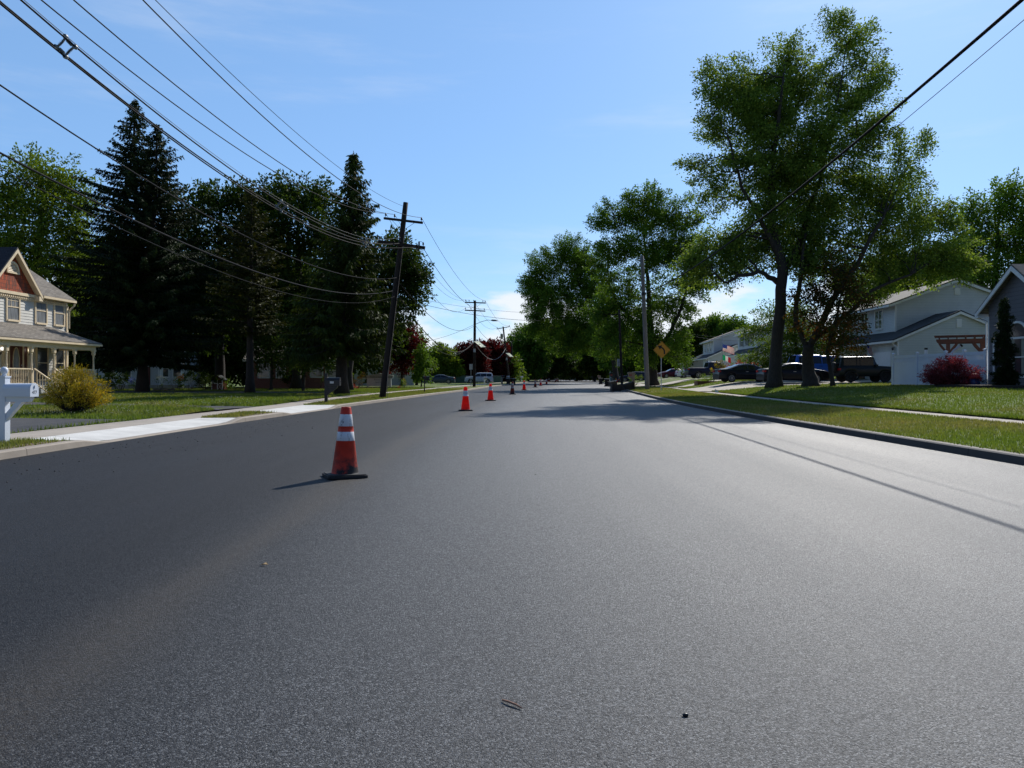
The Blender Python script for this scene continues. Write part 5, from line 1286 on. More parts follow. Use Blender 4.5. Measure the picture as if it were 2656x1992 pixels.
# ------------------------------------------------------------------ utility poles and lines
def pt(px, py, d): return Vector((X(px, d), d, Z(py, d)))
class Pole:
    def __init__(s, name, label, base, top, r0=.16, r1=.12, wood='wood_pole'):
        s.base = Vector(base); s.top = Vector(top)
        s.t = thing(name, label, 'utility pole', s.base)
        b = MB(s.base); n = 12
        ax = s.top - s.base
        b.tube([s.base - ax * .02 + ax * 1.02 * i / n for i in range(n + 1)], list(np.linspace(r0, r1, n + 1)), 14)
        b.build('shaft', M[wood], s.t, True)
    def at(s, z): return s.base + (s.top - s.base) * ((z - s.base.z) / (s.top.z - s.base.z))
    def arm(s, a, c, ins, brace=.45, w=.1, h=.12):
        a, c = Vector(a), Vector(c); b = MB(s.base); b.bar(a, c, w, h); o = b.build('crossarm', M['wood_pole'], s.t)
        mid = (a + c) / 2; zz = mid.z
        b = MB(s.base); cen = s.at(zz - brace)
        for f in (.2, .8): b.bar(a + (c - a) * f + Vector((0, -.02, -.04)), cen + Vector((0, -.1, 0)), .03, .012)
        b.build('brace', M['steel_dark'], s.t)
        out = []
        for f in ins:
            p = a + (c - a) * f + Vector((0, 0, .06)); b = MB(s.base)
            b.lathe([(.012, 0), (.012, .08), (.05, .085), (.055, .12), (.03, .13), (.05, .15), (.045, .19), (.02, .2), (.03, .22), (.01, .25)], 8, Matrix.Translation(p))
            b.build('insulator', M['porcelain'], s.t, True); out.append(p + Vector((0, 0, .22)))
        return out
    def lamp(s, p, tip, z_arm):
        b = MB(s.base); q = s.at(z_arm)
        b.tube([q, q + (tip - q) * .35 + Vector((0, 0, .14)), q + (tip - q) * .75 + Vector((0, 0, .16)), tip], .03, 6)
        o = b.build('lamp_arm', M['galv'], s.t, True)
        b = MB(s.base); d = (tip - q); d.z = 0; d.normalize(); mt = Matrix.Translation(tip) @ d.to_track_quat('X', 'Z').to_matrix().to_4x4()
        b.prism([(-.05, -.06), (.1, -.1), (.62, -.1), (.72, -.06), (.45, .06), (.1, .09), (-.05, .05)], lambda u, v, q: mt @ Vector((u, q, v)), -.13, .13)
        b.build('lamp_head', M['poly_gray'], o)
    def panel(s, c, w=.75, h=1.5, tilt=25, az=35):
        """solar panel bolted to the pole, glass side to the sun"""
        c = Vector(c); mt = Matrix.Translation(c) @ Matrix.Rotation(R(-az), 4, 'Z') @ Matrix.Rotation(R(-tilt), 4, 'X')
        b = MB(s.base); b.box((-w/2 + .02, -h/2 + .02, -.012), (w/2 - .02, h/2 - .02, .012), M=mt); o = b.build('solar_panel', M['panel_back'], s.t)
        b = MB(s.base)
        for lo, hi in (((-w/2, -h/2, -.025), (w/2, -h/2 + .03, .02)), ((-w/2, h/2 - .03, -.025), (w/2, h/2, .02)), ((-w/2, -h/2 + .03, -.025), (-w/2 + .03, h/2 - .03, .02)), ((w/2 - .03, -h/2 + .03, -.025), (w/2, h/2 - .03, .02))): b.box(lo, hi, M=mt)
        b.box((-w/2 + .03, -.012, -.02), (w/2 - .03, .012, -.013), M=mt)
        b.box((-.008, -h/2 + .03, -.022), (.008, h/2 - .03, -.014), M=mt)
        b.build('panel_frame', M['galv'], o)
        b = MB(s.base); q = s.at(c.z - .25); b.bar(q, c + Vector((0, 0, -.03)), .04); b.bar(s.at(c.z + .1), c, .03); b.build('panel_bracket', M['galv'], s.t)
        b = MB(s.base); q = s.at(c.z - .7); b.box((q.x - .12, q.y - .32, q.z - .2), (q.x + .12, q.y - .12, q.z + .2)); b.build('meter_box', M['galv'], s.t)
    def can(s, z, off):
        q = s.at(z) + Vector(off); b = MB(s.base); b.lathe([(.2, -.45), (.23, -.42), (.23, .38), (.25, .4), (.2, .48), (.05, .5)], 14, Matrix.Translation(q)); b.bar(q, s.at(z), .06); b.build('transformer', M['galv'], s.t, True)
    def riser(s, z0, z1, off=(.13, -.12, 0), r=.03):
        b = MB(s.base); o = Vector(off); b.tube([s.at(z0) + o, s.at((z0 + z1) / 2) + o, s.at(z1) + o], r, 6); b.build('cable_riser', M['black_cable'], s.t)

b1 = on_ground(992, 1031.7); D1 = b1.y
P1 = Pole('utility_pole', 'leaning dark utility pole with two crossarms, nearest on the left kerb', b1, pt(1052.5, 525.4, D1), .18, .135)
e1_ = D1 - .2
ins1 = P1.arm(pt(995.5, 566, e1_), pt(1096.8, 578, e1_), [.05, .28, .965], .55)
ins1b = P1.arm(pt(981, 626, e1_), pt(1102.6, 643, e1_), [.03, .47, .96], .5, .11, .16)
b = MB(b1); c = pt(1087, 637, e1_ - .1)
b.tube([c + Vector((0, 0, .22)), c, c + Vector((-.06, 0, -.25))], [.045, .05, .045], 8)
b.build('cutout_fuse', M['porcelain'], P1.t)
b = MB(b1); b.tube([c + Vector((-.06, 0, -.25)), c + Vector((.06, 0, -.36)), c + Vector((.2, 0, -.3)), c + Vector((.24, 0, 0))], .012, 5); b.tube([c + Vector((0, 0, .22)), c + Vector((.12, 0, .22)), c + Vector((.22, 0, .14))], .012, 5); b.build('jumper_wire', M['black_cable'], P1.t)
P1.riser(.4, 7.5)
b = MB(b1); b.tube([b1 + Vector((.35, -.35, -.05)), b1 + Vector((.3, -.25, .8)), P1.at(2.5)], .012, 5); b.build('ground_wire', M['steel_dark'], P1.t)
b2 = on_ground(1229.9, 1003.4); D2 = b2.y
P2 = Pole('utility_pole', 'utility pole with a streetlight arm and two crossarms behind the second cone', b2, pt(1232, 779.5, D2), .17, .13)
u2 = P2.arm(pt(1206, 784, D2 - .18), pt(1260, 786, D2 - .18), [.04, .2, .42, .86, .97], .6)
l2 = P2.arm(pt(1205.5, 804.5, D2 - .18), pt(1259, 807, D2 - .18), [.04, .3, .95], .6)
P2.lamp(None, pt(1276, 831, D2 - .6), Z(842, D2))
P2.panel(pt(1245, 892.5, D2 - .55), .74, 1.5); P2.riser(.3, 6.5)
b3 = on_ground(1321.5, 993.3); D3 = b3.y
P3 = Pole('utility_pole', 'leaning utility pole with one crossarm and a hanging transformer', b3, pt(1305, 848, D3), .17, .13)
u3 = P3.arm(pt(1288, 853.5, D3 - .18), pt(1322, 847, D3 - .18), [.04, .5, .97], .6)
P3.can(Z(873, D3), (-.45, -.1, 0)); P3.panel(pt(1322, 920.5, D3 - .6), .82, 1.5)
b4 = stand(1349, 172); D4 = b4.y
P4 = Pole('utility_pole', 'farthest utility pole with a small streetlight in front of the dark trees', b4, pt(1347, 880, D4), .16, .12)
u4 = P4.arm(pt(1338, 884, D4 - .18), pt(1356, 884, D4 - .18), [.05, .5, .95], .6)
P4.lamp(None, pt(1370, 904, D4 - .5), Z(910, D4)); P4.can(Z(896, D4), (-.5, 0, 0))
P4.panel(pt(1351, 931.5, D4 - .8), 1.3, 1.9)
b5 = stand(1336, 205)
P5 = Pole('utility_pole', 'half hidden utility pole with a solar panel behind the farthest streetlight', b5, b5 + Vector((0, 0, 8.5)), .16, .12)
P5.panel(pt(1339, 936.5, 204.4), 1.0, 1.6)
br_ = on_ground(1679, 1010.6); DR = br_.y
PR = Pole('wooden_pole', 'bare weathered wooden pole beside the yellow arrow sign', br_, pt(1665, 664, DR), .2, .14, 'grey_pole')
b = MB(br_); q = PR.at(Z(762, DR)); b.lathe([(.19, -.12), (.2, 0), (.19, .12)], 10, Matrix.Translation(q)); b.build('cable_clamp', M['steel_dark'], PR.t)
bq = stand(1613.5, 75)
PQ = Pole('wooden_pole', 'thin wooden pole half lost in the street maple behind the bins', bq, bq + Vector((-.3, 0, 8)), .14, .11)

def line(label, pts, r, m, name='power_line', n=5, group=None):
    pts = [Vector(p) for p in pts]; b = MB(pts[0]); b.tube(pts, r, n)
    return tag(b.build(name, M[m], smooth=True), label, 'cable', group)
def span(label, p, q, sag, r=.012, m='gray_cable', name='power_line', n=24):
    p, q = Vector(p), Vector(q)
    return line(label, [p + (q - p) * (i / n) - Vector((0, 0, 4 * sag * (i / n) * (1 - i / n))) for i in range(n + 1)], r, m, name)
def survey(A, samples, B):
    """sag curve in the vertical plane A-B fitted to the sight lines of the samples -> function of t"""
    A = Vector(A); bx, by = B; T, Zs = [], []
    for px, py in samples:
        k = (px - PCX) / FPX       # x = k*y on this sight line
        den = (bx - A.x) - k * (by - A.y); t = (k * A.y - A.x) / den
        y = A.y + t * (by - A.y); T.append(t); Zs.append(Z(py, y) - A.z)
    T = np.array(T); Zs = np.array(Zs)
    c = np.linalg.lstsq(np.stack([T, T * T], 1), Zs, rcond=None)[0]
    return lambda t: Vector((A.x + t * (bx - A.x), A.y + t * (by - A.y), A.z + c[0] * t + c[1] * t * t))
def wire(label, A, samples, B, r, m, name='power_line', t1=1.0):
    f = survey(A, samples, B)
    return line(label, [f(t) for t in np.linspace(0, t1, 44)], r, m, name, 6)
wire('thin grey top wire running from the very top of the leaning pole', pt(1044, 534, D1), [(736, 316), (403, 0)], (-7.4, -4), .008, 'gray_cable')
wire('black conductor from the right end of the upper crossarm toward the top left', ins1[2], [(875, 462), (622, 246), (370, 0)], (-7.6, -4), .013, 'black_cable')
wire('black conductor from the inner left insulator of the upper crossarm', ins1[1], [(577, 316), (191, 0)], (-8.6, -4), .013, 'black_cable')
wire('black conductor from the outer left insulator of the upper crossarm', ins1[0], [(559, 346.6), (107, 0)], (-9.2, -4), .013, 'black_cable')
# spacer cable: messenger and three covered conductors held apart by diamond spacers
def eb(y): return np.interp(y, [-4, 40.2], [-8.89, -6.2])
ey = np.array([12.9, 23.0, 33.3]); ez = np.array([7.10, 6.64, 7.38]); ec = np.polyfit(ey, ez, 2)
offs = {'top': (0, .20), 'right': (.18, 0.0), 'left': (-.18, 0.0), 'low': (0, -.18)}
ends = {'top': pt(1040, 615.5, e1_), 'right': pt(1037, 631, e1_), 'left': pt(979, 626, e1_), 'low': pt(1087, 641, e1_)}
for k, (dx, dz) in offs.items():
    P = [Vector((float(eb(y)) + dx, y, float(np.polyval(ec, y)) + dz)) for y in np.linspace(-4, 33.3, 40)]
    E = ends[k]; Q = P[-1]; tg = (P[-1] - P[-2]).normalized()
    P += [Vector(v) for v in bez(np.array(Q), np.array(Q + tg * 2.6), np.array(E), 9)[1:]]
    lb = {'top': 'thin bare messenger wire carrying the diamond spacers', 'right': 'upper thick black cable held by the diamond spacers', 'left': 'middle thick black cable held by the diamond spacers', 'low': 'lowest thick black cable held by the diamond spacers'}[k]
    line(lb, P, .006 if k == 'top' else .016, 'alu_cable' if k == 'top' else 'black_cable', 'power_line', 6)
for i, y in enumerate(ey):
    c = Vector((float(eb(y)), y, float(np.polyval(ec, y))))
    lb = ('grey diamond cable spacer at the upper left against the sky', 'grey diamond cable spacer before the rounded dark tree', 'grey diamond cable spacer nearest the leaning pole')[i]
    t = thing('cable_spacer', lb, 'cable spacer', c, 0, 'diamond spacers along the cables')
    cs = [Vector((0, 0, .18)), Vector((.17, 0, 0)), Vector((0, 0, -.17)), Vector((-.17, 0, 0))]
    for j in range(4):
        a, e = cs[j], cs[(j + 1) % 4]; b = MB(); q0, q1 = a * .8 , e * .8
        b.tube([a * .92, a * .74 + e * .12, (a + e) * .40, e * .74 + a * .12, e * .92], [.026, .02, .017, .02, .026], 6)
        for f in (.25, .32, .39, .46, .53, .60, .67, .74):
            p = a * .86 + (e - a) * .86 * f; dn = (e - a).normalized()
            b.lathe([(.018, -.003), (.036, 0), (.018, .003)], 8, Matrix.Translation(p) @ dn.to_track_quat('Z', 'Y').to_matrix().to_4x4())
        b.build('spacer_arm', M['poly_gray'], t)
        b = MB(); b.tube([a + Vector((0, -.03, 0)), a, a + Vector((0, .03, 0))], [.04, .045, .04], 8); b.build('cable_jaw', M['poly_gray'], t)
wire('twisted service cable meeting the leaning pole below its lower crossarm', pt(1032, 719.6, D1), [(547, 567), (229, 365.5), (0, 226)], (-9.3, -4), .014, 'gray_cable', 'service_cable')
wire('thick lashed phone cable sagging to the leaning pole', pt(1024, 753, D1), [(696, 716), (363, 577), (0, 398)], (-9.3, -4), .018, 'gray_cable', 'phone_cable')
wire('lowest thin phone cable sagging to the leaning pole', pt(1027, 768, D1), [(746, 763), (423, 639), (0, 440)], (-9.3, -4), .008, 'gray_cable', 'phone_cable')
# spans onward
for i, (p, q, s, r, nm) in enumerate([(ins1[2], u2[4], 1.0, .012, 'right'), (ins1[1], u2[1], 1.3, .010, 'inner left'), (ins1[0], u2[0], 1.5, .010, 'outer left')]):
    span('thin wire from the %s insulator of the leaning pole to the streetlight pole' % nm, p, q, s, r)
span('wire from the lower crossarm of the leaning pole to the streetlight pole', ins1b[2] + Vector((0, 0, -.3)), l2[2], 1.1, .016)
span('wire from the lower crossarm middle of the leaning pole to the streetlight pole', ins1b[1], l2[0], 1.8, .012)
span('service cable from the leaning pole to the streetlight pole', P1.at(6.6), P2.at(7.0), 1.5, .016, name='service_cable')
span('heavy sagging phone cable from the leaning pole to the streetlight pole', P1.at(6.0), P2.at(Z(884, D2)), 2.2, .030, 'black_cable', 'phone_cable')
span('light phone cable under the heavy one from the leaning pole onward', P1.at(5.6), P2.at(Z(876, D2)), 2.5, .016, 'gray_cable', 'phone_cable')
for i, (p, q, s, r) in enumerate([(u2[0], u3[0], 1.4, .014), (u2[2], u3[1], 1.2, .012), (u2[4], u3[2], 1.0, .014), (P2.at(7.1), P3.at(7.6), 1.2, .018)]):
    span('%s wire from the streetlight pole to the transformer pole' % ('first', 'second', 'third', 'lowest')[i], p, q, s, r)
span('pale sagging phone cable from the streetlight pole to the transformer pole', P2.at(Z(890, D2)), P3.at(Z(904, D3)), 1.9, .034, 'alu_cable', 'phone_cable')
for i, (p, q, s) in enumerate([(u3[0], u4[0], 1.2), (u3[2], u4[2], 1.2), (P3.at(5.2), P4.at(5.4), 1.4)]):
    span('%s wire from the transformer pole to the farthest pole' % ('first', 'second', 'lowest')[i], p, q, s, .02)
span('upper of two wires crossing the road behind the streetlight pole', pt(1070, 772, 84), pt(1440, 812, 104), .5, .014)
span('lower thick wire crossing the road behind the streetlight pole', pt(1060, 780, 80), pt(1400, 832, 100), .5, .022)
span('house drop cable leaving the streetlight pole to the left', P2.at(Z(841, D2)), pt(1040, 890, 95), .6, .016, name='service_cable')
span('lower house drop cable leaving the streetlight pole to the left', P2.at(Z(890, D2)), pt(1040, 912, 95), .5, .014, name='service_cable')
# right side lines
wire('thick black bundled cable crossing the upper right corner of the sky', PR.at(Z(762, DR)), [(1961, 578), (2201.5, 382), (2383, 232), (2650, 0)], (8.5, -4), .036, 'black_cable', 'bundled_cable')
wire('thin wire below the thick cable at the upper right', PR.at(Z(800, DR)), [(1940, 633), (2273, 382), (2656, 44)], (9.6, -4), .008, 'black_cable')
span('service wire crossing before the white far house', pt(1770, 866, 98), pt(1925, 884, 98), .25, .016, 'alu_cable', 'service_cable')
span('second service wire crossing before the white far house', pt(1765, 862, 96), pt(1940, 872, 96), .3, .012, 'alu_cable', 'service_cable')

# ------------------------------------------------------------------ traffic cones
M['cone_old'] = cone_mat('scuffed_cone', (0.60, 0.042, 0.018), (0.72, 0.73, 0.74), [(.47, .585), (.655, .81)], 1.0, .12)
M['cone_new'] = cone_mat('bright_cone', (0.80, 0.050, 0.026), (0.74, 0.74, 0.74), [(.56, .76)], 0.1, .5)
M['cone_dark'] = cone_mat('shade_toned_cone', (0.30, 0.035, 0.016), (0.55, 0.54, 0.52), [(.44, .56), (.64, .78)], 1.3, .1)  # for cones in shade: the shade is put into darker orange and bands
M['cone_two'] = cone_mat('banded_cone', (0.75, 0.05, 0.026), (0.74, 0.74, 0.74), [(.46, .58), (.66, .80)], 0.2, .3)
def make_cone(label, m, base_m='black_rubber'):
    t = thing('traffic_cone', label, 'traffic cone', (0, 0, 0), 0, 'traffic cones in a row along the new asphalt')
    b = MB()
    b.lathe([(.195, .035), (.175, .05), (.168, .07), (.1165, .468), (.118, .47), (.1035, .583), (.1015, .585), (.094, .653), (.0955, .655), (.076, .808), (.074, .812), (.062, .895), (.058, .905), (.045, .905), (.045, .87)], 36)
    b.build('cone', M[m], t, True)
    b = MB(); n = 8
    o = []
    for cx, cy, a0 in ((.2, .2, 0), (-.2, .2, 90), (-.2, -.2, 180), (.2, -.2, 270)):
        for k in range(n + 1):
            a = R(a0 + 90 * k / n); o.append((cx + .055 * math.cos(a), cy + .055 * math.sin(a)))
    b.prism(o, lambda u, v, q: Vector((u, v, q)), .006, .038)
    b.prism([(u * .93, v * .93) for u, v in o], lambda u, v, q: Vector((u, v, q)), .038, .05)
    b.build('base', M[base_m], t)
    return t
c_old = make_cone('nearest orange cone, scuffed black with two white bands', 'cone_old')
c_old.location = (-2.16, 9.47, 0); c_old.rotation_euler = (R(-1.0), R(1.2), R(24))
c_new = make_cone('second nearest cone, clean bright red with one wide white band', 'cone_new'); c_new.location = (-1.75, 27.6, 0); c_new.rotation_euler = (0, 0, R(8))
copy_thing(c_new, (-1.14, 38.9, 0), R(12), 'third cone in the row, clean bright red with one wide white band')
c_dk = make_cone('fourth cone in the row, coloured dark for the shade, with two pale bands', 'cone_dark'); c_dk.location = (.03, 52.6, 0)
copy_thing(c_new, (1.14, 68.7, 0), R(5), 'fifth cone in the row, bright red in front of the tree shadow')
copy_thing(c_dk, (2.72, 85.7, 0), R(20), 'sixth cone in the row, small one coloured dark for the shade')
c_tw = make_cone('seventh cone in the row, small red with two white bands', 'cone_two'); c_tw.location = (3.95, 101, 0)
copy_thing(c_tw, (5.6, 118.6, 0), R(9), 'eighth cone in the row, last bright red one before the shade')
copy_thing(c_dk, (9.2, 156, 0), R(9), 'dark cone standing in the far tree shade')
copy_thing(c_tw, (11.3, 186, 0), R(9), 'far pale orange cone right of the far dark cone')
copy_thing(c_tw, (11.9, 190, 0), R(9), 'farthest orange cone in the shade, at the end of the row')
copy_thing(c_tw, (9.0, 178, 0), R(30), 'far orange cone set left of the far dark cone')

# ------------------------------------------------------------------ mailboxes
def arch(w, h, n=12):
    return [(-w/2, 0), (w/2, 0), (w/2, h - w/2)] + [(w/2 * math.cos(a), h - w/2 + w/2 * math.sin(a)) for a in np.linspace(0, math.pi, n)[1:-1]] + [(-w/2, h - w/2)]
def post_mailbox(label, loc, rz, m_post, m_box, number, num_m, H=1.16, ball=True, side_num=False, L=.50, bw=.20, bh=.235):
    t = thing('mailbox', label, 'mailbox', loc, rz)
    b = MB(); w = .062
    b.prism([(-w, -w), (w, -w), (w, w), (-w, w)], lambda u, v, q: Vector((u, v, q)), -.1, H)
    b.box((-w - .012, -w - .012, H), (w + .012, w + .012, H + .025)); b.build('post', M[m_post], t)
    if ball:
        b = MB(); b.lathe([(.05, H + .025), (.03, H + .05), (.035, H + .06), (.055, H + .09), (.062, H + .125), (.055, H + .16), (.03, H + .182), (.001, H + .19)], 16); b.build('finial', M[m_post], t, True)
    zb = .82 if ball else .76
    b = MB(); b.prism([(w, zb - .09), (w + .42, zb - .09), (w + .47, zb), (w, zb)], lambda u, v, q: Vector((u, q, v)), -.05, .05)
    b.prism([(w, zb - .42), (w, zb - .29 if ball else zb - .092), (w + .18, zb - .092), (w + .30 if ball else w + .44, zb - .092)], lambda u, v, q: Vector((u, q, v)), -.045, .045); b.build('bracket', M[m_post], t)
    b = MB(); b.prism(arch(bw, bh), lambda u, v, q: Vector((q, u, zb + .002 + v)), .045, .045 + L)
    bx = b.build('box', M[m_box], t)
    b = MB(); b.prism(arch(bw + .008, bh + .005), lambda u, v, q: Vector((q, u, zb + .001 + v)), .045 + L, .062 + L); b.bar((.066 + L, 0, zb + .2), (.066 + L, 0, zb + .15), .02, .015); b.build('door', M[m_box], bx)
    if number:
        if side_num:
            b = MB(); b.box((.20, -bw / 2 - .005, zb + .10), (.36, -bw / 2 - .0015, zb + .19)); b.build('number_plate', M['white'], bx)
            text_mesh('lettering', number, .085, Matrix.Translation((.28, -bw / 2 - .007, zb + .145)) @ Matrix.Rotation(R(90), 4, 'X'), M['ink'], bx, .001)
        else:
            text_mesh('lettering', number, .085, Matrix.Translation((.0635 + L, 0, zb + .075)) @ Matrix.Rotation(R(90), 4, 'Z') @ Matrix.Rotation(R(90), 4, 'X'), M['ink'], bx, .001, sx=.9)
    return t
mp = on_ground(11, 1152)
post_mailbox('white mailbox with ball topped post and number 477 at the left edge', (X(11, 12.95), 12.95, .12), R(-4), 'vinyl', 'vinyl', '477', 'ink')
mp = on_ground(846, 1045)
post_mailbox('black wooden mailbox with a white number plate before the drooping spruce', mp, R(0), 'black_gloss', 'black_gloss', '675', 'ink', 1.27, False, True, .56, .26, .36)
def small_mailbox(label, loc, rz, m_post, m_box, H=1.05, w=.08, L=.5):
    t = thing('mailbox', label, 'mailbox', loc, rz)
    b = MB(); b.box((-w/2, -w/2, -.1), (w/2, w/2, H)); b.box((-w/2, -.03, H - .09), (.34, .03, H)); b.bar((0, 0, H - .35), (.25, 0, H - .08), .05); b.build('post', M[m_post], t)
    b = MB(); b.prism(arch(.2, .24), lambda u, v, q: Vector((q, u, H + .002 + v)), -.12, L - .12); bx = b.build('box', M[m_box], t)
    b = MB(); b.box((.05, -.12, H + .12), (.08, -.102, H + .3)); b.build('flag', M['red'], bx)
    return t
small_mailbox('small black mailbox on a slim post on the verge beyond the leaning pole', on_ground(1101, 1017), R(6), 'black_gloss', 'black_plastic', .95)
small_mailbox('grey mailbox on a leaning white post before the silver wagon', on_ground(1257, 999), R(20), 'white', 'galv', .85, .14)
small_mailbox('grey mailbox on a stout post left of the transformer pole', on_ground(1302, 997), R(10), 'grey_pole', 'black_plastic', 1.05, .2)
small_mailbox('pale mailbox beside the foot of the transformer pole', on_ground(1316, 995), R(10), 'grey_pole', 'galv', 1.0)
small_mailbox('far white mailbox by the bend left of the far cones', on_ground(1352, 992), R(10), 'white', 'white', .95)
small_mailbox('far black mailbox on the right verge beyond the bins', stand(1537, 170), R(190), 'black_gloss', 'black_plastic', 1.1)
def moulded_mailbox(label, loc, s=1.0, m='tan_plastic', cap='tan_plastic', rz=0):
    t = thing('mailbox', label, 'mailbox', loc, rz)
    b = MB(); b.prism([(.1, -.1), (.3, -.1), (.3, 1.1), (.3, 1.45), (-.26, 1.45), (-.26, 1.12), (-.12, 1.0), (.02, .92), (.1, .82)], lambda u, v, q: Vector((u * s, q * s, v * s)), -.16, .16); b.build('body', M[m], t)
    b = MB(); b.prism([(-.32, 1.40), (.34, 1.40), (.34, 1.45), (.2, 1.53), (-.16, 1.53), (-.32, 1.47)], lambda u, v, q: Vector((u * s, q * s, v * s)), -.2, .2); b.build('lid', M['white' if cap == 'w' else cap], t)
    b = MB(); b.box((-.2 * s, -.168 * s, 1.22 * s), (.05 * s, -.161 * s, 1.3 * s)); b.build('flag', M['red'], t)
    return t
moulded_mailbox('tan moulded plastic mailbox post behind the two lying bins', stand(1637, 64.5))
moulded_mailbox('distant tan moulded mailbox beyond the upright bins', stand(1554, 128), .95)
moulded_mailbox('dark blue moulded mailbox behind the upright black bin', stand(1587, 92), 1.05, 'teal_plastic', 'black_plastic')

# ------------------------------------------------------------------ wheeled bins
def make_bin(label, m='black_plastic'):
    t = thing('wheeled_bin', label, 'wheeled bin', (0, 0, 0), 0, 'black wheeled bins along the right kerb')
    b = MB(); lo = [(-.23, -.25), (.23, -.25), (.23, .25), (-.23, .25)]; hi = [(-.30, -.32), (.30, -.32), (.30, .34), (-.30, .34)]
    vs = [Vector((u, v, .06)) for u, v in lo] + [Vector((u, v, .92)) for u, v in hi]
    b.add(vs, ((3,2,1,0),(4,5,6,7),(0,1,5,4),(1,2,6,5),(2,3,7,6),(3,0,4,7)))
    b.box((-.325, -.345, .88), (.325, .365, .93)); b.build('body', M[m], t)
    b = MB(); b.prism([(-.36, .932), (.36, .932), (.36, .96), (.2, 1.02), (-.22, 1.02), (-.36, .97)], lambda u, v, q: Vector((q, u, v)), -.33, .33); b.build('lid', M[m], t)
    b = MB(); b.tube([(-.22, .36, .90), (-.22, .45, .96), (.22, .45, .96), (.22, .36, .90)], .02, 6); b.build('handle', M[m], t)
    for x in (-.27, .27):
        b = MB(); b.lathe([(.10, -.03), (.125, -.02), (.125, .02), (.10, .03)], 14, Matrix.Translation((x, .27, .125)) @ Matrix.Rotation(R(90), 4, 'Y')); b.build('wheel', M['black_rubber'], t)
    return t
w0 = make_bin('upright black wheeled bin, nearest of those still standing'); w0.location = (X(1574.5, 90), 90, 0); w0.rotation_euler = (0, 0, R(170))
copy_thing(w0, (X(1613, 62), 61.6, .335), label='black wheeled bin lying on its side, left one of the fallen pair', rot=(0, R(-90), R(14)))
copy_thing(w0, (X(1617, 62), 62.6, .36), label='black wheeled bin lying on its side, right one against the kerb', rot=(0, R(80), R(18)))
copy_thing(w0, (X(1584, 87), 88.5, .36), label='black wheeled bin fallen behind the nearest upright bin', rot=(0, R(82), R(25)))
copy_thing(w0, (X(1558, 115), 115, 0), R(175), 'second upright black wheeled bin beyond the nearest standing one')
copy_thing(w0, (X(1543, 172), 172, 0), R(165), 'farthest upright black wheeled bin on the right')
copy_thing(w0, (X(1332, 108), 108, .0), R(0), 'black wheeled bin on the left kerb beside the transformer pole')
copy_thing(w0, (X(1318, 112), 112, .0), R(0), 'black wheeled bin on the left kerb, left of another')

# ------------------------------------------------------------------ signs
sp = on_ground(1715, 1014); DS = sp.y
t = thing('curve_sign', 'yellow diamond sign with a black left curve arrow', 'road sign', sp)
zc = Z(907.5, DS) - sp.z; hd = .655
b = MB(); b.box((-.03, -.012, -.2), (.03, .012, zc + .4)); b.build('post', M['galv'], t)
tl = Matrix.Translation((.0, -.035, zc)) 
def dia(r): return [(0, -r), (r, 0), (0, r), (-r, 0)]
b = MB(); b.prism(dia(hd), lambda u, v, q: Vector((u + .04, -.03 + q, zc + v)), 0, .01); pl = b.build('plate', M['sign_yellow'], t)
b = MB(); o, i_ = dia(hd * .955), dia(hd * .93)
for k in range(4):
    a, c = o[k], o[(k + 1) % 4]; e, f_ = i_[(k + 1) % 4], i_[k]
    b.prism([a, c, e, f_], lambda u, v, q: Vector((u + .04, -.032 + q, zc + v)), 0, .001)
cl_ = [(.30, -.50), (.30, -.2), (.27, -.02), (.18, .12), (.05, .22), (-.08, .29)]
wd = .085
for k in range(len(cl_) - 1):
    def nrm(j):
        p, q = cl_[max(0, j - 1)], cl_[min(len(cl_) - 1, j + 1)]; dx, dy = q[0] - p[0], q[1] - p[1]; l = math.hypot(dx, dy); return (-dy / l * wd, dx / l * wd)
    n0, n1 = nrm(k), nrm(k + 1); a, c = cl_[k], cl_[k + 1]
    b.prism([(hd * (a[0] + n0[0]), hd * (a[1] + n0[1])), (hd * (c[0] + n1[0]), hd * (c[1] + n1[1])), (hd * (c[0] - n1[0]), hd * (c[1] - n1[1])), (hd * (a[0] - n0[0]), hd * (a[1] - n0[1]))], lambda u, v, q: Vector((u + .04, -.0325 + q, zc + v)), 0, .0015)
b.prism([(hd * -.48, hd * .46), (hd * .06, hd * .54), (hd * -.22, hd * .02)], lambda u, v, q: Vector((u + .04, -.033 + q, zc + v)), 0, .0018)
b.build('arrow', M['ink'], pl)
def back_sign(label, loc, zt, w, h, post='galv', plate='sign_back', name='street_sign'):
    t = thing(name, label, 'road sign', loc); b = MB(); b.box((-.025, -.012, -.1), (.025, .012, zt - .02)); b.build('post', M[post], t)
    b = MB(); b.box((-w/2, .013, zt - h), (w/2, .018, zt)); b.box((-w/2 + .03, -.018, zt - h * .7), (w/2 - .03, -.0125, zt - h * .66)); b.box((-w/2 + .03, -.018, zt - h * .34), (w/2 - .03, -.0125, zt - h * .30)); b.build('plate', M[plate], t)
q = on_ground(1221.5, 1004); back_sign('back of a small road sign left of the streetlight pole', q, Z(944, q.y) - q.z, .36, .62)
q = stand(1605, 75); back_sign('back of a small road sign on a black post behind the bins', q, 2.95, .32, .75, 'black_gloss')
q = stand(1479, 205); t = thing('warning_sign', 'far yellow diamond sign in the shade at the bend', 'road sign', q)
b = MB(); b.box((-.04, -.02, -.1), (.04, .02, 2.6)); b.build('post', M['galv'], t)
b = MB(); b.prism(dia(.75), lambda u, v, q_: Vector((u, q_, 2.3 + v)), -.04, -.025); b.build('plate', M['sign_yellow'], t)
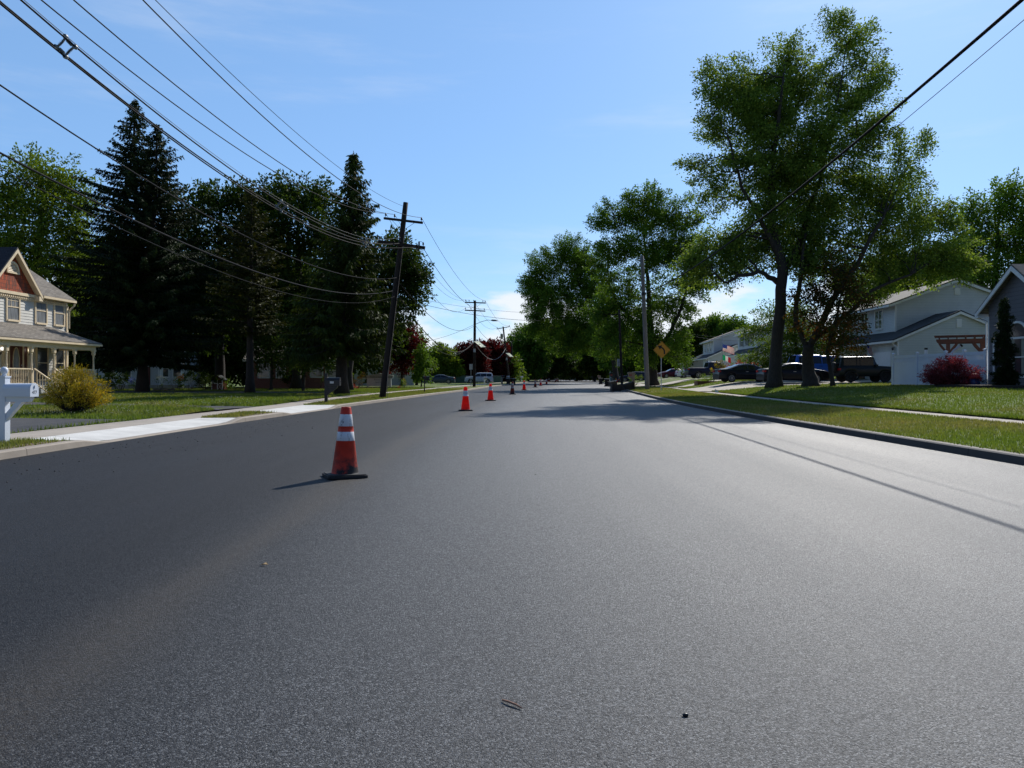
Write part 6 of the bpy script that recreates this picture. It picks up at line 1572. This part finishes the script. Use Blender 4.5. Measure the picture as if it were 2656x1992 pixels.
# the office sign board on the left lawn
q = stand(985, 73); t = thing('sign_board', 'pale office sign board with name lines behind the leaning pole', 'sign board', q, R(-4))
zq = lambda py: Z(py, q.y) - q.z
b = MB(); b.box((-1.12, -.06, .2), (1.12, .06, 1.0)); bd = b.build('board', M['sign_board'], t)
b = MB(); b.prism([(-1.32, .98), (1.32, .98), (1.32, 1.22), (0.0, 1.42), (-1.32, 1.22)], lambda u, v, p: Vector((u, p, v)), -.09, .09); b.prism([(-1.40, 1.18), (-1.40, 1.24), (0, 1.47), (1.40, 1.24), (1.40, 1.18), (0, 1.41)], lambda u, v, p: Vector((u, p, v)), -.15, .15); hdr = b.build('header', M['sign_header'], t)
for x in (-1.2, 1.08):
    b = MB(); b.box((x - .08, -.08, -.1), (x + .08, .08, .98)); b.build('post', M['sign_board'], t)
text_mesh('lettering', 'MARK H. HARRIS, ESQ.', .22, Matrix.Translation((0, -.092, 1.10)) @ Matrix.Rotation(R(90), 4, 'X'), M['letters'], hdr, .002, sx=.88)
text_mesh('lettering', 'Richard Kelly', .21, Matrix.Translation((0, -.062, .84)) @ Matrix.Rotation(R(90), 4, 'X'), M['letters'], bd, .002)
text_mesh('lettering', 'Gold Shield', .19, Matrix.Translation((0, -.062, .58)) @ Matrix.Rotation(R(90), 4, 'X'), M['letters'], bd, .002)
t = thing('flower_bed', 'long dark mulched bed with low edging under the pale sign board', 'flower bed', stand(978, 71.5))
b = MB(); b.prism([(2.2 * math.cos(a), .75 * math.sin(a)) for a in np.linspace(0, 2 * math.pi, 22, endpoint=False)], lambda u, v, p: Vector((u, v, p)), -.1, .10); b.build('mulch', M['mulch'], t)
b = MB()
for k in range(30):
    a0, a1 = 2 * math.pi * k / 30, 2 * math.pi * (k + .92) / 30
    b.bar((2.27 * math.cos(a0), .82 * math.sin(a0), .06), (2.27 * math.cos(a1), .82 * math.sin(a1), .06), .12, .2)
b.build('edging', M['steel_dark'], t)

# ------------------------------------------------------------------ cars
M['tyre'] = mat('tyre', (0.018, 0.018, 0.018), 0.85, 0.2, 20)
M['rim'] = mat('alloy_rim', (0.55, 0.55, 0.56), 0.3, 0.1, 20, metal=0.8)
M['car_glass'] = mat('car_glass', (0.012, 0.014, 0.017), 0.05, 0.2, 3, spec=0.5)
M['tail'] = mat('tail_lamp', (0.35, 0.02, 0.02), 0.2, 0.1, 20)
M['lamp'] = mat('head_lamp', (0.6, 0.6, 0.6), 0.15, 0.1, 20)
M['trim_dark'] = mat('dark_trim', (0.02, 0.02, 0.02), 0.6, 0.1, 20)
def paint(n, c): M[n] = mat(n, c, 0.35, 0.04, 3, spec=0.2, metal=0.0, coat=0.2); return n
paint('paint_black', (.008, .008, .012)); paint('paint_navy', (.012, .016, .045)); paint('paint_red', (.10, .012, .018)); paint('paint_silver', (.50, .51, .53))
paint('paint_blue', (.02, .10, .42)); paint('paint_slate', (.05, .07, .085)); paint('paint_white', (.7, .7, .7)); paint('paint_green_black', (.012, .016, .016))
def car(name, label, cat, loc, rz, pnt, L, W, top, belt, low, wheels, r, tumble, win, ws, rw, bpost=(), rimm='rim', roofm=None, spare=False, fl=False, tl_z=.8):
    """profile fractions run from the tail (0) to the nose (1); local +x is forward"""
    t = thing(name, label, cat, loc, rz)
    fx = sorted(set(list(np.linspace(0, 1, 61)) + [p[0] for p in top] + [w / L + s * r * 1.13 * c / L for w in wheels for s in (-1, 1) for c in (1, .98, .9, .75, .5, .2)] + [w / L for w in wheels]))
    fx = [f for f in fx if 0 <= f <= 1]
    TP = lambda f: float(np.interp(f, [p[0] for p in top], [p[1] for p in top]))
    def sect(f):
        x = f * L - L / 2; zt = TP(f); zb = min(zt, float(np.interp(f, [p[0] for p in belt], [p[1] for p in belt]))) if isinstance(belt, list) else min(zt, belt)
        e = min(f, 1 - f); w = W / 2 * (1 - .10 * max(0, 1 - e / .12) ** 2)
        lo = low
        for xw in wheels:
            q = f * L - xw
            if abs(q) < r * 1.13: lo = max(lo, r * .95 + math.sqrt((r * 1.13) ** 2 - q * q))
        lo = min(lo, zb - .06); g = max(0, (zt - zb)); k = min(1, g / .45)
        wt = w * (.96 - (.96 - tumble) * k)
        return [(x, w * .95, lo), (x, w, lo + .05 if lo > low else lo + .14), (x, w * 1.0, max(lo + .06, (lo + zb) / 2)), (x, w * .985, zb - .02), (x, w * .965, zb), (x, wt, zt - .04 * k - .012), (x, wt * .82, zt), (x, 0, zt + .02)]
    rows = [sect(f) for f in fx]; b = MB(); nn = len(rows[0])
    ring = lambda s: [Vector(p) for p in s] + [Vector((p[0], -p[1], p[2])) for p in s[-2::-1]]
    R_ = [ring(s) for s in rows]; m = len(R_[0]); vs = [v for rr in R_ for v in rr]; fs = []
    for i in range(len(R_) - 1):
        for j in range(m - 1): fs.append((i * m + j, i * m + j + 1, (i + 1) * m + j + 1, (i + 1) * m + j))
        fs.append((i * m + m - 1, i * m, (i + 1) * m, (i + 1) * m + m - 1))
    fs.append(tuple(range(m))); fs.append(tuple((len(R_) - 1) * m + j for j in range(m)))
    b.add(vs, fs); bd = b.build('body', M[pnt], t, False)
    for p_ in bd.data.polygons: p_.use_smooth = len(p_.vertices) == 4
    for sg in (-1, 1):
        cuts = [win[0]] + list(bpost) + [win[1]]
        for a, c in zip(cuts[:-1], cuts[1:]):
            b = MB(); pr = None
            for f in np.linspace(a + .006, c - .006, 14):
                s = sect(f); p4, p5 = Vector(s[4]), Vector(s[5])
                if p5.z - p4.z < .10: pr = None; continue
                lo_, hi_ = p4.lerp(p5, .10), p4.lerp(p5, .86)
                cur = [Vector((p.x, sg * (p.y + .008), p.z)) for p in (lo_, hi_)]
                if pr: b.quad(pr[0], cur[0], cur[1], pr[1])
                pr = cur
            if b.f: b.build('side_window', M['car_glass'], t)
    for nm, (a, c) in (('windscreen', ws), ('rear_window', rw)):
        b = MB(); pr = None
        for f in np.linspace(a, c, 10):
            s = sect(f); y_ = s[6][1] * .98; z_ = s[6][2]; dx = .012 if nm == 'windscreen' else -.012
            cur = [Vector((s[6][0] + dx, -y_, z_ + .012)), Vector((s[7][0] + dx, 0, s[7][2] + .012)), Vector((s[6][0] + dx, y_, z_ + .012))]
            if pr: b.quad(pr[0], pr[1], cur[1], cur[0]); b.quad(pr[1], pr[2], cur[2], cur[1])
            pr = cur
        b.build(nm, M['car_glass'], t)
    for xw in wheels:
        for sg in (-1, 1):
            mt = Matrix.Translation((xw - L / 2, sg * (W / 2 - .10), r)) @ Matrix.Rotation(R(-90 * sg), 4, 'X')
            b = MB(); b.lathe([(r * .62, -.1), (r * .93, -.1), (r, -.07), (r, .06), (r * .94, .09), (r * .66, .095), (r * .62, .05)], 24, mt); wo = b.build('wheel', M['tyre'], t, True)
            b = MB(); b.lathe([(r * .64, .06), (r * .66, .085), (r * .60, .088), (r * .57, .05)], 24, mt, caps=False)
            for k in range(10):
                a = 2 * math.pi * k / 10; b.bar(mt @ Vector((0, 0, .07)), mt @ Vector((r * .6 * math.cos(a), r * .6 * math.sin(a), .075)), .03, .02)
            b.lathe([(.05, .05), (.05, .085), (.01, .09)], 10, mt); b.build('rim', M[rimm], wo)
            b = MB(); b.lathe([(r * .6, .03), (.01, .03)], 18, mt); b.build('brake_disc', M['trim_dark'], wo)
    s0, s1 = sect(.02), sect(.97)
    for sg in (-1, 1):
        y1_ = s0[3][1]; b = MB(); b.box((-L/2 - .012, min(sg * y1_ * .55, sg * (y1_ + .012)), tl_z), (-L/2 + .22, max(sg * y1_ * .55, sg * (y1_ + .012)), tl_z + .14)); b.build('tail_light', M['tail'], t)
        y1_ = s1[3][1]; b = MB(); b.box((L/2 - .26, min(sg * y1_ * .6, sg * (y1_ + .006)), tl_z - .16), (L/2 - .04, max(sg * y1_ * .6, sg * (y1_ + .006)), tl_z - .02)); b.build('headlight', M['lamp'], t)
        f = ws[1] - .01; s = sect(f); b = MB(); b.box((s[4][0] - .14, min(sg * s[4][1], sg * (s[4][1] + .2)), s[4][2] + .0), (s[4][0] + .02, max(sg * s[4][1], sg * (s[4][1] + .2)), s[4][2] + .13)); b.build('mirror', M[pnt], t)
        for fd in (bpost or ((win[0] + win[1]) / 2,)):
            s = sect(fd - .02); b = MB(); b.box((s[3][0] - .1, min(sg * (s[3][1] - .01), sg * (s[3][1] + .03)), s[3][2] - .12), (s[3][0] + .1, max(sg * (s[3][1] - .01), sg * (s[3][1] + .03)), s[3][2] - .09)); b.build('door_handle', M['trim_dark' if pnt != 'paint_black' else 'rim'], t)
    for x0 in (-L/2 - .02, L/2 - .16):
        b = MB(); b.box((x0, -W * .42, low + .05), (x0 + .18, W * .42, low + .26)); b.build('bumper', M['trim_dark'], t)
    if spare:
        mt = Matrix.Translation((-L/2 - .12, -.12, 1.05)) @ Matrix.Rotation(R(90), 4, 'Y')
        b = MB(); b.lathe([(r * .55, -.1), (r * .93, -.1), (r, -.06), (r, .06), (r * .93, .1), (r * .55, .1)], 22, mt); b.build('spare_wheel', M['tyre'], t, True)
    if fl:
        for xw in wheels:
            for sg in (-1, 1):
                b = MB(); A_ = np.linspace(R(12), R(168), 9); y0_, y1_ = W/2 - .12, W/2 + .10
                for k in range(8):
                    pa = [Vector((xw - L/2 + q_ * math.cos(A_[kk]), 0, r * .95 + q_ * math.sin(A_[kk]) * .92)) for kk in (k, k + 1) for q_ in (r * 1.14, r * 1.26)]
                    pa = [pa[0], pa[1], pa[3], pa[2]]
                    v = [Vector((p.x, sg * y0_, p.z)) for p in pa] + [Vector((p.x, sg * y1_, p.z)) for p in pa]
                    b.add(v, ((0,1,2,3),(7,6,5,4),(0,4,5,1),(1,5,6,2),(2,6,7,3),(3,7,4,0)))
                b.build('fender', M['trim_dark'], t)
    return t
SED = dict(L=4.85, W=1.84, top=[(0,.62),(.008,.95),(.03,1.04),(.14,1.09),(.20,1.16),(.34,1.40),(.42,1.46),(.52,1.47),(.60,1.41),(.73,1.08),(.76,1.03),(.90,.93),(.97,.80),(.995,.62),(1,.45)], belt=[(0,.98),(.3,.98),(.76,.92),(1,.85)], low=.20, wheels=(.98, 3.80), r=.335, tumble=.70, win=(.21,.70), ws=(.60,.725), rw=(.20,.335), bpost=(.47,))
def on_r(px, d, dz=0):
    p = stand(px, d); p.z += .012 + dz; return p
car('parked_car', 'black saloon with silver wheels, left one of the two behind the thick trunk', 'car', on_r(1935, 58.6), R(2), 'paint_black', **SED)
car('parked_car', 'black saloon parked between the two lawn tree trunks', 'car', on_r(2057, 53.6), R(1), 'paint_black', **SED)
car('parked_car', 'dark red saloon beyond the yellow arrow sign', 'car', on_r(1748, 113), R(182), 'paint_red', **SED)
car('parked_car', 'white car showing only partly behind the navy pickup', 'car', on_r(1795, 111), R(0), 'paint_white', **SED)
car('parked_car', 'slate blue saloon on the left lawn edge by the mesh fence', 'car', stand(1141, 118), R(180), 'paint_slate', **SED)
SUV = dict(L=4.75, W=1.88, top=[(0,.7),(.006,1.0),(.02,1.40),(.05,1.70),(.10,1.76),(.45,1.79),(.56,1.74),(.70,1.20),(.73,1.14),(.94,1.04),(.985,.85),(1,.55)], belt=[(0,1.10),(.7,1.06),(1,1.0)], low=.26, wheels=(.95, 3.75), r=.375, tumble=.78, win=(.06,.67), ws=(.57,.695), rw=(.022,.048), bpost=(.24, .44))
car('parked_car', 'silver wagon parked sideways behind the streetlight pole', 'car', stand(1242, 122), R(184), 'paint_silver', tl_z=1.0, **SUV)
car('parked_car', 'dark wagon with a lit red tail lamp beyond the tan mailbox', 'car', on_r(1643, 128), R(165), 'paint_navy', tl_z=1.0, **SUV)
PK = dict(L=5.8, W=1.98, top=[(0,.7),(.005,1.22),(.385,1.24),(.39,1.26),(.415,1.88),(.46,1.93),(.58,1.93),(.64,1.80),(.72,1.33),(.75,1.27),(.96,1.18),(.99,.95),(1,.6)], belt=[(0,1.24),(.72,1.24),(1,1.1)], low=.36, wheels=(1.15, 4.75), r=.40, tumble=.80, win=(.415,.70), ws=(.60,.715), rw=(.392,.413), bpost=(.53,))
car('pickup_truck', 'navy blue pickup truck left of the first black saloon', 'pickup truck', on_r(1845, 84), R(2), 'paint_navy', tl_z=1.0, **PK)
CP = dict(PK); CP.update(top=[(0,.7),(.005,1.22),(.02,1.26),(.05,1.92),(.10,2.0),(.36,2.0),(.385,1.92),(.40,1.93),(.58,1.94),(.64,1.80),(.72,1.33),(.75,1.27),(.96,1.18),(.99,.95),(1,.6)], win=(.06,.70), rw=(.022,.05), bpost=(.375, .53))
car('pickup_truck', 'bright blue pickup with a capped bed behind the black off roader', 'pickup truck', on_r(2142, 57.8), R(2), 'paint_blue', tl_z=1.0, **CP)
JP = dict(L=3.9, W=1.72, top=[(0,.62),(.004,1.08),(.012,1.14),(.045,1.76),(.08,1.80),(.58,1.82),(.61,1.78),(.665,1.22),(.67,1.17),(.945,1.10),(.95,1.06),(.955,.70),(1,.62)], belt=[(0,1.12),(.66,1.12),(1,1.0)], low=.42, wheels=(.78, 3.15), r=.385, tumble=.88, win=(.07,.645), ws=(.605,.662), rw=(.014,.042), bpost=(.30, .36), rimm='trim_dark', spare=True, fl=True)
car('off_roader', 'boxy black off roader with a spare wheel on its tail before the garage', 'off roader', on_r(2238, 51.8), R(-2), 'paint_green_black', tl_z=.85, **JP)

# ------------------------------------------------------------------ fence, pergola and yard things on the right
fa_, fb_ = Vector((23.2, 44.6, 0)), Vector((24.32, 37.62, 0))
t = thing('vinyl_fence', 'white vinyl privacy fence with a lattice top behind the red shrub', 'fence', (fa_.x, fa_.y, land(fa_.x, fa_.y)))
FO = t.location.copy(); fd = (fb_ - fa_); fn_ = Vector((fd.y, -fd.x, 0)).normalized()
ts = [0, .295, .61, .80, 1.0]
for u in ts:
    p = fa_ + fd * u; g = land(p.x, p.y); b = MB(FO); mt = Matrix.Translation((p.x, p.y, g)) @ Matrix.Rotation(math.atan2(fd.y, fd.x), 4, 'Z')
    b.box((-.065, -.065, -.2), (.065, .065, 1.86), M=mt); b.add([mt @ Vector(v) for v in ((-.085, -.085, 1.86), (.085, -.085, 1.86), (.085, .085, 1.86), (-.085, .085, 1.86), (-.085, -.085, 1.90), (.085, -.085, 1.90), (.085, .085, 1.90), (-.085, .085, 1.90), (0, 0, 1.96))], ((3,2,1,0),(0,1,5,4),(1,2,6,5),(2,3,7,6),(3,0,4,7),(4,5,8),(5,6,8),(6,7,8),(7,4,8))); b.build('post', M['vinyl'], t)
for u0, u1 in zip(ts[:-1], ts[1:]):
    p, q = fa_ + fd * u0, fa_ + fd * u1; p.z, q.z = land(p.x, p.y), land(q.x, q.y); up = Vector((0, 0, 1)); b = MB(FO)
    b.bar(p + up * 1.71, q + up * 1.71, .045, .16); b.bar(p + up * 1.31, q + up * 1.31, .045, .12); b.bar(p + up * .12, q + up * .12, .045, .16)
    n = int((q - p).length / .15)
    for i in range(n):
        a = p + (q - p) * (i / n); c = p + (q - p) * ((i + .97) / n); b.add([a + up * .2 + fn_ * .012, c + up * .2 + fn_ * .012, c + up * 1.25 + fn_ * .012, a + up * 1.25 + fn_ * .012, a + up * .2 - fn_ * .012, c + up * .2 - fn_ * .012, c + up * 1.25 - fn_ * .012, a + up * 1.25 - fn_ * .012], ((0,1,2,3),(7,6,5,4),(0,4,5,1),(2,6,7,3),(0,3,7,4),(1,2,6,5)))
    b.build('panel', M['vinyl'], t)
    b = MB(FO); Lp = (q - p).length; m = int(Lp / .075)
    for i in range(-3, m + 1):
        for sg in (0, 1):
            x0, x1_ = i * .075, i * .075 + .26
            z0, z1 = (1.37, 1.63) if sg == 0 else (1.63, 1.37)
            if x0 < 0: z0 += (z1 - z0) * (-x0 / .26); x0 = 0
            if x1_ > Lp: z1 -= (z1 - z0) * ((x1_ - Lp) / max(.01, x1_ - x0)); x1_ = Lp
            if x1_ - x0 < .02: continue
            d_ = (q - p).normalized(); b.bar(p + d_ * x0 + up * z0 + fn_ * (.006 * (1 if sg else -1)), p + d_ * x1_ + up * z1 + fn_ * (.006 * (1 if sg else -1)), .01, .022, up=(0, 0, 1))
    b.build('lattice', M['vinyl'], t)
pg = Vector((X(2492, 41.8), 41.8, land(25.6, 41.8))); t = thing('pergola', 'red brown timber pergola rising behind the white fence', 'pergola', pg, R(-31))
for x, y in ((-.62, -.8), (1.05, -.8), (-.62, .9), (1.05, .9)):
    b = MB(); b.box((x - .1, y - .1, -.3), (x + .1, y + .1, 2.40))
    for sg in (-1, 1): b.prism([(x + sg * .1, 1.85), (x + sg * .1, 1.98), (x + sg * .36, 2.34), (x + sg * .50, 2.38), (x + sg * .40, 2.20), (x + sg * .22, 1.97)], lambda u, v, q_: Vector((u, q_, v)), y - .05, y + .05)
    b.build('post', M['pergola'], t)
for y in (-.93, -.67, .77, 1.03):
    b = MB(); b.prism([(-1.20, 2.48), (-1.05, 2.38), (2.0, 2.38), (2.15, 2.48), (2.15, 2.58), (-1.20, 2.58)], lambda u, v, q_: Vector((u, q_, v)), y - .025, y + .025); b.build('beam', M['pergola'], t)
for i in range(8):
    x = -1.05 + i * .43; b = MB(); b.prism([(-1.35, 2.66), (-1.2, 2.585), (1.35, 2.585), (1.5, 2.66), (1.5, 2.74), (-1.35, 2.74)], lambda u, v, q_: Vector((q_, u, v)), x - .025, x + .025); b.build('rafter', M['pergola'], t)
for y in (-1.0, -.5, 0, .5, 1.0):
    b = MB(); b.box((-1.3, y - .03, 2.745), (2.25, y + .03, 2.79)); b.build('slat', M['pergola'], t)
for i, (px, py, d, ln) in enumerate(((2402, 905, 43.6, (0, 0, 0)), (2482, 897, 42.0, (.35, 0, 0)))):
    p = stand(px, d); h = Z(py, d) - p.z; t = thing('white_pipe', ('upright white pipe with a black mouth above the fence', 'tilted white pipe with a black mouth before the pergola')[i], 'pipe', p)
    dx = .45 * i; b = MB(); b.tube([(-dx, 0, -.1), (-dx, 0, h * .72), (-dx * .3, 0, h * .88), (dx * .5, 0, h)], .09, 12, caps=False); b.tube([(-dx * .3, 0, h * .88), (dx * .5, 0, h)], .08, 12); b.build('tube', M['vinyl'], t, True)
    e = Vector((dx * .5, 0, h)); dr_ = (e - Vector((-dx * .3, 0, h * .88))).normalized(); b = MB(); b.tube([e - dr_ * .05, e + dr_ * .06], .094, 12); b.build('cap', M['black_plastic'], t)
p = stand(2528, 36.6); t = thing('garden_stool', 'blue garden pot with a red ribbed dome top beside the laceleaf maple', 'garden ornament', p)
b = MB(); b.lathe([(.17, -.02), (.23, .1), (.25, .22), (.21, .36), (.17, .42)], 16); b.build('pot', mat('blue_glaze', (.03, .04, .14), .3), t, True)
b = MB()
for k in range(18): b.tube([(0.24 * math.cos(2 * math.pi * k / 18) * math.cos(e), 0.24 * math.sin(2 * math.pi * k / 18) * math.cos(e), .42 + .22 * math.sin(e)) for e in np.linspace(0, 1.5, 6)], .042, 6)
b.build('dome', M['red'], t, True)
t = thing('planting_bed', 'dark mulched bed along the foot of the grey house', 'flower bed', (23.6, 34, land(23.6, 34)))
b = MB(); b.prism([(-1.6, 4.2), (-2.2, 3.0), (-2.1, -.5), (-1.4, -3.2), (-.6, -8), (.78, -8), (.78, 3.6), (.2, 4.2)], lambda u, v, q_: Vector((u, v, q_)), -.4, .10); b.build('mulch', M['mulch'], t)
t = thing('timber_bed', 'raised lawn bed with dark timber edging before the navy pickup', 'flower bed', stand(1836, 66.0))
b = MB(); b.prism([(-1.0, -.5), (1.05, -.5), (1.05, .7), (-1.0, .7)], lambda u, v, q_: Vector((u, v, q_)), -.3, .14); b.build('soil', M['soil'], t)
b = MB(); b.box((-1.06, -.56, -.2), (1.11, -.501, .17)); b.box((-1.06, -.5, -.2), (-1.001, .7, .17)); b.box((1.051, -.5, -.2), (1.11, .7, .17)); b.build('edging', M['pergola'], t)

# ------------------------------------------------------------------ flags
def flag_mesh(name, P, U, V_, nu, nv, wave, cell, mats, parent=None):
    """wavy cloth from corner P along U (fly) and V_ (hoist, downwards); cell(i, j) gives the material"""
    P, U, V_ = Vector(P), Vector(U), Vector(V_); N = U.cross(V_).normalized(); b = MB(P)
    f = lambda u, v: P + U * u + V_ * v + N * (wave * math.sin(u * 9 + v * 2.2) * (.3 + u)) + Vector((0, 0, -.10)) * (u * u) * U.length
    for i in range(nu):
        for j in range(nv):
            b.quad(f(i / nu, j / nv), f((i + 1) / nu, j / nv), f((i + 1) / nu, (j + 1) / nv), f(i / nu, (j + 1) / nv), cell(i, j))
    return b, f, N
M['flag_red'] = leaf_mat('red_cloth', [(.42, .02, .03), (.46, .025, .035)], .4, (1, 1, 1)); M['flag_white'] = leaf_mat('white_cloth', [(.7, .7, .7), (.74, .74, .74)], .4, (1, 1, 1))
M['flag_blue'] = leaf_mat('blue_cloth', [(.02, .035, .19), (.025, .04, .2)], .4, (1, 1, 1)); M['flag_green'] = leaf_mat('green_cloth', [(.01, .30, .12), (.015, .32, .13)], .4, (1, 1, 1))
def stars_stripes(label, P, U, V_, wave=.05):
    U, V_ = Vector(U), Vector(V_)
    cell = lambda i, j: 2 if (i < 10 and j < 14) else (0 if (j // 2) % 2 == 0 else 1)
    b, f, N = flag_mesh('flag', P, U, V_, 26, 26, wave, cell, None)
    for r_ in range(9):
        for c in range(6 if r_ % 2 == 0 else 5):
            u = (.385) * ((c + (.5 if r_ % 2 == 0 else 1.0)) / 6); v = .5385 * (r_ + .7) / 9.4
            for sg in (-1, 1):
                q = f(u, v) + N * (.006 * sg); e = U.length * .011; uu, vv = Vector(U).normalized(), Vector(V_).normalized()
                b.add([q + uu * (e * (1 if k % 2 == 0 else .4) * math.cos(k * math.pi / 5)) + vv * (-e * (1 if k % 2 == 0 else .4) * math.sin(k * math.pi / 5 + 1.57) if False else e * (1 if k % 2 == 0 else .4) * math.sin(k * math.pi / 5)) for k in range(10)], (tuple(range(10)),), 1)
    return tag(b.build('flag', [M['flag_red'], M['flag_white'], M['flag_blue']], smooth=False), label, 'flag')
fpb = stand(1873.5, 76); fpt = Z(868, 76)
t = thing('flagpole', 'slim grey flagpole on the lawn before the white far house', 'flagpole', fpb)
b = MB(); h = fpt - fpb.z; b.tube([(0, 0, -.1), (0, 0, h * .5), (0, 0, h)], [.045, .035, .025], 10); b.build('shaft', M['galv'], t, True)
b = MB(); b.lathe([(.001, -.06), (.045, -.03), (.06, 0), (.045, .04), (.001, .06)], 10, Matrix.Translation((0, 0, h + .05))); b.build('finial', M['galv'], t, True)
stars_stripes('striped flag with a starred blue canton flying from the tall flagpole', (fpb.x + .05, 76, Z(893, 76)), (1.12, -.2, -.30), (0, 0, -.68))
b, f, N = flag_mesh('flag', (fpb.x + .05, 76, Z(920, 76)), (.78, -.15, -.28), (0, 0, -.55), 18, 8, .04, lambda i, j: 0 if i < 6 else (1 if i < 12 else 2), None)
tag(b.build('flag', [M['flag_green'], M['flag_white'], M['flag_red']]), 'green white and red flag flying below the starred one', 'flag')
hp = Vector((28.65, 57.4, land(28, 57) + 2.2)); e = Vector((26.9, 55.6, 0)); e.z = Z(892, 55.6)
t = thing('flag_staff', 'short angled staff on the front wall of the garage house', 'flag staff', hp)
b = MB(hp); b.tube([hp, hp.lerp(e, .5), e], .015, 6); b.build('staff', M['white'], t)
stars_stripes('striped flag hanging from the angled staff of the garage house', tuple(e), (.25, .22, -.62), (.52, .30, -.25), .04)
# ------------------------------------------------------------------ mesh fence on the left, small odds and ends
a_, c_ = stand(1052, 126), stand(1300, 132); a_.z = c_.z = .12
t = thing('mesh_fence', 'green screened chain link fence behind the slate blue saloon', 'fence', a_)
b = MB(a_); b.add([a_ + Vector((0, 0, .05)), c_ + Vector((0, 0, .05)), c_ + Vector((0, 0, 1.2)), a_ + Vector((0, 0, 1.2)), a_ + Vector((0, .02, .05)), c_ + Vector((0, .02, .05)), c_ + Vector((0, .02, 1.2)), a_ + Vector((0, .02, 1.2))], ((0,1,2,3),(7,6,5,4),(0,4,5,1),(1,5,6,2),(2,6,7,3),(3,7,4,0))); b.build('screen', mat('green_mesh', (.055, .11, .085), .8, .25, 3), t)
b = MB(a_)
b.tube([a_ + Vector((0, -.03, 1.25)), c_ + Vector((0, -.03, 1.25))], .025, 6); b.build('rail', M['galv'], t)
for i in range(9):
    p = a_.lerp(c_, i / 8); b = MB(a_); b.tube([p + Vector((0, -.03, -.1)), p + Vector((0, -.03, 1.3))], .03, 6); b.build('post', M['galv'], t)
p = stand(1120, 112); t = thing('lamp_post', 'slim dark garden lamp post before the slate blue saloon', 'lamp post', p)
b = MB(); b.tube([(0, 0, -.1), (0, 0, 1.9)], .035, 8); b.lathe([(.05, 1.86), (.06, 1.9), (.02, 1.93)], 8); b.build('shaft', M['steel_dark'], t)
b = MB(); b.lathe([(.07, 1.93), (.13, 2.25)], 6); b.build('lantern', M['glass'], t); b = MB(); b.lathe([(.16, 2.255), (.05, 2.38), (.01, 2.45)], 6); b.build('cap', M['steel_dark'], t)
rs = random.Random(4); stone0 = None
for i in range(16):
    px = 390 + i * 4.6 if i < 12 else 352 + (i - 12) * 7; p = stand(px * 1.0 + 10, 59.2 + .1 * (i % 3))
    b = MB(); n = 10; b.lathe([(.05, -.05), (.19, .0), (.21, .07), (.14, .15), (.03, .17)], n); v = [Vector((x * rs.uniform(.8, 1.2), y * rs.uniform(.7, 1.1), z * rs.uniform(.85, 1.25))) for x, y, z in b.v]; b.v = [tuple(q) for q in v]
    o = b.build('edging_stone', mat('fieldstone', (.2, .16, .13), .9, .35, 5) if stone0 is None else stone0, loc=p); stone0 = o.data.materials[0]; o.rotation_euler = (0, 0, rs.uniform(0, 6))
    tag(o, 'brown fieldstone in the low edging of the hydrangea bed', 'stone', 'stones edging the hydrangea bed')
p = on_ground(1856, 1024); t = thing('marker_flag', 'tiny pale marker flag in the grass by the footpath', 'marker flag', p)
b = MB(); b.tube([(0, 0, -.02), (0, 0, .34)], .006, 5); b.build('wire', M['galv'], t)
b = MB(); b.prism([(0, .33), (.2, .25), (.22, .1), (.02, .14)], lambda u, v, q_: Vector((u - .05, q_, v)), -.004, .004); b.build('flag', mat('pale_green_flag', (.42, .55, .47), .6), t)
p = stand(1601, 80); t = thing('pinwheel', 'colourful garden pinwheel behind the lying bins', 'pinwheel', p)
b = MB(); b.tube([(0, 0, -.05), (0, 0, .75)], .012, 5); b.build('stick', M['white'], t)
for k, mm in enumerate(('red', 'flag_blue', 'sign_yellow', 'white', 'flag_red', 'flag_blue')):
    a = k * math.pi / 3; b = MB(); b.prism([(0, 0), (.26 * math.cos(a), .26 * math.sin(a)), (.24 * math.cos(a + .7), .24 * math.sin(a + .7))], lambda u, v, q_: Vector((u, q_, .75 + v)), -.02 - .002 * k, -.018 - .002 * k); b.build('vane', M[mm], t)
# litter on the road
d = EYE * FPX / (1830 - PCY); p0 = Vector((X(1302, d) , EYE * FPX / (1820 - PCY), .008)); p1 = Vector((X(1354, d), EYE * FPX / (1841 - PCY), .006))
b = MB(p0); b.tube([p0, p0.lerp(p1, .35) + Vector((0, 0, .003)), p0.lerp(p1, .7) + Vector((0, .003, .003)), p1], [.003, .0045, .004, .002], 7)
tag(b.build('twig', mat('dry_twig', (.26, .13, .08), .8, .3, 60), smooth=True), 'short reddish twig lying on the asphalt in the foreground', 'twig')
d = EYE * FPX / (1858 - PCY); p = Vector((X(1778, d), d, 0))
b = MB(); b.lathe([(.003, 0), (.008, .002), (.009, .007), (.005, .012), (.001, .013)], 8); b.v = [(x * 1.4, y * .9, z) for x, y, z in b.v]
tag(b.build('pebble', M['black_plastic'], loc=p), 'single black crumb of asphalt right of the twig', 'pebble')
d = EYE * FPX / (1467 - PCY); p = Vector((X(686, d), d, .004))
b = MB(); b.add([(-.03, 0, 0), (-.008, -.012, .010), (.028, -.004, .004), (.008, .014, .016), (-.012, .012, .004)], ((0, 1, 2, 3, 4),)); b.add([(-.03, 0, .0015), (-.008, -.012, .0115), (.028, -.004, .0055), (.008, .014, .0175), (-.012, .012, .0055)], ((4, 3, 2, 1, 0),))
tag(b.build('dry_leaf', mat('dry_leaf', (.42, .27, .12), .7, .2, 60), loc=p), 'curled dry tan leaf on the asphalt left of the seam', 'leaf')
